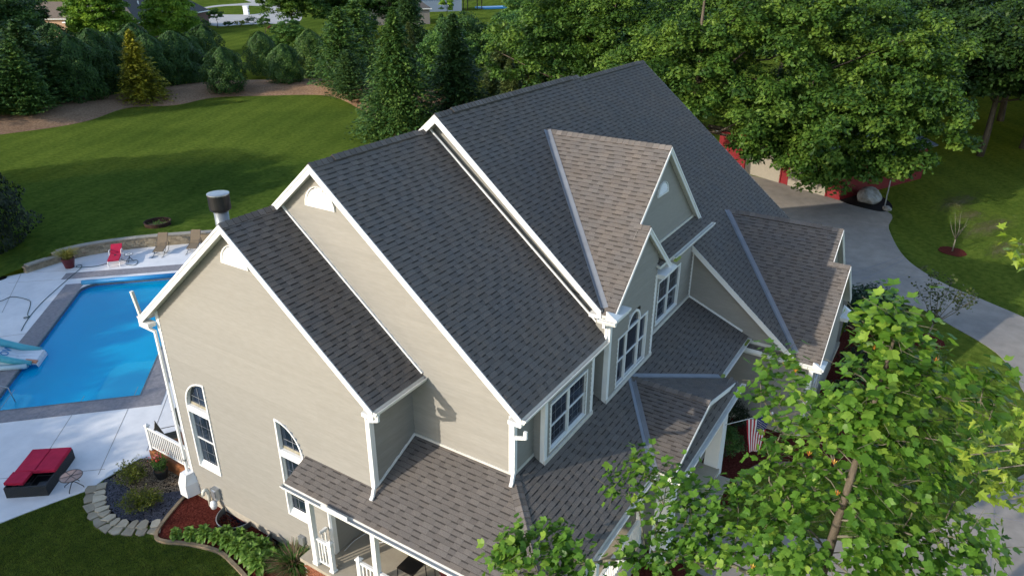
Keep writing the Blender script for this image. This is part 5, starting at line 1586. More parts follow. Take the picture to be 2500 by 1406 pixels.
def rocker(label, x, y, rz):
    t = thing("rocking_lounger", label, "lounge chair", (x, y, .032), rz, "brown sling loungers by the stone wall")
    mb = MB(); mb.bar((-.15, 0, .30), (.62, 0, .38), .56, .022); mb.build("seat", M["sling_brown"], t)
    mb = MB(); mb.bar((.62, 0, .38), (1.22, 0, 1.02), .56, .022); mb.build("backrest", M["sling_brown"], t)
    for s in (-.29, .29):
        mb = MB(); mb.tube([(-.45, s, .03), (-.22, s, .02), (.10, s, .10), (.30, s, .25), (.45, s, .40), (.62, s, .62), (.40, s, .64)], .014, 6); mb.build("leg", M["dark_frame"], t)
        mb = MB(); mb.tube([(.02, s, .30), (.12, s, .10), (.34, s, .02), (.72, s, .04), (.95, s, .22), (1.0, s, .60)], .014, 6); mb.build("leg", M["dark_frame"], t)
        mb = MB(); mb.tube([(-.16, s, .30), (.62, s, .385), (1.24, s, 1.03)], .014, 6); mb.build("side_rail", M["dark_frame"], t)
    return t
rocker("brown sling rocking lounger nearest the small round table", 12.5, 24.55, math.radians(38))
rocker("brown sling rocking lounger half hidden by the white roof edge", 13.9, 23.3, math.radians(38))

# hose
hp = smooth([(2.6, 26.0, .05), (4.16, 25.75, .05), (4.8, 25.8, .05), (5.05, 24.7, .05), (4.84, 24.05, .05), (4.16, 22.95, .05), (4.1, 22.6, .05), (3.9, 22.55, .05), (3.88, 22.75, .05), (4.12, 22.62, .05)], 6)
hp += smooth([(3.1, 21.4, .05), (3.9, 22.4, .05), (5.2, 23.7, .05), (7.2, 25.3, .05), (8.6, 26.35, .05), (8.95, 26.65, .05), (9.15, 27.0, .05), (8.95, 27.1, .05), (8.85, 26.8, .05), (9.5, 26.1, .05), (10.1, 25.95, .05)], 6)
hs = thing("garden_hose", "dark green garden hose trailing across the patio to the red chaise", "hose")
mb = MB(); mb.tube(hp[:54], .017, 6); mb.build("hose_run", M["hose"], hs, True)
mb = MB(); mb.tube(hp[55:], .017, 6); mb.build("hose_run", M["hose"], hs, True)
mb = MB(); mb.tube(smooth([(10.6, 24.9, .05), (10.75, 24.4, .05), (11.1, 24.55, .05), (11.3, 25.0, .05), (10.9, 25.3, .05), (10.6, 25.6, .3)], 6), .017, 6); mb.build("hose_run", M["hose"], hs, True)

# inflatable slide
SL = thing("inflatable_slide", "pale blue inflatable slide running over the coping into the pool", "slide", (*st2(14.55, 0), .03))
SL.location = (0, 0, 0)
def sl(s, t, z): return st(14.30 + s, t - .50, z)
for s in (-.62, .62):
    mb = MB(); mb.tube([sl(s, -10.75, .14), sl(s, -11.5, .36), sl(s, -12.2, .66), sl(s, -12.75, 1.00), sl(s * .95, -13.2, 1.22), sl(s * .9, -13.65, 1.18), sl(s * .85, -13.9, .9)], [.10, .15, .17, .18, .18, .17, .15], 12); mb.build("side_tube", M["vinyl_teal"], SL, True)
mb = MB()
prof = [(-10.55, .02), (-10.62, .16), (-11.5, .24), (-12.2, .52), (-12.75, .84), (-13.3, 1.02), (-13.8, .95)]
for (t0, z0), (t1, z1) in zip(prof[:-1], prof[1:]):
    for k in range(4):
        s0, s1 = -.56 + k * .28, -.56 + (k + 1) * .28
        mb.hexa([sl(s0, t0, z0 - .14), sl(s1, t0, z0 - .14), sl(s1, t1, z1 - .14), sl(s0, t1, z1 - .14), sl(s0 + .012, t0, z0), sl(s1 - .012, t0, z0), sl(s1 - .012, t1, z1), sl(s0 + .012, t1, z1)])
mb.build("slide_bed", M["vinyl_white"], SL)
for s in (-.66, .58):
    mb = MB(); mb.hexa([sl(s, -10.9, -.02), sl(s + .08, -10.9, -.02), sl(s + .08, -14.2, .03), sl(s, -14.2, .03), sl(s, -10.9, .10), sl(s + .08, -10.9, .10), sl(s + .08, -13.6, .95), sl(s, -13.6, .95)]); mb.build("side_panel", M["vinyl_pale"], SL)
mb = MB(); mb.tube([sl(-.78, -10.9, .10), sl(-.80, -12.0, .13), sl(-.80, -13.2, .15), sl(-.8, -14.6, .15)], .11, 10); mb.build("float_tube", M["vinyl_pale"], SL, True)
mb = MB(); mb.hexa([sl(-.62, -10.56, .10), sl(-.40, -10.56, .10), sl(-.40, -11.0, .22), sl(-.62, -11.0, .22), sl(-.60, -10.56, .17), sl(-.42, -10.56, .17), sl(-.42, -11.0, .28), sl(-.60, -11.0, .28)]); mb.build("handle", M["vinyl_orange"], SL)
def text(body, size, mat, parent, mtx, name="lettering", ext=.004):
    cu = bpy.data.curves.new(name, 'FONT'); cu.body = body; cu.size = size; cu.extrude = ext; cu.align_x = 'CENTER'; cu.align_y = 'CENTER'
    cu.materials.append(M[mat])
    tmp = bpy.data.objects.new(name, cu); COL.objects.link(tmp)
    bpy.context.view_layer.update()
    me = bpy.data.meshes.new_from_object(tmp.evaluated_get(bpy.context.evaluated_depsgraph_get()))
    bpy.data.objects.remove(tmp, do_unlink=True)
    o = link(name, me, parent); o.matrix_local = mtx
    return o
ex = Vector(st(1, 0, 0)).normalized()          # along s
dn_ = (Vector(sl(0, -12.2, .52)) - Vector(sl(0, -11.5, .24))).normalized()      # up the ramp
nz = ex.cross(dn_).normalized()
if nz.z < 0: nz = -nz
exx = dn_.cross(nz).normalized()
c_ = Vector(sl(0, -11.95, .43)) + nz * .012
text("WOW", .46, "vinyl_print", SL, Matrix(((exx.x, dn_.x, nz.x, c_.x), (exx.y, dn_.y, nz.y, c_.y), (exx.z, dn_.z, nz.z, c_.z), (0, 0, 0, 1))))

# fire ring
FR = thing("fire_ring", "rusty iron fire ring with weeds standing on the back lawn", "fire ring", (14.9, 28.1, .50))
n_ = 28; mb = MB()
prof = [(.80, 0), (.83, .02), (.78, .05), (.80, .28), (.83, .30), (.83, .33), (.76, .33), (.74, .05), (.70, .03)]
mb.lathe(prof, n_, cap=False); mb.build("ring_wall", M["rust_iron"], FR)
mb = MB(); mb.lathe([(.74, .04), (.01, .06)], n_, cap=False); mb.build("ash", M["mulch_brown"], FR)

# pots
def pot(name, label, x, y, r0, r1, h, mat, z=.03):
    t = thing(name, label, "planter", (x, y, z))
    mb = MB(); mb.lathe([(r0, 0), (r1 * .96, h - .06), (r1, h - .06), (r1, h), (r1 - .03, h), (r1 - .04, h - .05)], 24, cap=False); mb.lathe([(.001, .0), (r0, .0)], 24, cap=False); mb.build("pot", M[mat], t, False)
    mb = MB(); mb.lathe([(r1 - .04, h - .05), (.001, h - .03)], 24, cap=False); mb.build("soil", M["mulch_brown"], t)
    return t
POT1 = pot("potted_plant", "black pot of red flowers standing on gravel below the deck", .22, 6.0, .17, .24, .34, "pot_black")
POT2 = pot("potted_grass", "dark red pot of straw coloured grass before the stone wall", 8.62, 27.25, .24, .37, .58, "pot_red")

# deck with railing and chairs
DK = thing("deck", "small stained deck with white railing beside the tan gable wall", "deck")
mb = MB(); 
for k in range(30):
    y = 4.30 + k * .093
    m_ = MB(); m_.box((.58, y, .50), (5.6, y + .087, .535)); m_.build("deck_board", M["deck_stain"], DK)
mb = MB(); mb.box((.56, 4.26, .04), (.60, 7.14, .50)); mb.build("skirt", M["deck_stain"], DK)
mb = MB(); mb.box((.60, 7.09, .04), (5.6, 7.13, .50)); mb.build("skirt", M["deck_stain"], DK)
newel(.64, 7.05, .535, .98, .11, DK); newel(.64, 4.42, .535, .98, .11, DK)
railing((.64, 6.99), (.64, 4.48), .535, DK)
newel(4.5, 7.05, .535, .98, .11, DK); railing((2.6, 7.05), (4.44, 7.05), .535, DK); newel(2.55, 7.05, .535, .98, .11, DK)
def sling_chair(label, x, y, rz):
    t = thing("deck_chair", label, "chair", (x, y, .536), rz, "olive sling chairs on the deck")
    mb = MB(); mb.bar((-.26, 0, .42), (.24, 0, .45), .52, .02); mb.build("seat", M["sling_olive"], t)
    mb = MB(); mb.bar((-.25, 0, .43), (-.44, 0, 1.02), .52, .02, (1, 0, 0)); mb.build("backrest", M["sling_olive"], t)
    for s in (-.27, .27):
        mb = MB(); mb.tube([(.26, s, 0), (.28, s, .45), (.22, s, .66), (-.30, s, .66)], .014, 6); mb.build("arm", M["dark_frame"], t)
        mb = MB(); mb.tube([(-.40, s, 0), (-.26, s, .42), (-.45, s, 1.03)], .014, 6); mb.build("leg", M["dark_frame"], t)
    return t
sling_chair("olive sling chair at the deck corner nearest the white railing post", 1.15, 6.55, math.radians(-35))
sling_chair("olive sling chair deeper on the deck, partly behind the house corner", 2.05, 6.75, math.radians(-70))
TB = thing("deck_table", "low deck table with a striped red and white cloth", "table", (1.75, 5.75, .536))
mb = MB(); mb.box((-.4, -.4, .60), (.4, .4, .63)); mb.build("table_top", M["dark_frame"], TB)
for sx in (-1, 1):
    for sy in (-1, 1):
        mb = MB(); mb.box((sx * .36 - .02, sy * .36 - .02, 0), (sx * .36 + .02, sy * .36 + .02, .6)); mb.build("leg", M["dark_frame"], TB)
cl = thing("striped_cloth", "red cloth with white stripes draped over the deck table", "cloth", (1.75, 5.75, .536))
for k in range(9):
    m_ = MB(); y = -.42 + k * .094
    m_.box((-.42, y, .635), (.42, y + .094, .641)); m_.box((-.426, y, .36), (-.42, y + .094, .641)); m_.build("stripe", M["flag_red" if k % 2 == 0 else "flag_white"], cl)

# porch furniture
PCH = thing("porch_glider", "dark metal porch chair with patterned maroon cushion under the porch roof", "chair", (1.05, -6.0, .902), math.radians(150))
mb = MB()
for k in range(12):
    y = -.52 + k * .09
    m_ = MB(); m_.box((-.28, y, .40), (.28, y + .05, .42)); m_.build("slat", M["dark_frame"], PCH)
mb = MB(); rbox(mb, -.28, .28, -.55, .55, .425, .52, .03); mb.build("cushion", M["cushion_maroon"], PCH)
mb = MB(); mb.bar((-.28, 0, .50), (-.45, 0, 1.0), 1.10, .09, (1, 0, 0)); mb.build("back_cushion", M["cushion_maroon"], PCH)
for s in (-.6, .6):
    mb = MB(); mb.tube([(.34, s, 0), (.34, s, .62), (-.36, s, .62), (-.40, s, 0)], .02, 6); mb.build("leg", M["dark_frame"], PCH)
PT = thing("porch_table", "thin legged dark metal table on the porch floor", "table", (.75, -4.75, .902))
mb = MB(); mb.box((-.28, -.28, .50), (.28, .28, .52)); mb.build("table_top", M["dark_frame"], PT)
for sx in (-1, 1):
    for sy in (-1, 1):
        mb = MB(); mb.tube([(sx * .26, sy * .26, .5), (sx * .28, sy * .28, 0)], .014, 6); mb.build("leg", M["dark_frame"], PT)
mb = MB(); mb.tube(smooth([(.5, -2.45, .92), (1.0, -2.42, .92), (1.6, -2.6, .92), (1.9, -3.0, .92), (1.5, -3.25, .92), (1.2, -2.9, .92), (1.6, -2.65, .93), (2.0, -2.8, .92), (1.9, -3.3, .92), (1.4, -3.4, .92)], 6), .012, 6)
tag(mb.build("extension_cord", M["white_plastic"], None, True), "white cord lying coiled on the porch floor", "cord")

# flag on the entry column
FL = thing("flag", "stars and stripes flag hanging from a pole at the entry column", "flag", (9.2, -10.2, 2.2))
FL.location = (0, 0, 0)
A_, B_ = Vector((10.35, -10.25, 2.35)), Vector((10.95, -11.55, 2.95))
Dp = (B_ - A_).normalized()
mb = MB(); mb.tube([A_, B_], .016, 8); mb.build("pole", M["galvanised"], FL)
mb = MB(); mb.lathe([(.0, -.05), (.03, -.03), (.035, 0), (.03, .03), (.0, .05)], 10, tuple(B_)); mb.build("finial", M["white_plastic"], FL)
H0 = A_ + Dp * .72                      # lower attachment on the pole
Wd = (B_ - H0).length - .05
FLEN = 1.42
def fpt(u, v):
    """u along the hoist (0 = lower edge, 1 = canton side), v along the fly"""
    p = H0 + Dp * (Wd * u)
    p = p.lerp(H0 + Dp * Wd * .62, .55 * v ** 1.2)
    sag = .07 * math.sin(math.pi * u)
    side = Vector((Dp.y, -Dp.x, 0))
    w_ = .055 * math.sin(5.5 * u + 3 * v) * v + .03 * math.sin(9 * v)
    return p + Vector((0, 0, -FLEN * v - sag * (1 - v))) + side * w_
NU, NV = 13, 14
st_m = {0: MB(), 1: MB(), 2: MB()}
for i in range(NU):
    for j in range(NV):
        q = [fpt(i / NU, j / NV), fpt((i + 1) / NU, j / NV), fpt((i + 1) / NU, (j + 1) / NV), fpt(i / NU, (j + 1) / NV)]
        k = 2 if (i >= 6 and j < 6) else (0 if i % 2 == 0 else 1)
        st_m[k].face(q)
for k, nm, mt_ in ((0, "red_stripes", "flag_red"), (1, "white_stripes", "flag_white"), (2, "canton", "flag_blue")):
    st_m[k].build(nm, M[mt_], FL, True)
mb = MB()
for r_ in range(9):
    for c_i in range(6 if r_ % 2 == 0 else 5):
        u = (6 + .45 + (r_ + .5) * (7 - .6) / 9) / NU; v = (.35 + (c_i + (.5 if r_ % 2 == 0 else 1.0)) * 5.4 / 6) / NV
        cpt = fpt(u, v); du = (fpt(u + .01, v) - fpt(u - .01, v)).normalized(); dv = (fpt(u, v + .01) - fpt(u, v - .01)).normalized(); nn = du.cross(dv).normalized()
        for sgn in (1, -1):
            ring_ = [cpt + nn * .006 * sgn + (du * math.cos(a) + dv * math.sin(a)) * (.020 if k % 2 == 0 else .009) for k, a in enumerate([kk * math.pi / 5 for kk in range(10)])]
            mb.face(ring_)
mb.build("stars", M["flag_white"], FL)

# barn, boulder and pole at the end of the drive
BN = thing("barn", "red barn with two tan doors, half hidden by the maple", "barn", (46.2, -7.9, 0))
f_ = Vector((-.42, -.907)); s_ = Vector((.907, -.42)) * 1.0
BN.rotation_euler = (0, 0, math.atan2(s_.y, s_.x))       # local x = into depth, local y = along the front (towards +y)
BW, BD, BE, BR = 12.0, 10.8, 2.9, 4.7
mb = MB(); mb.box((0, 0, 0), (BD, BW, BE)); mb.face([(0, 0, BE), (0, BW, BE), (0, BW / 2, BR)]); mb.face([(BD, 0, BE), (BD, BW / 2, BR), (BD, BW, BE)]); mb.build("barn_wall", M["barn_red"], BN)
mb = MB(); mb.hexa([(-.4, -.5, BE - .18), (BD + .4, -.5, BE - .18), (BD + .4, BW / 2, BR), (-.4, BW / 2, BR), (-.4, -.5, BE - .08), (BD + .4, -.5, BE - .08), (BD + .4, BW / 2, BR + .1), (-.4, BW / 2, BR + .1)]); mb.build("roof", M["barn_roof"], BN)
mb = MB(); mb.hexa([(-.4, BW / 2 + .001, BR), (BD + .4, BW / 2 + .001, BR), (BD + .4, BW + .5, BE - .18), (-.4, BW + .5, BE - .18), (-.4, BW / 2 + .001, BR + .1), (BD + .4, BW / 2 + .001, BR + .1), (BD + .4, BW + .5, BE - .08), (-.4, BW + .5, BE - .08)]); mb.build("roof", M["barn_roof"], BN)
for y0, y1 in ((1.2, 4.6), (5.4, 8.9)):
    mb = MB(); mb.box((-.06, y0, 0.02), (-.004, y1, 2.45)); d_ = mb.build("door", M["barn_door"], BN)
    for k in range(1, 4):
        m_ = MB(); m_.box((-.075, y0 + .02, k * .67), (-.058, y1 - .02, k * .67 + .03)); m_.build("door_rail", M["barn_door"], d_)
    for ya in (y0 - .10, y1):
        m_ = MB(); m_.box((-.09, ya, .02), (-.004, ya + .10, 2.5)); m_.build("door_trim", M["barn_red"], d_)
def rock(name, label, x, y, rx, ry, rz_, mat, seed, z=0.0):
    bm = bmesh.new(); bmesh.ops.create_icosphere(bm, subdivisions=3, radius=1.0)
    rg = random.Random(seed)
    ph = [(Vector((rg.uniform(-1, 1), rg.uniform(-1, 1), rg.uniform(-1, 1))).normalized(), rg.uniform(.5, .95)) for _ in range(12)]
    for v in bm.verts:
        for n__, d__ in ph:
            e = v.co.dot(n__) - d__
            if e > 0: v.co -= n__ * e * .85
        v.co.x *= rx; v.co.y *= ry; v.co.z = v.co.z * rz_ + rz_ * .55
    me = bpy.data.meshes.new(name); bm.to_mesh(me); bm.free(); me.materials.append(M[mat])
    o = link(name, me, None, (x, y, z)); return tag(o, label, "rock")
rock("boulder", "large pale boulder in the dark bed at the barn corner", 47.4, -9.75, 1.5, .9, .65, "boulder_stone", 3)
rock("boulder", "small low rock beside the pole at the drive corner", 45.7, -11.2, .45, .35, .22, "boulder_stone", 5)
mb = MB(); mb.tube([(46.44, -10.95, 0), (46.44, -10.95, 4.6)], .045, 8); fp = mb.build("flagpole", M["galvanised"]); tag(fp, "plain white metal pole standing beside the pale boulder", "pole")
mb = MB(); mb.lathe([(.0, 4.6), (.07, 4.64), (.07, 4.72), (.0, 4.76)], 10, (46.44, -10.95, 0)); mb.build("pole_cap", M["galvanised"], fp)
rock("stepping_stone", "flat pale stone on the soil left of the stone wall", 5.6, 28.9, .45, .28, .06, "flagstone", 8)

# ---------------------------------------------------------------- neighbouring houses
def far_house(label, x, y, rz, L, Wd_, eave, ridge, wall_mat, roof_mat, hip=True, windows=(), door=None, ov=.5):
    t = thing("neighbour_house", label, "house", (x, y, 0), rz)
    mb = MB(); mb.box((0, 0, 0), (L, Wd_, eave)); w_ = mb.build("wall", M[wall_mat], t)
    hx = Wd_ / 2 * .95 if hip else 0
    a = [(-ov, -ov, eave), (L + ov, -ov, eave), (L + ov, Wd_ + ov, eave), (-ov, Wd_ + ov, eave)]
    r0, r1 = (hx if hip else -ov, Wd_ / 2, ridge), (L - hx if hip else L + ov, Wd_ / 2, ridge)
    mb = MB()
    mb.face([a[0], a[1], r1, r0]); mb.face([a[2], a[3], r0, r1]); mb.face([a[1], a[2], r1]); mb.face([a[3], a[0], r0]); mb.face(list(reversed(a)))
    mb.build("roof", M[roof_mat], t)
    mb = MB()
    for i in range(4): mb.bar((a[i][0], a[i][1], eave - .06), (a[(i + 1) % 4][0], a[(i + 1) % 4][1], eave - .06), .12, .22)
    mb.build("fascia", M["white_trim" if wall_mat != "tan_wall" else "soffit"], t)
    for (u, z0, w2, h2) in windows:
        mb = MB(); mb.box((u - .08, -.06, z0 - .08), (u + w2 + .08, -.004, z0 + h2 + .08)); f = mb.build("window", M["white_trim"], t)
        mb = MB(); mb.box((u, -.08, z0), (u + w2 / 2 - .04, -.062, z0 + h2)); mb.build("pane", M["window_glass"], f)
        mb = MB(); mb.box((u + w2 / 2 + .04, -.08, z0), (u + w2, -.062, z0 + h2)); mb.build("pane", M["window_glass"], f)
    return t
nh = far_house("brick house with long grey hip roof behind the lime coloured trees", 83.0, 136.5, math.radians(31), 36, 15, 3.6, 9.6, "brick_far", "far_shingle", True, ((3, 1.0, 1.4, 1.5), (9, 1.0, 1.4, 1.5), (15, 1.0, 1.4, 1.5), (22, .9, 1.8, 1.6)))
for (u, v, h) in ((9, 3.6, 6.4), (17, 5.0, 7.2)):
    mb = MB(); mb.lathe([(.16, h - .6), (.16, h + .9)], 10, (u, v, 0)); mb.build("vent_pipe", M["white_plastic"], nh)
mb = MB(); mb.box((33, 5, 5.2), (34.4, 6.4, 7.2)); mb.build("chimney", M["grey_wall"], nh)
nh2 = far_house("tan gabled house wing at the far left behind the trees", 74.5, 160.5, math.radians(-52), 15, 9, 3.8, 7.0, "tan_wall", "rust_shingle", False, ((7.5, 1.0, 1.2, 1.7), (11.5, 1.0, 1.2, 1.7)))
mb = MB(); mb.face([(0.0, 0.0, 3.8), (0.0, 9.0, 3.8), (0.0, 4.5, 6.85)]); mb.face([(15.0, 0.0, 3.8), (15.0, 4.5, 6.85), (15.0, 9.0, 3.8)]); mb.build("gable", M["tan_wall"], nh2)
far_house("grey house with patio door between the tall conifers", 131.0, 124.5, math.radians(-38), 22, 13, 3.8, 9.0, "grey_wall", "far_shingle", True, ((5.2, .1, 2.6, 2.2), (11.0, 1.0, 1.6, 1.5)))
nh4 = far_house("pale blue grey house at the top behind the spruces", 172.0, 145.5, math.radians(-33), 24, 12, 4.8, 9.5, "blue_wall", "far_shingle", True, ((19.5, 1.0, 1.2, 2.2), (8.0, 1.2, 1.6, 1.4)))
mb = MB(); mb.box((6.0, -1.2, 0), (7.2, -.1, 1.0)); mb.build("air_conditioner", M["galvanised_dark"], nh4)
# pergola and bits of a pool behind the blue house
PG = thing("pergola", "dark pergola with blue pool toys beside the blue grey house", "pergola", (196.0, 133.0, 0), math.radians(-33))
for x in (0, 5):
    for y in (0, 4):
        mb = MB(); mb.box((x, y, 0), (x + .25, y + .25, 3.0)); mb.build("post", M["dark_frame"], PG)
mb = MB(); mb.box((-.3, -.3, 3.0), (5.6, 4.6, 3.25)); mb.build("roof", M["dark_frame"], PG)
mb = MB(); mb.prism([(203, 131), (212, 126), (215, 132), (206, 137)], 0, .5); tag(mb.build("wading_pool", M["vinyl_print"]), "small blue wading pool at the top edge behind trees", "pool")
# white mailbox pillar on the street island
MP_ = thing("mailbox_pillar", "white stone mailbox pillar on the grass island of the street", "mailbox", (143.3, 177.0, 0), math.radians(35))
mb = MB(); mb.box((-.7, -.7, 0), (.7, .7, 2.3)); mb.build("pillar", M["white_plastic"], MP_)
mb = MB(); mb.box((-.8, -.8, 2.3), (.8, .8, 2.5)); mb.build("cap", M["white_plastic"], MP_)
for z in (.7, 1.5):
    mb = MB(); mb.box((-.3, -.76, z), (.3, -.702, z + .4)); mb.build("letter_slot", M["dark_frame"], MP_)
mb = MB(); mb.lathe([(.05, 0), (.05, .5), (.3, .62), (.55, .72), (.6, .74)], 18, (0, 0, 0), cap=False)
sd = mb.build("satellite_dish", M["galvanised"]); tag(sd, "small grey satellite dish beside the brick house", "satellite dish"); sd.location = (66, 106, 0)
# ------------------------------------------------------------------ vegetation
def unit(a): return a / np.maximum(np.linalg.norm(a, axis=-1, keepdims=True), 1e-9)
def leaf_quads(C, Nn, size, aspect=1.0, fold=0.18, axis=None, rng=RNG):
    """rhombic leaves at C facing Nn; size array (length), aspect = width / length"""
    n = len(C)
    if axis is None:
        axis = rng.normal(size=(n, 3))
    T = unit(axis - Nn * np.sum(axis * Nn, axis=1, keepdims=True))
    B = np.cross(Nn, T)
    size = np.broadcast_to(np.asarray(size, dtype=float), (n,))[:, None]
    w = size * aspect * .5
    dz = Nn * size * fold
    return np.stack([C - T * size * .5, C + B * w - dz * .5, C + T * size * .5 - dz * .3, C - B * w - dz * .5], axis=1)

def crown(ells, nclump, per, leaf, rclump, rng, flat=.75, up=.55, aspect=.62, droop=0.0, inner=.35):
    """leaf clumps spread through a set of ellipsoids (cx,cy,cz,rx,ry,rz); returns quads, tones, clump centres"""
    vol = np.array([(e[3] * e[4] * e[5]) ** .6 for e in ells]); vol = vol / vol.sum()
    Q = []; V = []; CC = []
    for _ in range(nclump):
        e = ells[rng.choice(len(ells), p=vol)]
        d = unit(rng.normal(size=3)); d[2] = d[2] if d[2] > -.45 else -d[2] * .5
        rr = inner + (1 - inner) * rng.random() ** .45
        c = np.array(e[:3]) + d * np.array(e[3:6]) * rr
        CC.append(c)
        r = rclump * rng.uniform(.6, 1.25)
        m = int(per * rng.uniform(.7, 1.3))
        dd = unit(rng.normal(size=(m, 3))); dd[:, 2] = np.where(dd[:, 2] < -.2, -dd[:, 2] * .6, dd[:, 2])
        pos = c + dd * r * rng.uniform(.45, 1.0, size=(m, 1)) * np.array([1, 1, flat])
        if droop: pos[:, 2] -= droop * np.sum(dd[:, :2] ** 2, axis=1) * r
        nn = unit(dd * (1 - up) + np.array([0, 0, up]) + rng.normal(size=(m, 3)) * .35)
        Q.append(leaf_quads(pos, nn, leaf * rng.uniform(.6, 1.3, size=m), aspect, rng=rng))
        V.append(np.clip(rng.normal(.5, .22) + rng.normal(0, .16, size=m), 0, 1))
    return np.concatenate(Q), np.concatenate(V), CC

def tree_wood(mb, base, top, r0, limbs, rng, bend=.3):
    b = np.array(base, float); t = np.array(top, float)
    n = 6; pts = []; rad = []
    for k in range(n + 1):
        f = k / n
        pts.append(tuple(b + (t - b) * f + np.array([rng.normal() * bend, rng.normal() * bend, 0]) * (f * (1 - f)) * 2)); rad.append(r0 * (1 - .8 * f))
    mb.tube(pts, rad, 8)
    for L in limbs:
        L = np.array(L); h = np.clip((L[2] - b[2]) / max(1e-3, t[2] - b[2]) * .72, .15, .95)
        s = b + (t - b) * h
        mid = s + (L - s) * .5 + np.array([0, 0, -.12 * np.linalg.norm(L - s)])
        r = r0 * .38 * (1 - .5 * h)
        mb.tube([tuple(s), tuple(mid), tuple(L)], [r, r * .62, r * .18], 6)

def make_tree(name, label, x, y, ells, H, nclump, per, leaf, rclump, mat, seed, trunk=.25, group=None, z=0.0, cat="tree", **kw):
    rng = np.random.default_rng(seed)
    Q, V, CC = crown(ells, nclump, per, leaf, rclump, rng, **kw)
    t = thing(name, label, cat, (x, y, z), 0, group)
    link("crown", quads_mesh("crown", Q, M[mat], V), t)
    mb = MB(); tree_wood(mb, (0, 0, -.1), (0, 0, H * .86), trunk, CC[::max(1, len(CC) // 14)][:14], rng)
    mb.build("trunk", M["bark"], t, True)
    return t

def dup(src, label, x, y, s=1.0, rz=0.0, z=0.0, sz=None, group=None):
    o = copy_tree(src)
    o.location = (x, y, z); o.scale = (s, s, sz if sz else s); o.rotation_euler = (0, 0, rz)
    o["label"] = label
    if group: o["group"] = group
    return o

# ---- conifers
def spruce_mesh(H, R, levels, nb, mat, seed, droop=.25, lift=0.0, seg=7, size=.34, aspect=.42, power=.9, lo=.02):
    rng = np.random.default_rng(seed)
    C = []; N_ = []; A = []; S = []; V = []
    for i in range(levels):
        f = lo + (1 - lo) * (i + rng.uniform(-.3, .3)) / levels
        f = min(max(f, lo), .995)
        L0 = R * (1 - f) ** power + .10
        for b in range(max(4, int(nb * (1 - .55 * f)))):
            a = rng.uniform(0, 2 * math.pi); L = L0 * rng.uniform(.72, 1.12)
            tone = rng.normal(.45, .16)
            for k in range(seg):
                g = (k + rng.uniform(.2, 1)) / seg
                rr = L * g
                zz = f * H + lift * rr - droop * rr * g + rng.normal() * .05
                w = .10 + .16 * L * (1 - g)
                for side in (-1, 1):
                    off = side * rng.uniform(.1, 1) * w
                    C.append((rr * math.cos(a) - off * math.sin(a), rr * math.sin(a) + off * math.cos(a), zz + rng.normal() * .05))
                    aa = a + side * rng.uniform(.2, .9)
                    A.append((math.cos(aa), math.sin(aa), lift * .8 - droop * (.4 + g) + rng.normal() * .22))
                    N_.append((rng.normal() * .45, rng.normal() * .45, 1.0)); S.append(size * rng.uniform(.6, 1.3)); V.append(tone + rng.normal() * .12 + .12 * g)
    C = np.array(C); Q = leaf_quads(C, unit(np.array(N_)), np.array(S), aspect, .12, np.array(A), rng)
    return quads_mesh("crown", Q, M[mat], np.clip(V, 0, 1))
def egg_mesh(H, R, n, mat, seed, size=.21, lump=.26, shape=.5, taper=.55):
    """dense upright evergreen (arborvitae): vertical sprays on a lumpy egg"""
    rng = np.random.default_rng(seed)
    f = rng.random(n) ** .85
    a = rng.uniform(0, 2 * math.pi, n)
    prof = np.where(f < .30, .62 + .38 * np.sin(f / .30 * math.pi / 2), (1 - ((f - .30) / .70) ** 2.4) ** (taper))
    ph = rng.uniform(0, 6.28, 6)
    lm = 1 + lump * (np.sin(5 * a + 9 * f + ph[0]) * .5 + np.sin(9 * a - 13 * f + ph[1]) * .35 + np.sin(3 * a + 21 * f + ph[2]) * .3)
    dep = 1 - .34 * rng.random(n) ** 2
    r = R * prof * lm * dep
    C = np.stack([r * np.cos(a), r * np.sin(a), f * H * (1 + .03 * np.sin(4 * a + ph[3]))], 1)
    out_ = np.stack([np.cos(a), np.sin(a), .35 + f * .5], 1)
    N_ = unit(out_ + rng.normal(size=(n, 3)) * .45)
    A = np.stack([np.cos(a) * .5, np.sin(a) * .5, np.ones(n)], 1) + rng.normal(size=(n, 3)) * .3
    Q = leaf_quads(C, N_, size * rng.uniform(.6, 1.35, n), .5, .1, A, rng)
    V = np.clip(.42 + .25 * (lm - 1) / lump * .4 + rng.normal(0, .16, n), 0, 1)
    return quads_mesh("crown", Q, M[mat], V)
def conifer(name, label, x, y, me, H, tr=.16, z=0.0, s=1.0, rz=0.0, group="evergreens along the mulch berm", tilt=0.0):
    t = thing(name, label, "tree" if H > 3 else "shrub", (x, y, z), rz, group)
    t.scale = (s, s, s)
    if tilt: t.rotation_euler = (0, tilt, rz)
    link("crown", me, t)
    mb = MB(); mb.tube([(0, 0, -.2), (0, 0, H * .5), (0, 0, H * .93)], [tr, tr * .6, .02], 7); mb.build("trunk", M["bark"], t, True)
    return t
SPR = [spruce_mesh(11.5, 5.5, 46, 44, "needle_green", 1, .30, size=.40, seg=9), spruce_mesh(11.0, 5.2, 44, 42, "needle_dark", 2, .34, size=.40, seg=9), spruce_mesh(9.6, 5.0, 38, 40, "needle_olive", 3, .62, size=.44, seg=9)]
PIN = [spruce_mesh(9.5, 5.2, 28, 32, "needle_dark", 4, .05, .22, power=.62, size=.46, aspect=.45, seg=9), spruce_mesh(10.2, 4.6, 30, 32, "needle_green", 5, .05, .25, power=.7, size=.44, aspect=.45, seg=9)]
GLD = spruce_mesh(8.3, 3.5, 28, 32, "needle_gold", 6, .12, .10, power=.85, size=.40, aspect=.45, seg=9)
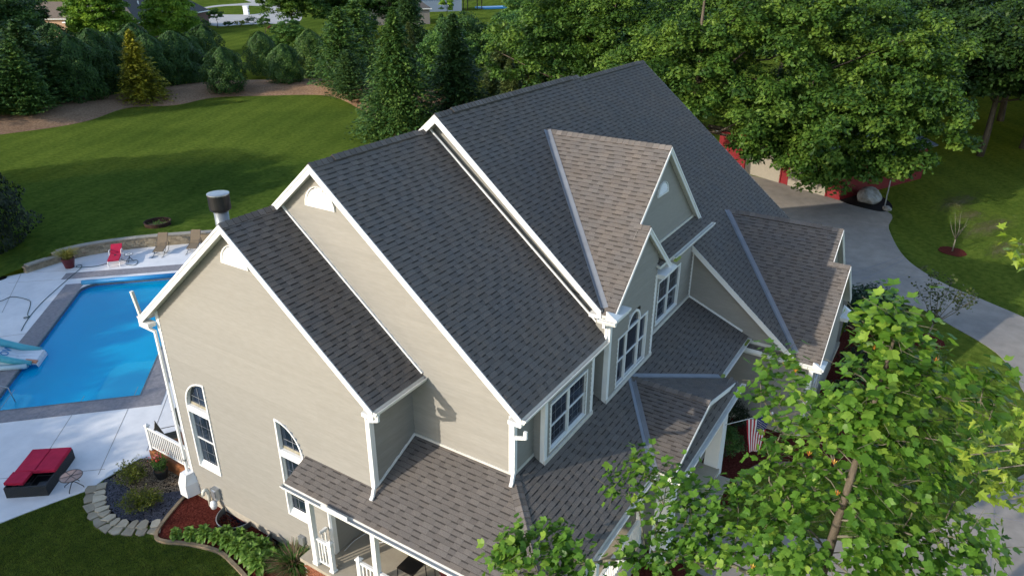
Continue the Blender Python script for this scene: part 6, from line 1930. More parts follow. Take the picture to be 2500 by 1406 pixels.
ARB = [egg_mesh(6.4, 2.6, 14000, "thuja", 7), egg_mesh(5.2, 2.5, 12000, "thuja", 8), egg_mesh(6.0, 2.5, 13000, "thuja_gold", 9)]
B = .55
conifer("pine_tree", "dark spreading pine at the left end of the mulch berm", 31.4, 75.5, PIN[0], 9.5, .2, B)
conifer("pine_tree", "dark pine cut by the left picture edge", 24.2, 74.0, PIN[0], 9.5, .2, B, .95, 2.0)
conifer("pine_tree", "pine in shade between the left edge and the arborvitae", 28.2, 71.0, PIN[1], 10.2, .2, B, .78, 1.0)
conifer("golden_spruce", "golden yellow spruce standing alone at the berm front", 41.7, 70.6, GLD, 7.9, .14, .3, 1.0, 0.0, None, math.radians(-4))
for k, (x, y, m_, s, lab) in enumerate(((36.0, 74.5, 0, 1.16, "dark arborvitae left of the golden spruce"), (39.6, 76.5, 0, 1.22, "tall dark arborvitae right behind the golden spruce"), (33.8, 79.5, 1, 1.3, "arborvitae beneath the tan house gable"),
        (46.5, 76.0, 0, 1.05, "dark arborvitae to the right of the golden spruce"), (50.4, 76.4, 1, 1.3, "broad arborvitae left of the berm bushes"), (56.8, 79.0, 0, 1.08, "arborvitae with pointed top before the far green lawn"), (53.4, 77.6, 2, 1.05, "light tipped arborvitae in the dense row"),
        (50.5, 66.9, 1, 1.04, "rounded arborvitae bush standing forward on the berm"), (62.8, 74.3, 0, .92, "arborvitae bush behind the flowering shrub"), (58.3, 64.6, 1, 1.0, "compact arborvitae bush at the berm crest"), (65.3, 67.0, 2, 1.06, "arborvitae bush with yellowish top"),
        (29.5, 80.5, 0, 1.35, "dark arborvitae behind the left pines"), (43.2, 78.5, 1, 1.35, "dark arborvitae filling the row behind the golden spruce"), (47.8, 81.0, 0, 1.2, "back row arborvitae under the second lime tree"), (23.0, 80.0, 0, 1.4, "dark arborvitae at the far left of the row"), (37.5, 80.5, 0, 1.3, "back row arborvitae under the first lime tree"))):
    conifer("arborvitae", lab, x, y, ARB[m_], 5.6, .12, B * .8, s, k * 1.3)
conifer("pine_tree", "soft pine to the right of the berm bushes", 58.6, 54.2, PIN[1], 10.2, .2, .5, 1.0, .7)
conifer("pine_tree", "small pine at the right end of the berm mulch", 54.2, 48.8, PIN[0], 9.5, .2, .5, .62, .2)
conifer("pine_tree", "pale pine rising behind the berm pines", 66.0, 58.5, PIN[1], 10.2, .2, .3, 1.05, 3.7)
conifer("spruce_tree", "tall green spruce behind the middle roof ridge", 44.6, 33.0, SPR[0], 11.5, .2, .3, 1.03, 0)
conifer("spruce_tree", "dark spruce next to the tallest spruce", 51.2, 31.0, SPR[1], 11.0, .2, .3, 1.0, 1)
conifer("spruce_tree", "olive spruce with drooping branches behind the main ridge", 59.0, 29.9, SPR[2], 9.6, .2, .3, 1.02, 2)
conifer("spruce_tree", "low spruce against the main roof ridge", 54.0, 26.0, SPR[2], 9.6, .2, .2, .72, 4)
conifer("spruce_tree", "spruce in the gap left of the drooping spruce", 49.0, 37.5, SPR[1], 11.0, .2, .3, .82, 5)
conifer("spruce_tree", "tall dark conifer before the grey neighbour house", 82.5, 63.0, SPR[1], 11.0, .2, 0, 1.12, 3, "evergreens behind the berm")
conifer("spruce_tree", "slender conifer under the blue grey house", 74.0, 50.0, SPR[0], 11.5, .2, 0, .8, 2, "evergreens behind the berm")
conifer("spruce_tree", "broad conifer behind the berm near the tan soil", 76.5, 58.0, SPR[2], 9.6, .2, 0, .8, 1, "evergreens behind the berm")
big_bush = conifer("arborvitae", "large dark evergreen bush at the left edge behind the patio", 7.2, 34.0, egg_mesh(5.0, 2.7, 9000, "leaf_black", 10, .22), 5.0, .15, .1, 1.0, 0, None)

# ---- deciduous trees
g_back = "trees behind the garden"
LM = make_tree("lime_tree", "tall bright lime green tree before the brick house", 60.5, 111.0, [(0, 0, 7.2, 5.0, 5.0, 6.4), (0, 0, 10.0, 3.6, 3.6, 4.8), (.8, 0, 4.6, 5.6, 5.6, 3.8)], 14, 330, 160, .40, 1.3, "leaf_lime", 21, .2, g_back)
dup(LM, "second tall lime green tree nearer the street", 71.5, 107.5, .86, 1.1, 0, .95)
D1 = make_tree("broadleaf_tree", "broad green tree above the berm bushes at the top", 101, 110, [(0, 0, 7.5, 7.0, 7.0, 5.6), (2, -2, 6.0, 6.5, 6.5, 4.5)], 13.5, 230, 160, .42, 1.5, "leaf_maple", 22, .3, g_back)
D2 = make_tree("broadleaf_tree", "dark broadleaf tree in the top left corner", 40, 100, [(0, 0, 7.5, 5.5, 5.5, 5.6), (1, 2, 5.2, 5.2, 5.2, 3.6)], 13, 210, 160, .38, 1.4, "leaf_dark", 23, .28, g_back)
D3 = make_tree("broadleaf_tree", "mid green tree behind the spruces near the blue grey house", 92, 47, [(0, 0, 6.5, 5.5, 5.5, 5.0), (-2, 1, 4.6, 5.0, 5.0, 3.6)], 12, 220, 160, .37, 1.3, "leaf_mid", 24, .28, g_back)
for k, (src, lab, x, y, s, sz) in enumerate(((D2, "dark tree behind the left pines", 33, 92, .85, .8), (D2, "dark tree at the far left edge", 26, 88, .95, .9), (D2, "shaded tree left of the tan house wing", 50, 118, 1.0, .9),
        (D1, "tree at the right of the broad green tree by the street", 113, 104, .8, .85), (D1, "green tree above the pale pine", 88, 80, .62, .62), (D3, "green tree behind the berm bushes", 80, 88, .6, .55),
        (D3, "mid green tree behind the drooping spruce", 78, 36, .95, .9), (D3, "light tree at the gap left of the big maple", 72, 26, .8, .85), (D1, "large tree behind the spruce row", 100, 40, .85, .8), (D3, "tree at the edge of the far lawn", 112, 52, .9, .85),
        (D1, "tree in the top centre behind the blue grey house lawn", 128, 62, 1.0, .8), (D3, "tree left of the top of the big maple", 90, 30, 1.0, .95), (D2, "dark tree beside the grey house", 118, 98, .9, .9), (D2, "dark tree right of the grey house door", 128, 104, .8, 1.0),
        (D1, "rounded tree behind the maple crown", 120, 30, 1.1, 1.0), (D3, "far tree above the blue pool toys", 160, 80, 1.2, 1.0), (D1, "far tree at the top edge behind the maples", 150, 50, 1.3, 1.0), (D3, "leafy tree right behind the drooping spruce", 67, 33, .82, .86), (D3, "leafy tree left of the big maple crown", 64, 24, .78, .8), (D3, "leafy tree behind the two dark spruces", 62, 40, .72, .74), (D2, "dark tree in the shade behind the spruces", 70, 44, .7, .78), (D3, "green tree between spruces and blue grey house", 84, 42, .85, .8))):
    dup(src, lab, x, y, s, k * .9, 0, sz, g_back)
make_tree("young_tree", "small pale green young tree on the far lawn", 160.5, 114.5, [(0, 0, 3.6, 1.7, 1.7, 2.6)], 6, 26, 60, .5, .8, "leaf_lime", 26, .1)
make_tree("young_tree", "young vase shaped tree on the lawn before the street", 110.2, 147.0, [(0, 0, 2.9, 1.7, 1.7, 1.5)], 4.2, 24, 60, .42, .7, "leaf_dark", 27, .09)
make_tree("young_tree", "thin young tree beside the broad tree on the far lawn", 108.3, 127.6, [(0, 0, 2.2, 1.3, 1.3, 2.0)], 4.2, 24, 55, .42, .6, "leaf_mid", 28, .08)
make_tree("red_maple", "small dark red tree beside the brick house end", 114.0, 157.8, [(0, 0, 2.2, 2.4, 2.4, 1.6)], 4.0, 26, 60, .45, .7, "leaf_maroon", 29, .1)

def bush(name, label, x, y, rx, ry, h, n, leaf, mat, seed, z=0.0, group=None, lumps=10, aspect=.55, cat="shrub", inner=.55, up=.4):
    rng = np.random.default_rng(seed)
    ells = [(0, 0, h * .5, rx * .8, ry * .8, h * .5)]
    Q, V, CC = crown(ells, lumps * 4, max(4, n // (lumps * 4)), leaf, min(rx, h) * .34, rng, .85, up, aspect, inner=inner)
    t = thing(name, label, cat, (x, y, z), 0, group)
    link("foliage", quads_mesh("foliage", Q, M[mat], V), t)
    mb = MB()
    for c in CC[:: max(1, len(CC) // 8)][:8]:
        mb.tube([(c[0] * .08, c[1] * .08, 0), (c[0] * .5, c[1] * .5, c[2] * .55), tuple(c)], [.03, .02, .008], 5)
    mb.build("stem", M["twig"], t)
    return t
bush("flowering_shrub", "shrub with white flowers between the berm bushes", 60.5, 82.0, 4.5, 2.4, 3.0, 1800, .36, "leaf_yellowgreen", 31, 0)
bush("flowering_shrub", "pale flowering shrub by the soft pine", 71.5, 68.5, 1.6, 1.6, 2.4, 600, .34, "petal_white", 32, 0)
bush("shrub", "round dark shrub on the lawn by the brick house end", 106.2, 147.5, 2.6, 2.6, 2.2, 500, .4, "leaf_dark", 33)
for k, (x, y, r, h, mt_, lab) in enumerate(((114.3, 148.4, 1.3, 1.2, "leaf_dark", "round shrub at the street bed left end"), (116.4, 146.4, 2.2, 1.4, "leaf_yellowgreen", "yellowish shrub in the street bed"), (119.6, 146.0, 1.9, 2.2, "leaf_bluegreen", "bluish grass clump in the street bed"), (113.4, 131.0, 1.6, 1.1, "leaf_maroon", "low maroon shrub by the far young tree"))):
    bush("shrub", lab, x, y, r, r, h, 420, .35, mt_, 34 + k)

# ---- the big silver maples behind the house
g_mp = "big maples behind the house"
make_tree("maple_tree", "big sunlit maple whose crown hangs over the red barn", 43.5, 3.0, [(-2.5, -8.8, 3.6, 2.6, 2.3, 1.6), (-1.5, -11.8, 3.2, 2.4, 2.0, 1.4), (.5, -14.0, 3.9, 3.0, 2.4, 1.9), (-1.0, -5.6, 4.6, 2.8, 2.6, 2.0), (-3.2, -10.2, 2.6, 1.6, 1.5, 1.0), (1.8, -15.0, 5.4, 3.0, 2.4, 2.0), (2, -3, 9.8, 7.0, 7.0, 5.0), (-1, -9, 6.6, 5.5, 5.0, 3.8), (2, -12, 7.6, 5.2, 4.6, 4.0), (-2, -4, 6.2, 5.0, 5.0, 3.2), (5, -6, 11.8, 6.0, 6.5, 4.2), (0, 2, 8.2, 6.0, 6.0, 4.4), (-1, -8.5, 4.4, 4.0, 4.0, 2.2), (6, -12, 9.5, 5.5, 5.0, 4.2), (3.5, -14.5, 6.4, 4.6, 4.0, 3.2), (-3, -11.5, 6.0, 3.6, 3.4, 2.6)], 16, 1050, 160, .30, .95, "leaf_maple", 41, .42, g_mp, droop=.25, aspect=.6, inner=.3)
make_tree("maple_tree", "big maple crown directly behind the main roof ridge", 53.5, 15.0, [(0, 0, 10.0, 8.6, 8.6, 6.2), (-4.5, 3.5, 8.0, 6.5, 6.5, 4.8), (-2, -5, 7.5, 6.5, 6.0, 4.5), (2, 4, 12, 6, 6, 4)], 17, 560, 165, .31, 1.1, "leaf_maple", 42, .42, g_mp, droop=.2, aspect=.6, inner=.3)
make_tree("maple_tree", "shaded maple behind the barn at the top", 66, -1, [(0, 0, 9.5, 8.0, 8.0, 6.0), (3, -5, 8.0, 6.5, 6.5, 5.0), (2, 5, 9.0, 6.5, 6.5, 5.0)], 16, 330, 150, .36, 1.4, "leaf_mid", 43, .4, g_mp, droop=.2)
# ---- dark woods on the right
g_wd = "dark trees on the right"
W1 = make_tree("woodland_tree", "dark tree with visible trunk on the right lawn", 67.0, -16.2, [(0, 0, 8.2, 6.2, 6.2, 4.6), (1, -2, 6.0, 5.6, 5.6, 3.4), (-.5, 2.5, 7.0, 5.0, 5.0, 3.8)], 13, 280, 150, .36, 1.3, "leaf_wood", 51, .32, g_wd)
for k, (x, y, s, sz, lab) in enumerate(((73.5, -24.0, 1.0, 1.0, "dark tree cut by the right picture edge"), (64.5, -24.5, .8, .75, "low dark tree at the right edge above the lawn"), (79.0, -10.5, 1.1, 1.15, "dark tree left of the trunk on the right lawn"), (86.0, -17.5, 1.15, 1.2, "tall dark tree behind the right lawn"),
        (95.0, -6.0, 1.25, 1.2, "dark tree behind the barn roof"), (99.0, -27.0, 1.25, 1.3, "tall tree in the right woods"), (112.0, -14.0, 1.4, 1.3, "wood tree in the upper right"), (118.0, 6.0, 1.5, 1.3, "far wood tree over the barn maple"), (125.0, -32.0, 1.5, 1.4, "far wood tree at the right edge"), (140.0, -10.0, 1.6, 1.4, "far wood tree in the right corner"), (84.0, 6.0, 1.2, 1.1, "dark tree behind the shaded maple"), (142.0, 18.0, 1.7, 1.4, "far wood tree behind the maples"), (72.5, -19.5, 1.05, 1.05, "dark tree close behind the trunk on the right lawn"), (78.0, -29.0, 1.2, 1.2, "dark crown in the right edge middle"), (75.0, -5.0, 1.0, 1.0, "dark tree beside the barn end"))):
    dup(W1, lab, x, y, s, k * 1.1, 0, sz, g_wd)
W2 = make_tree("woodland_tree", "lighter green wood tree in the upper right corner", 108, -20, [(0, 0, 9.0, 7.5, 7.5, 5.5), (2, 3, 7, 6, 6, 4.5)], 15, 260, 150, .45, 1.6, "leaf_mid", 52, .35, g_wd)
dup(W2, "lighter wood tree behind the dark right trees", 128, -4, 1.3, 2.0, 0, 1.2, g_wd); dup(W2, "far lighter wood tree at the top right", 160, -30, 1.5, .6, 0, 1.3, g_wd); dup(W2, "far lighter wood tree on the top edge", 165, 2, 1.6, 1.6, 0, 1.3, g_wd)

# ---- trees beyond the left picture edge: they throw the long shade over pool and patio
g_sh = "garden trees west of the patio"
for k, (x, y, h) in enumerate(((-21, 3.5, 5.6), (-22.5, 9.5, 7.2), (-21, 14.5, 8.6), (-22, 19.5, 9.4), (-22, 25, 10.4), (-20.5, 30.5, 11.4), (-22, 36, 12.6), (-21, 42, 13.2), (-22, 48, 13.6), (-21.5, 54, 14.2), (-5, 37, 8.5), (-4, 41.5, 11.0), (-5, 46, 13.5), (-4, 50.5, 14.5), (-5, 55, 15.5), (-11.5, 6.5, 4.4), (-13.5, 12, 6.0))):
    o = dup(D2, ("smallest", "second", "third", "fourth", "fifth", "sixth", "seventh", "eighth", "ninth", "tenth", "eleventh", "twelfth", "thirteenth", "fourteenth", "fifteenth", "sixteenth", "last")[min(k, 16)] + " shade tree of the row beyond the left picture edge", x, y, h / 13.2 * 1.0, k * 1.7, 0, h / 13.2, g_sh)

# ---- front garden
bush("shrub", "blue green rounded bush at the garage corner by the drive", 24.3, -12.9, 1.9, 1.9, 2.3, 5200, .17, "leaf_bluegreen", 61, .05, None, 16)
bush("shrub", "dark clipped bush in the front bed behind the flag", 11.9, -10.1, .75, .75, 1.05, 2600, .075, "leaf_dark", 62, .05, "dark bushes in the front bed", 12)
bush("shrub", "larger dark bush against the garage wall", 13.2, -9.6, .95, 1.0, 1.5, 3000, .085, "leaf_black", 63, .05, "dark bushes in the front bed", 12)
bush("shrub", "dark yew along the garage front", 17.0, -13.1, 1.3, .9, 1.2, 2200, .12, "leaf_black", 64, .05, "dark bushes in the front bed", 12)
bush("shrub", "dark yew near the garage front corner", 20.0, -13.2, 1.4, .9, 1.3, 2200, .12, "leaf_black", 65, .05, "dark bushes in the front bed", 12)
bush("shrub", "small light bush beside the entry steps", 4.8, -10.5, .45, .45, .6, 900, .08, "leaf_yellowgreen", 66, .05, None, 8)
def sparse_tree(name, label, x, y, H, spread, nb, leaves, leaf, mat, seed, lean=(0, 0), bare=False):
    rng = np.random.default_rng(seed)
    t = thing(name, label, "tree", (x, y, 0))
    mb = MB(); fork = np.array([lean[0] * .3, lean[1] * .3, H * .30])
    mb.tube([(0, 0, -.05), (lean[0] * .08, lean[1] * .08, H * .15), tuple(fork)], [.055, .045, .038], 7)
    tips = []
    for k in range(nb):
        a = 2 * math.pi * k / nb + rng.uniform(-.3, .3); r = spread * rng.uniform(.5, 1.0)
        tip = fork + np.array([r * math.cos(a) + lean[0] * .5, r * math.sin(a) + lean[1] * .5, H * rng.uniform(.35, .70)])
        mid = fork + (tip - fork) * .5 + rng.normal(size=3) * .08
        mb.tube([tuple(fork), tuple(mid), tuple(tip)], [.026, .016, .006], 5)
        for q in range(4):
            s = mid + (tip - mid) * rng.uniform(0, .9); e = s + np.array([rng.normal() * .3, rng.normal() * .3, rng.uniform(.05, .45)]) * spread * .5
            mb.tube([tuple(s), tuple(e)], [.008, .003], 4); tips += [e, (s + e) / 2]
        tips.append(tip)
    mb.build("trunk", M["twig"], t, True)
    if leaves:
        tips = np.array(tips); idx = rng.integers(0, len(tips), leaves)
        C = tips[idx] + rng.normal(size=(leaves, 3)) * .13
        Q = leaf_quads(C, unit(rng.normal(size=(leaves, 3)) * .5 + np.array([0, 0, .8])), leaf * rng.uniform(.6, 1.2, leaves), .8, rng=rng)
        link("foliage", quads_mesh("foliage", Q, M[mat], np.clip(rng.normal(.5, .2, leaves), 0, 1)), t)
    return t
sparse_tree("redbud_tree", "small multi stemmed tree with sparse reddish leaves beside the drive", 25.4, -15.4, 3.1, 1.35, 8, 620, .14, "leaf_redbud", 71, (.3, -.35))
sparse_tree("bare_sapling", "thin bare sapling in a mulch ring on the right lawn", 39.07, -15.67, 2.7, .7, 6, 30, .08, "leaf_redbud", 72)

# ---- beds beside the gable
hl = []
def hosta_leaf(L, Wd_, arch, seed):
    rg = random.Random(seed); mb = MB(); n = 5
    rows = []
    for k in range(n + 1):
        f = k / n
        w_ = Wd_ * math.sin(math.pi * min(1, f * .92 + .08)) ** .8 * (1 - f * .15) if 0 < k < n else .004
        x = L * (.22 + .78 * f); z = arch * math.sin(f * math.pi * .85) - .18 * L * f * f
        rows.append(((x, -w_ / 2, z + w_ * .16), (x, 0, z), (x, w_ / 2, z + w_ * .16)))
    for a, b in zip(rows[:-1], rows[1:]):
        mb.face([a[0], b[0], b[1], a[1]], 0, .45 + rg.uniform(-.1, .3)); mb.face([a[1], b[1], b[2], a[2]], 0, .45 + rg.uniform(-.1, .3))
    mb.tube([(0, 0, -.06), (L * .22, 0, 0)], .006, 4)
    return mb.mesh("leaf", M["leaf_hosta"], True)
HL = [hosta_leaf(.30, .17, .05, 1), hosta_leaf(.26, .15, .06, 2), hosta_leaf(.22, .13, .04, 3)]
spots = [(-1.22, 3.02, .72), (-1.00, 2.62, .85), (-.78, 2.22, .95), (-.66, 1.80, .95), (-.36, 1.72, .85), (-.58, 1.32, 1.05), (-.26, 1.22, .95), (-.62, .82, 1.12), (-.24, .72, 1.05), (-.60, .30, 1.25), (-.24, .22, 1.15), (-.70, -.16, 1.25), (-.36, -.32, 1.1)]
hlab = ["leafmost small hosta at the tip of the row by the edging", "second hosta from the tip of the row", "third hosta from the tip, by the edging", "fourth hosta along the edging side", "hosta in front of the far window well", "fifth hosta along the edging side", "hosta between the two window wells", "sixth hosta along the edging side", "hosta close behind the near window well", "large bright hosta along the edging side", "hosta beside the near window well", "largest hosta at the porch end of the row", "hosta next to the dry grass clump"]
hlab[0] = "smallest hosta at the tip of the row by the edging"
rg = random.Random(9)
for (x, y, s), lab in zip(spots, hlab):
    t = thing("hosta", lab, "hosta", (x - .06, y, .06), rg.uniform(0, 6), "hostas in the red mulch bed"); t.scale = (s * 1.06, s * 1.06, s * 1.06)
    n = 46
    for k in range(n):
        f = k / n
        o = link("leaf", HL[k % 3], t)
        o.location = (0, 0, .06 + .26 * f + rg.uniform(-.02, .02))
        o.rotation_euler = (rg.uniform(-.25, .25), .30 - 1.0 * f + rg.uniform(-.15, .15), k * 2.39996 + rg.uniform(-.2, .2))
        sc_ = 1.15 - .35 * f; o.scale = (sc_, sc_, sc_)
def grass_clump(name, label, x, y, z, n, H, spread, mats, seed, width=.012, cat="plant", parent=None):
    rng = np.random.default_rng(seed)
    t = thing(name, label, cat, (x, y, z)) if parent is None else parent
    for mi, (mt_, fr) in enumerate(mats):
        m = int(n * fr); a = rng.uniform(0, 2 * math.pi, m); r = spread * np.sqrt(rng.random(m)); h = H * rng.uniform(.55, 1.1, m)
        d = np.stack([np.cos(a), np.sin(a), np.zeros(m)], 1)
        side = np.stack([-np.sin(a), np.cos(a), np.zeros(m)], 1) * width
        z3 = np.array([0, 0, 1.0])
        base = d * (r * .25)[:, None] + np.array([0, 0, parent_h if parent is not None else 0])
        mid = base + d * (r * .55)[:, None] + z3 * (h * .7)[:, None]; tip = base + d * (r * 1.25)[:, None] + z3 * (h * rng.uniform(.7, 1.0, m))[:, None]
        Q = np.concatenate([np.stack([base - side, base + side, mid + side * .8, mid - side * .8], 1), np.stack([mid - side * .8, mid + side * .8, tip + side * .1, tip - side * .1], 1)])
        V = np.clip(rng.normal(.5, .2, m), 0, 1)
        link("blades" if mi == 0 else "stalks", quads_mesh("blades", Q, M[mt_], np.concatenate([V, V])), t)
    return t
parent_h = 0
grass_clump("ornamental_grass", "clump of green grass with dry brown stalks by the porch corner", -.28, -1.12, .05, 900, .70, .62, (("leaf_mid", .55), ("dry_grass", .45)), 81)
parent_h = .52
grass_clump("x", "", 0, 0, 0, 520, .62, .55, (("straw_plant", 1.0),), 82, .014, parent=POT2)
parent_h = .0
for o in POT2.children:
    if o.name.startswith("blades"): o.name = "grass"
def sprigs(name, label, x, y, z, n, H, spread, leaf, mat, seed, per=14, group=None, parent=None, z0=0.0):
    rng = np.random.default_rng(seed)
    t = thing(name, label, "shrub", (x, y, z), 0, group) if parent is None else parent
    mb = MB(); C = []
    for k in range(n):
        a = rng.uniform(0, 6.28); r = spread * math.sqrt(rng.random()); tip = np.array([r * math.cos(a), r * math.sin(a), z0 + H * rng.uniform(.55, 1.1) * (1 - .3 * r / spread)])
        mid = tip * np.array([.5, .5, .55])
        mb.tube([(0, 0, z0 * .9), tuple(mid), tuple(tip)], [.010, .007, .003], 4)
        for q in range(per): C.append(mid + (tip - mid) * rng.random() + rng.normal(size=3) * .045)
    mb.build("stem", M["twig"], t)
    C = np.array(C); m = len(C)
    Q = leaf_quads(C, unit(rng.normal(size=(m, 3)) * .6 + np.array([0, 0, .7])), leaf * rng.uniform(.6, 1.3, m), .5, rng=rng)
    link("foliage", quads_mesh("foliage", Q, M[mat], np.clip(rng.normal(.5, .2, m), 0, 1)), t)
    return t
sprigs("shrub", "loose yellow green shrub with thin branches by the patio edge", -.55, 6.45, .03, 60, 1.05, .62, .075, "leaf_yellowgreen", 91, 26)
sprigs("shrub", "low yellow green shrub on the slate chips", -1.12, 5.25, .03, 70, .62, .62, .07, "leaf_yellowgreen", 92, 24)
sprigs("shrub", "small yellow green shrub beside the gravel", -.72, 5.05, .03, 34, .55, .40, .065, "leaf_yellowgreen", 93, 22)
sprigs("x", "", 0, 0, 0, 46, .72, .26, .07, "leaf_mid", 94, 26, parent=POT1, z0=.30)
rng = np.random.default_rng(5)
C = np.stack([rng.normal(0, .14, 70), rng.normal(0, .14, 70), rng.uniform(.75, 1.08, 70)], 1)
link("flowers", quads_mesh("flowers", leaf_quads(C, unit(rng.normal(size=(70, 3)) + np.array([0, 0, .6])), .06, .9, rng=rng), M["petal_red"], rng.random(70)), POT1)
rng = np.random.default_rng(6)
C = np.stack([rng.normal(0, .25, 160), rng.normal(0, .25, 160) - .2, rng.uniform(.10, .32, 160)], 1)
link("weeds", quads_mesh("weeds", leaf_quads(C, unit(rng.normal(size=(160, 3)) + np.array([0, 0, .6])), .10, .6, rng=rng), M["leaf_hosta"], rng.random(160)), FR)
sprigs("shrub", "straw yellow plant at the right end of the stone wall", 16.2, 23.4, .5, 30, .5, .4, .08, "straw_plant", 95, 14)

# ---- tulip tree in the foreground
TULIP=[(1.40,-14.67,11.40),(1.43,-14.33,11.00),(1.66,-14.97,10.90),(1.45,-14.65,10.60),(1.40,-14.22,10.30),(1.96,-15.29,10.40),(1.32,-14.48,10.00),(1.55,-14.92,10.10),(2.34,-15.51,9.80),(1.26,-14.11,9.70),(1.38,-14.79,9.60),(1.75,-15.32,9.50),(2.53,-15.83,9.40),(3.79,-12.60,8.90),(3.15,-12.98,9.00),(3.27,-12.53,8.60),(2.57,-13.29,8.90),(2.49,-12.97,8.60),(3.01,-12.55,8.40),(2.39,-16.07,10.20),(2.10,-16.04,10.00),(1.90,-16.21,9.90),(2.27,-16.26,10.10),(1.98,-13.54,8.60),(1.33,-14.02,9.00),(1.20,-14.48,9.10),(1.40,-15.01,9.10),(1.90,-15.54,9.00),(2.49,-16.01,8.90),(3.10,-16.46,8.70),(2.70,-13.10,7.90),(2.24,-13.11,7.60),(1.80,-13.60,8.00),(1.46,-14.24,8.40),(1.42,-14.82,8.50),(1.75,-15.35,8.50),(2.09,-15.84,8.40),(2.71,-16.39,8.30),(1.98,-13.15,7.20),(1.52,-13.54,7.40),(1.39,-14.01,7.80),(1.40,-15.05,8.00),(1.74,-15.58,8.00),(2.22,-16.13,7.90),(1.49,-13.47,6.90),(1.15,-13.95,7.20),(1.22,-15.04,7.50),(1.48,-15.46,7.50),(1.37,-16.00,7.60),(1.60,-16.39,7.70),(1.57,-16.68,7.70),(0.99,-15.86,7.30),(0.88,-15.33,7.20),(0.52,-14.91,7.00),(0.78,-14.28,6.90),(1.02,-16.25,7.40),(1.18,-16.68,7.50),(1.92,-9.97,5.60),(2.52,-10.09,5.70),(2.97,-10.20,5.80),(2.44,-10.72,5.80),(2.70,-11.09,5.90),(2.42,-11.65,6.00),(1.89,-11.14,5.70),(1.82,-10.61,5.50),(1.71,-11.73,5.90),(1.87,-12.18,6.10),(2.35,-12.45,6.20),(2.54,-12.69,6.50),(1.31,-11.20,5.50),(1.26,-11.75,5.60),(1.36,-12.29,5.90),(1.56,-12.78,6.10),(1.21,-13.25,6.30),(0.68,-11.12,5.30),(0.64,-11.66,5.40),(0.69,-12.29,5.70),(0.83,-12.87,5.90),(0.58,-13.57,6.30),(0.66,-13.89,6.50),(-0.35,-8.68,5.20),(-0.05,-8.90,5.30),(0.24,-9.34,5.30),(-0.84,-8.79,5.10),(-0.51,-9.28,5.20),(-0.18,-9.77,5.30),(-0.24,-10.09,5.30),(-1.02,-9.10,5.10),(-0.70,-9.78,5.20)]
SILVER=[(-2.91,-15.64,12.00),(-2.67,-15.77,12.00),(-2.97,-15.77,11.90),(-2.94,-15.93,11.80),(-2.58,-16.04,11.90),(-2.67,-16.15,11.60),(-2.18,-16.03,12.10),(0.37,-15.72,13.20),(0.55,-15.83,13.00),(-2.87,-16.05,11.60)]
_r = random.Random(31)
TULIP = TULIP + [(c[0] + _r.gauss(0, .26), c[1] + _r.gauss(0, .26), c[2] + _r.gauss(-.05, .2)) for c in TULIP if math.hypot(c[0] - 1.35, c[1] + 14.6) < 1.45 and c[2] > 6.8]
TULIP = TULIP + [(1.4 + _r.gauss(0, .22), -14.7 + _r.gauss(0, .22), z_) for z_ in (11.55, 11.2, 10.9, 10.6, 10.3, 10.0, 9.7, 9.4)] + [(c[0] + _r.gauss(0, .2), c[1] + _r.gauss(0, .2), c[2] + .12) for c in TULIP if c[2] < 6.6 and _r.random() < .4]
TB_ = np.array([.75, -14.25, 0.0]); TT_ = np.array([1.38, -14.66, 11.3])
TU = thing("tulip_tree", "tulip tree with large lobed leaves in front of the porch, seen from above", "tree", tuple(TB_))
def axis_at(z):
    f = z / TT_[2]; return TB_ + (TT_ - TB_) * np.array([f ** 1.2, f ** 1.2, f])
rng = np.random.default_rng(77)
mb = MB(); mb.tube([tuple(axis_at(z) - TB_) for z in np.linspace(0, 11.2, 14)], [.17 * (1 - z / 11.9) + .010 for z in np.linspace(0, 11.2, 14)], 9); mb.build("trunk", M["bark"], TU, True)
LEAF = [(0, 0), (.20, -.02), (.40, .10), (.50, .34), (.36, .42), (.44, .66), (.40, .86), (.20, .78), (.0, .70)]
def tulip_mesh(seed, mat="leaf_tulip", pts=LEAF):
    rg = random.Random(seed); mb = MB(); fold = rg.uniform(.05, .32); cur = rg.uniform(-.10, .30)
    def P_(x, y, s): return (s * x, y, abs(x) * fold * .9 - cur * y * y + rg.uniform(-.012, .012))
    tone = .5
    for s in (-1, 1):
        mid = [(0, 0, 0), (0, .35, -cur * .1225), (0, pts[-1][1], -cur * pts[-1][1] ** 2)]
        L_ = [P_(x, y, s) for x, y in pts[1:-1]]
        k = len(L_) // 2
        f1 = [mid[0]] + L_[:k + 1] + [mid[1]]; f2 = [mid[1]] + L_[k:] + [mid[2]]
        if s < 0: f1.reverse(); f2.reverse()
        mb.face(f1, 0, tone); mb.face(f2, 0, tone)
    mb.tube([(0, -.30, -.04), (0, 0, 0)], .008, 3, cap=False)
    return mb
TM = [tulip_mesh(k) for k in range(8)]
nT = 0
allV = []; rec = []
limbs = MB()
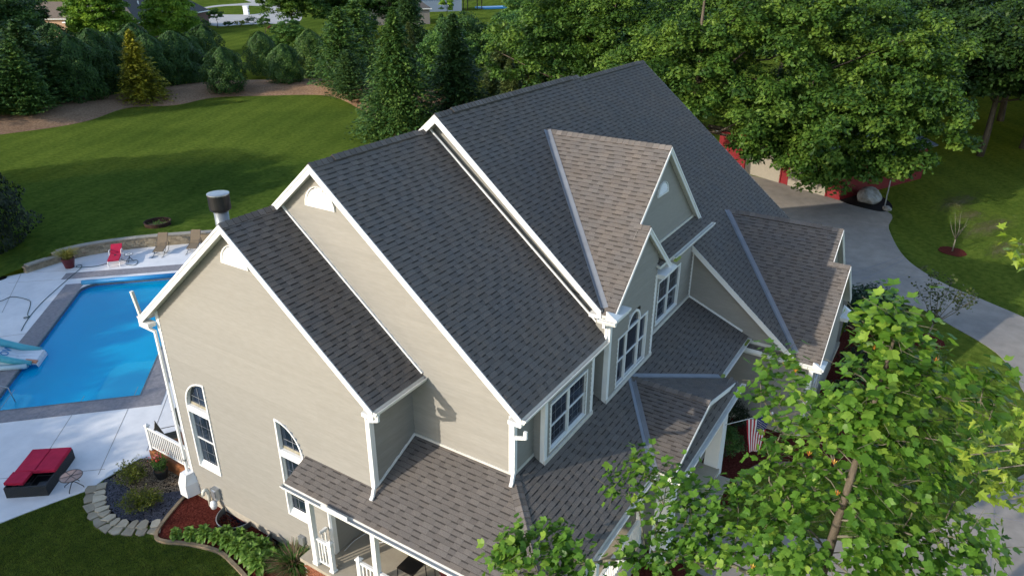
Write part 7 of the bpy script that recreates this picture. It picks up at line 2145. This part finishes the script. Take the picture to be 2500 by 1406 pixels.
# branching skeleton: every leaf cluster grows from the nearest wood already there
nodes = [(axis_at(z), None, 0.0) for z in np.linspace(2.2, 10.9, 24)]
order = sorted(TULIP, key=lambda c: math.hypot(c[0] - axis_at(c[2])[0], c[1] - axis_at(c[2])[1]))
kids = []
for c in order:
    c = np.array(c)
    best, bi = 1e9, 0
    for i, (p, par, ln) in enumerate(nodes):
        v = c - p; L = np.linalg.norm(v)
        cost = L + .25 * ln + (1.2 * max(0.0, p[2] + .25 - c[2])) + (.5 if v[2] < .15 * L else 0)
        if L > .05 and cost < best: best, bi = cost, i
    p, par, ln = nodes[bi]
    mid = p + (c - p) * .5 + rng.normal(size=3) * .05 + np.array([0, 0, -.05 * np.linalg.norm(c - p)])
    nodes.append((mid, bi, ln + np.linalg.norm(c - p) / 2)); mi = len(nodes) - 1
    nodes.append((c - np.array([0, 0, .06]), mi, ln + np.linalg.norm(c - p)))
wgt = [0.0] * len(nodes)
for i in range(len(nodes) - 1, 23, -1):
    wgt[i] += 1.0
    if nodes[i][1] is not None: wgt[nodes[i][1]] += wgt[i]
for i in range(24, len(nodes)):
    p, par, ln = nodes[i]
    r1 = .0045 * math.sqrt(wgt[i]) + .002; r0 = .0045 * math.sqrt(wgt[i] + 1) + .003
    limbs.tube([tuple(nodes[par][0] - TB_), tuple(p - TB_)], [r0, r1], 6)
for c in TULIP:
    c = np.array(c)
    d2 = math.hypot(c[0] - axis_at(c[2])[0], c[1] - axis_at(c[2])[1])
    m1 = c - np.array([0, 0, .25])
    n = int(rng.uniform(32, 46))
    tone_c = rng.normal(.48, .10)
    for q in range(3):
        e = c + rng.normal(size=3) * np.array([.30, .30, .20])
        limbs.tube([tuple(c - np.array([0, 0, .06]) - TB_), tuple(e - TB_)], [.006, .003], 4)
    for q in range(n):
        p = c + rng.normal(size=3) * np.array([.18, .18, .20])
        out = unit(p - c + np.array([0, 0, .25]) + .4 * (c - axis_at(c[2] - .5)) / max(.4, d2))
        nrm = unit(out * .55 + np.array([0, 0, .55]) + rng.normal(size=3) * .38)
        tip = unit(out * np.array([1, 1, .2]) + np.array([0, 0, -.35]) + rng.normal(size=3) * .5)
        tip = unit(tip - nrm * np.dot(tip, nrm)); sx = np.cross(tip, nrm)
        size = rng.uniform(.11, .22)
        rec.append((p, sx, tip, nrm, size, rng.integers(8), float(np.clip(tone_c + rng.normal() * .20, 0, 1))))
limbs.build("limbs", M["twig"], TU, True)["kind"] = "stuff"
camv = np.array(CAM)
rec.sort(key=lambda r: -r[4] * abs(np.dot(r[3], unit(camv - r[0]))) / np.linalg.norm(camv - r[0]))
tmesh = [[None] * 4 for _ in range(8)]
for k in range(8):
    for q in range(4):
        mbx = tulip_mesh(k); mbx.c = [.25 + .2 * q] * len(mbx.c); tmesh[k][q] = mbx.mesh("leaf", M["leaf_tulip"])
rest = MB()
for i, (p, sx, tip, nrm, size, k, tone) in enumerate(rec):
    if i < 300:
        o = link("leaf", tmesh[k][min(3, int(tone * 4))], TU)
        l_ = p - TB_
        o.matrix_local = Matrix(((sx[0] * size, tip[0] * size, nrm[0] * size, l_[0]), (sx[1] * size, tip[1] * size, nrm[1] * size, l_[1]), (sx[2] * size, tip[2] * size, nrm[2] * size, l_[2]), (0, 0, 0, 1)))
    else:
        b0 = len(rest.v)
        R_ = np.stack([sx, tip, nrm], 1) * size
        vv = np.array(TM[k].v) @ R_.T + (p - TB_)
        rest.v.extend(map(tuple, vv)); rest.f.extend([tuple(b0 + j for j in f) for f in TM[k].f]); rest.m.extend([0] * len(TM[k].f)); rest.c.extend([tone] * len(TM[k].f))
o = rest.build("leaves", M["leaf_tulip"], TU); o["kind"] = "stuff"
fl_ = MB()
for q in range(14):
    p = np.array(TULIP[rng.integers(len(TULIP))]) + rng.normal(size=3) * .2 - TB_ + np.array([0, 0, .12])
    fb_ = MB()
    for k in range(6):
        a = k * math.pi / 3
        fb_.face([tuple(p), tuple(p + np.array([.035 * math.cos(a - .4), .035 * math.sin(a - .4), .05])), tuple(p + np.array([.05 * math.cos(a), .05 * math.sin(a), .09])), tuple(p + np.array([.035 * math.cos(a + .4), .035 * math.sin(a + .4), .05]))], 0, rng.random())
    fb_.build("flower", M["petal_orange"], TU)
# ---- silver maple reaching in from the right
MPL = [(0, 0), (.16, .04), (.46, .06), (.26, .22), (.52, .50), (.22, .46), (.14, .70), (.0, .98)]
SMT = thing("silver_maple", "yellow green maple twigs with toothed leaves reaching in at the right edge", "tree", (2.0, -20.2, 0))
rng = np.random.default_rng(78); b_ = np.array([2.0, -20.2, 0.0])
mb = MB(); mb.tube([(0, 0, -.1), (-.1, .1, 5), (-.4, .4, 10), (-.6, .6, 14)], [.26, .2, .13, .05], 9); mb.build("trunk", M["bark"], SMT, True)
mb = MB(); mm = [tulip_mesh(k, pts=MPL) for k in range(4)]; rest = MB()
extra = [(c[0] + dx, c[1] + dy, c[2] + dz) for c in SILVER[:2] for dx, dy, dz in ((1.2, -1.6, .2), (.6, -2.2, -.3), (1.8, -2.8, .6), (2.6, -1.8, 1.0))]
for c in list(SILVER) + extra:
    c = np.array(c); s = b_ + np.array([-.5, .5, min(11.5, c[2] - .8)])
    mb.tube([tuple(s - b_), tuple((s + c) / 2 - b_ + np.array([0, 0, .15])), tuple(c - b_)], [.03, .018, .006], 5)
    for q in range(16):
        p = c + rng.normal(size=3) * np.array([.12, .12, .10]); nrm = unit(np.array([0, 0, .8]) + rng.normal(size=3) * .5)
        tip = unit(rng.normal(size=3) + np.array([0, 0, -.6])); tip = unit(tip - nrm * np.dot(tip, nrm)); sx = np.cross(tip, nrm); size = rng.uniform(.09, .14); k = rng.integers(4)
        b0 = len(rest.v); vv = np.array(mm[k].v) @ (np.stack([sx, tip, nrm], 1) * size).T + (p - b_)
        rest.v.extend(map(tuple, vv)); rest.f.extend([tuple(b0 + j for j in f) for f in mm[k].f]); rest.m.extend([0] * len(mm[k].f)); rest.c.extend([float(np.clip(rng.normal(.5, .2), 0, 1))] * len(mm[k].f))
mb.build("limbs", M["twig"], SMT, True)["kind"] = "stuff"
o = rest.build("leaves", M["leaf_silver"], SMT); o["kind"] = "stuff"

# ---- mown grass blades on the near lawn
def grass_field(poly, n, h, seed, name, label):
    rg_ = random.Random(seed); P_ = np.array(scatter_poly(poly, n, rg_)); rng = np.random.default_rng(seed)
    m = len(P_); a = rng.uniform(0, 6.28, m); hh = h * rng.uniform(.6, 1.3, m); ln = rng.normal(size=(m, 2)) * .35
    base = np.concatenate([P_, np.zeros((m, 1))], 1); side = np.stack([np.cos(a), np.sin(a), np.zeros(m)], 1) * .006
    tip = base + np.stack([ln[:, 0] * hh, ln[:, 1] * hh, hh], 1)
    Q = np.stack([base - side, base + side, tip], 1)
    o = link(name, quads_mesh(name, Q, M["grass_blade"], rng.uniform(.6, 1.4, m)))
    return tag(o, label, None, None, "stuff")
grass_field([(-6.2, 9.6), (-4.4, 8.45), (-3.3, 8.12), (-1.5, 7.45), (-2.0, 6.6), (-2.45, 5.9), (-2.4, 5.1), (-2.05, 4.4), (-1.70, 3.7), (-1.68, 3.2), (-1.3, 2.4), (-1.03, 1.4), (-1.15, .4), (-1.32, -.6), (-4.5, -1.5), (-7.5, 4)], 90000, .045, 101, "grass", "short mown grass of the near left lawn")
bpy.context.view_layer.update()
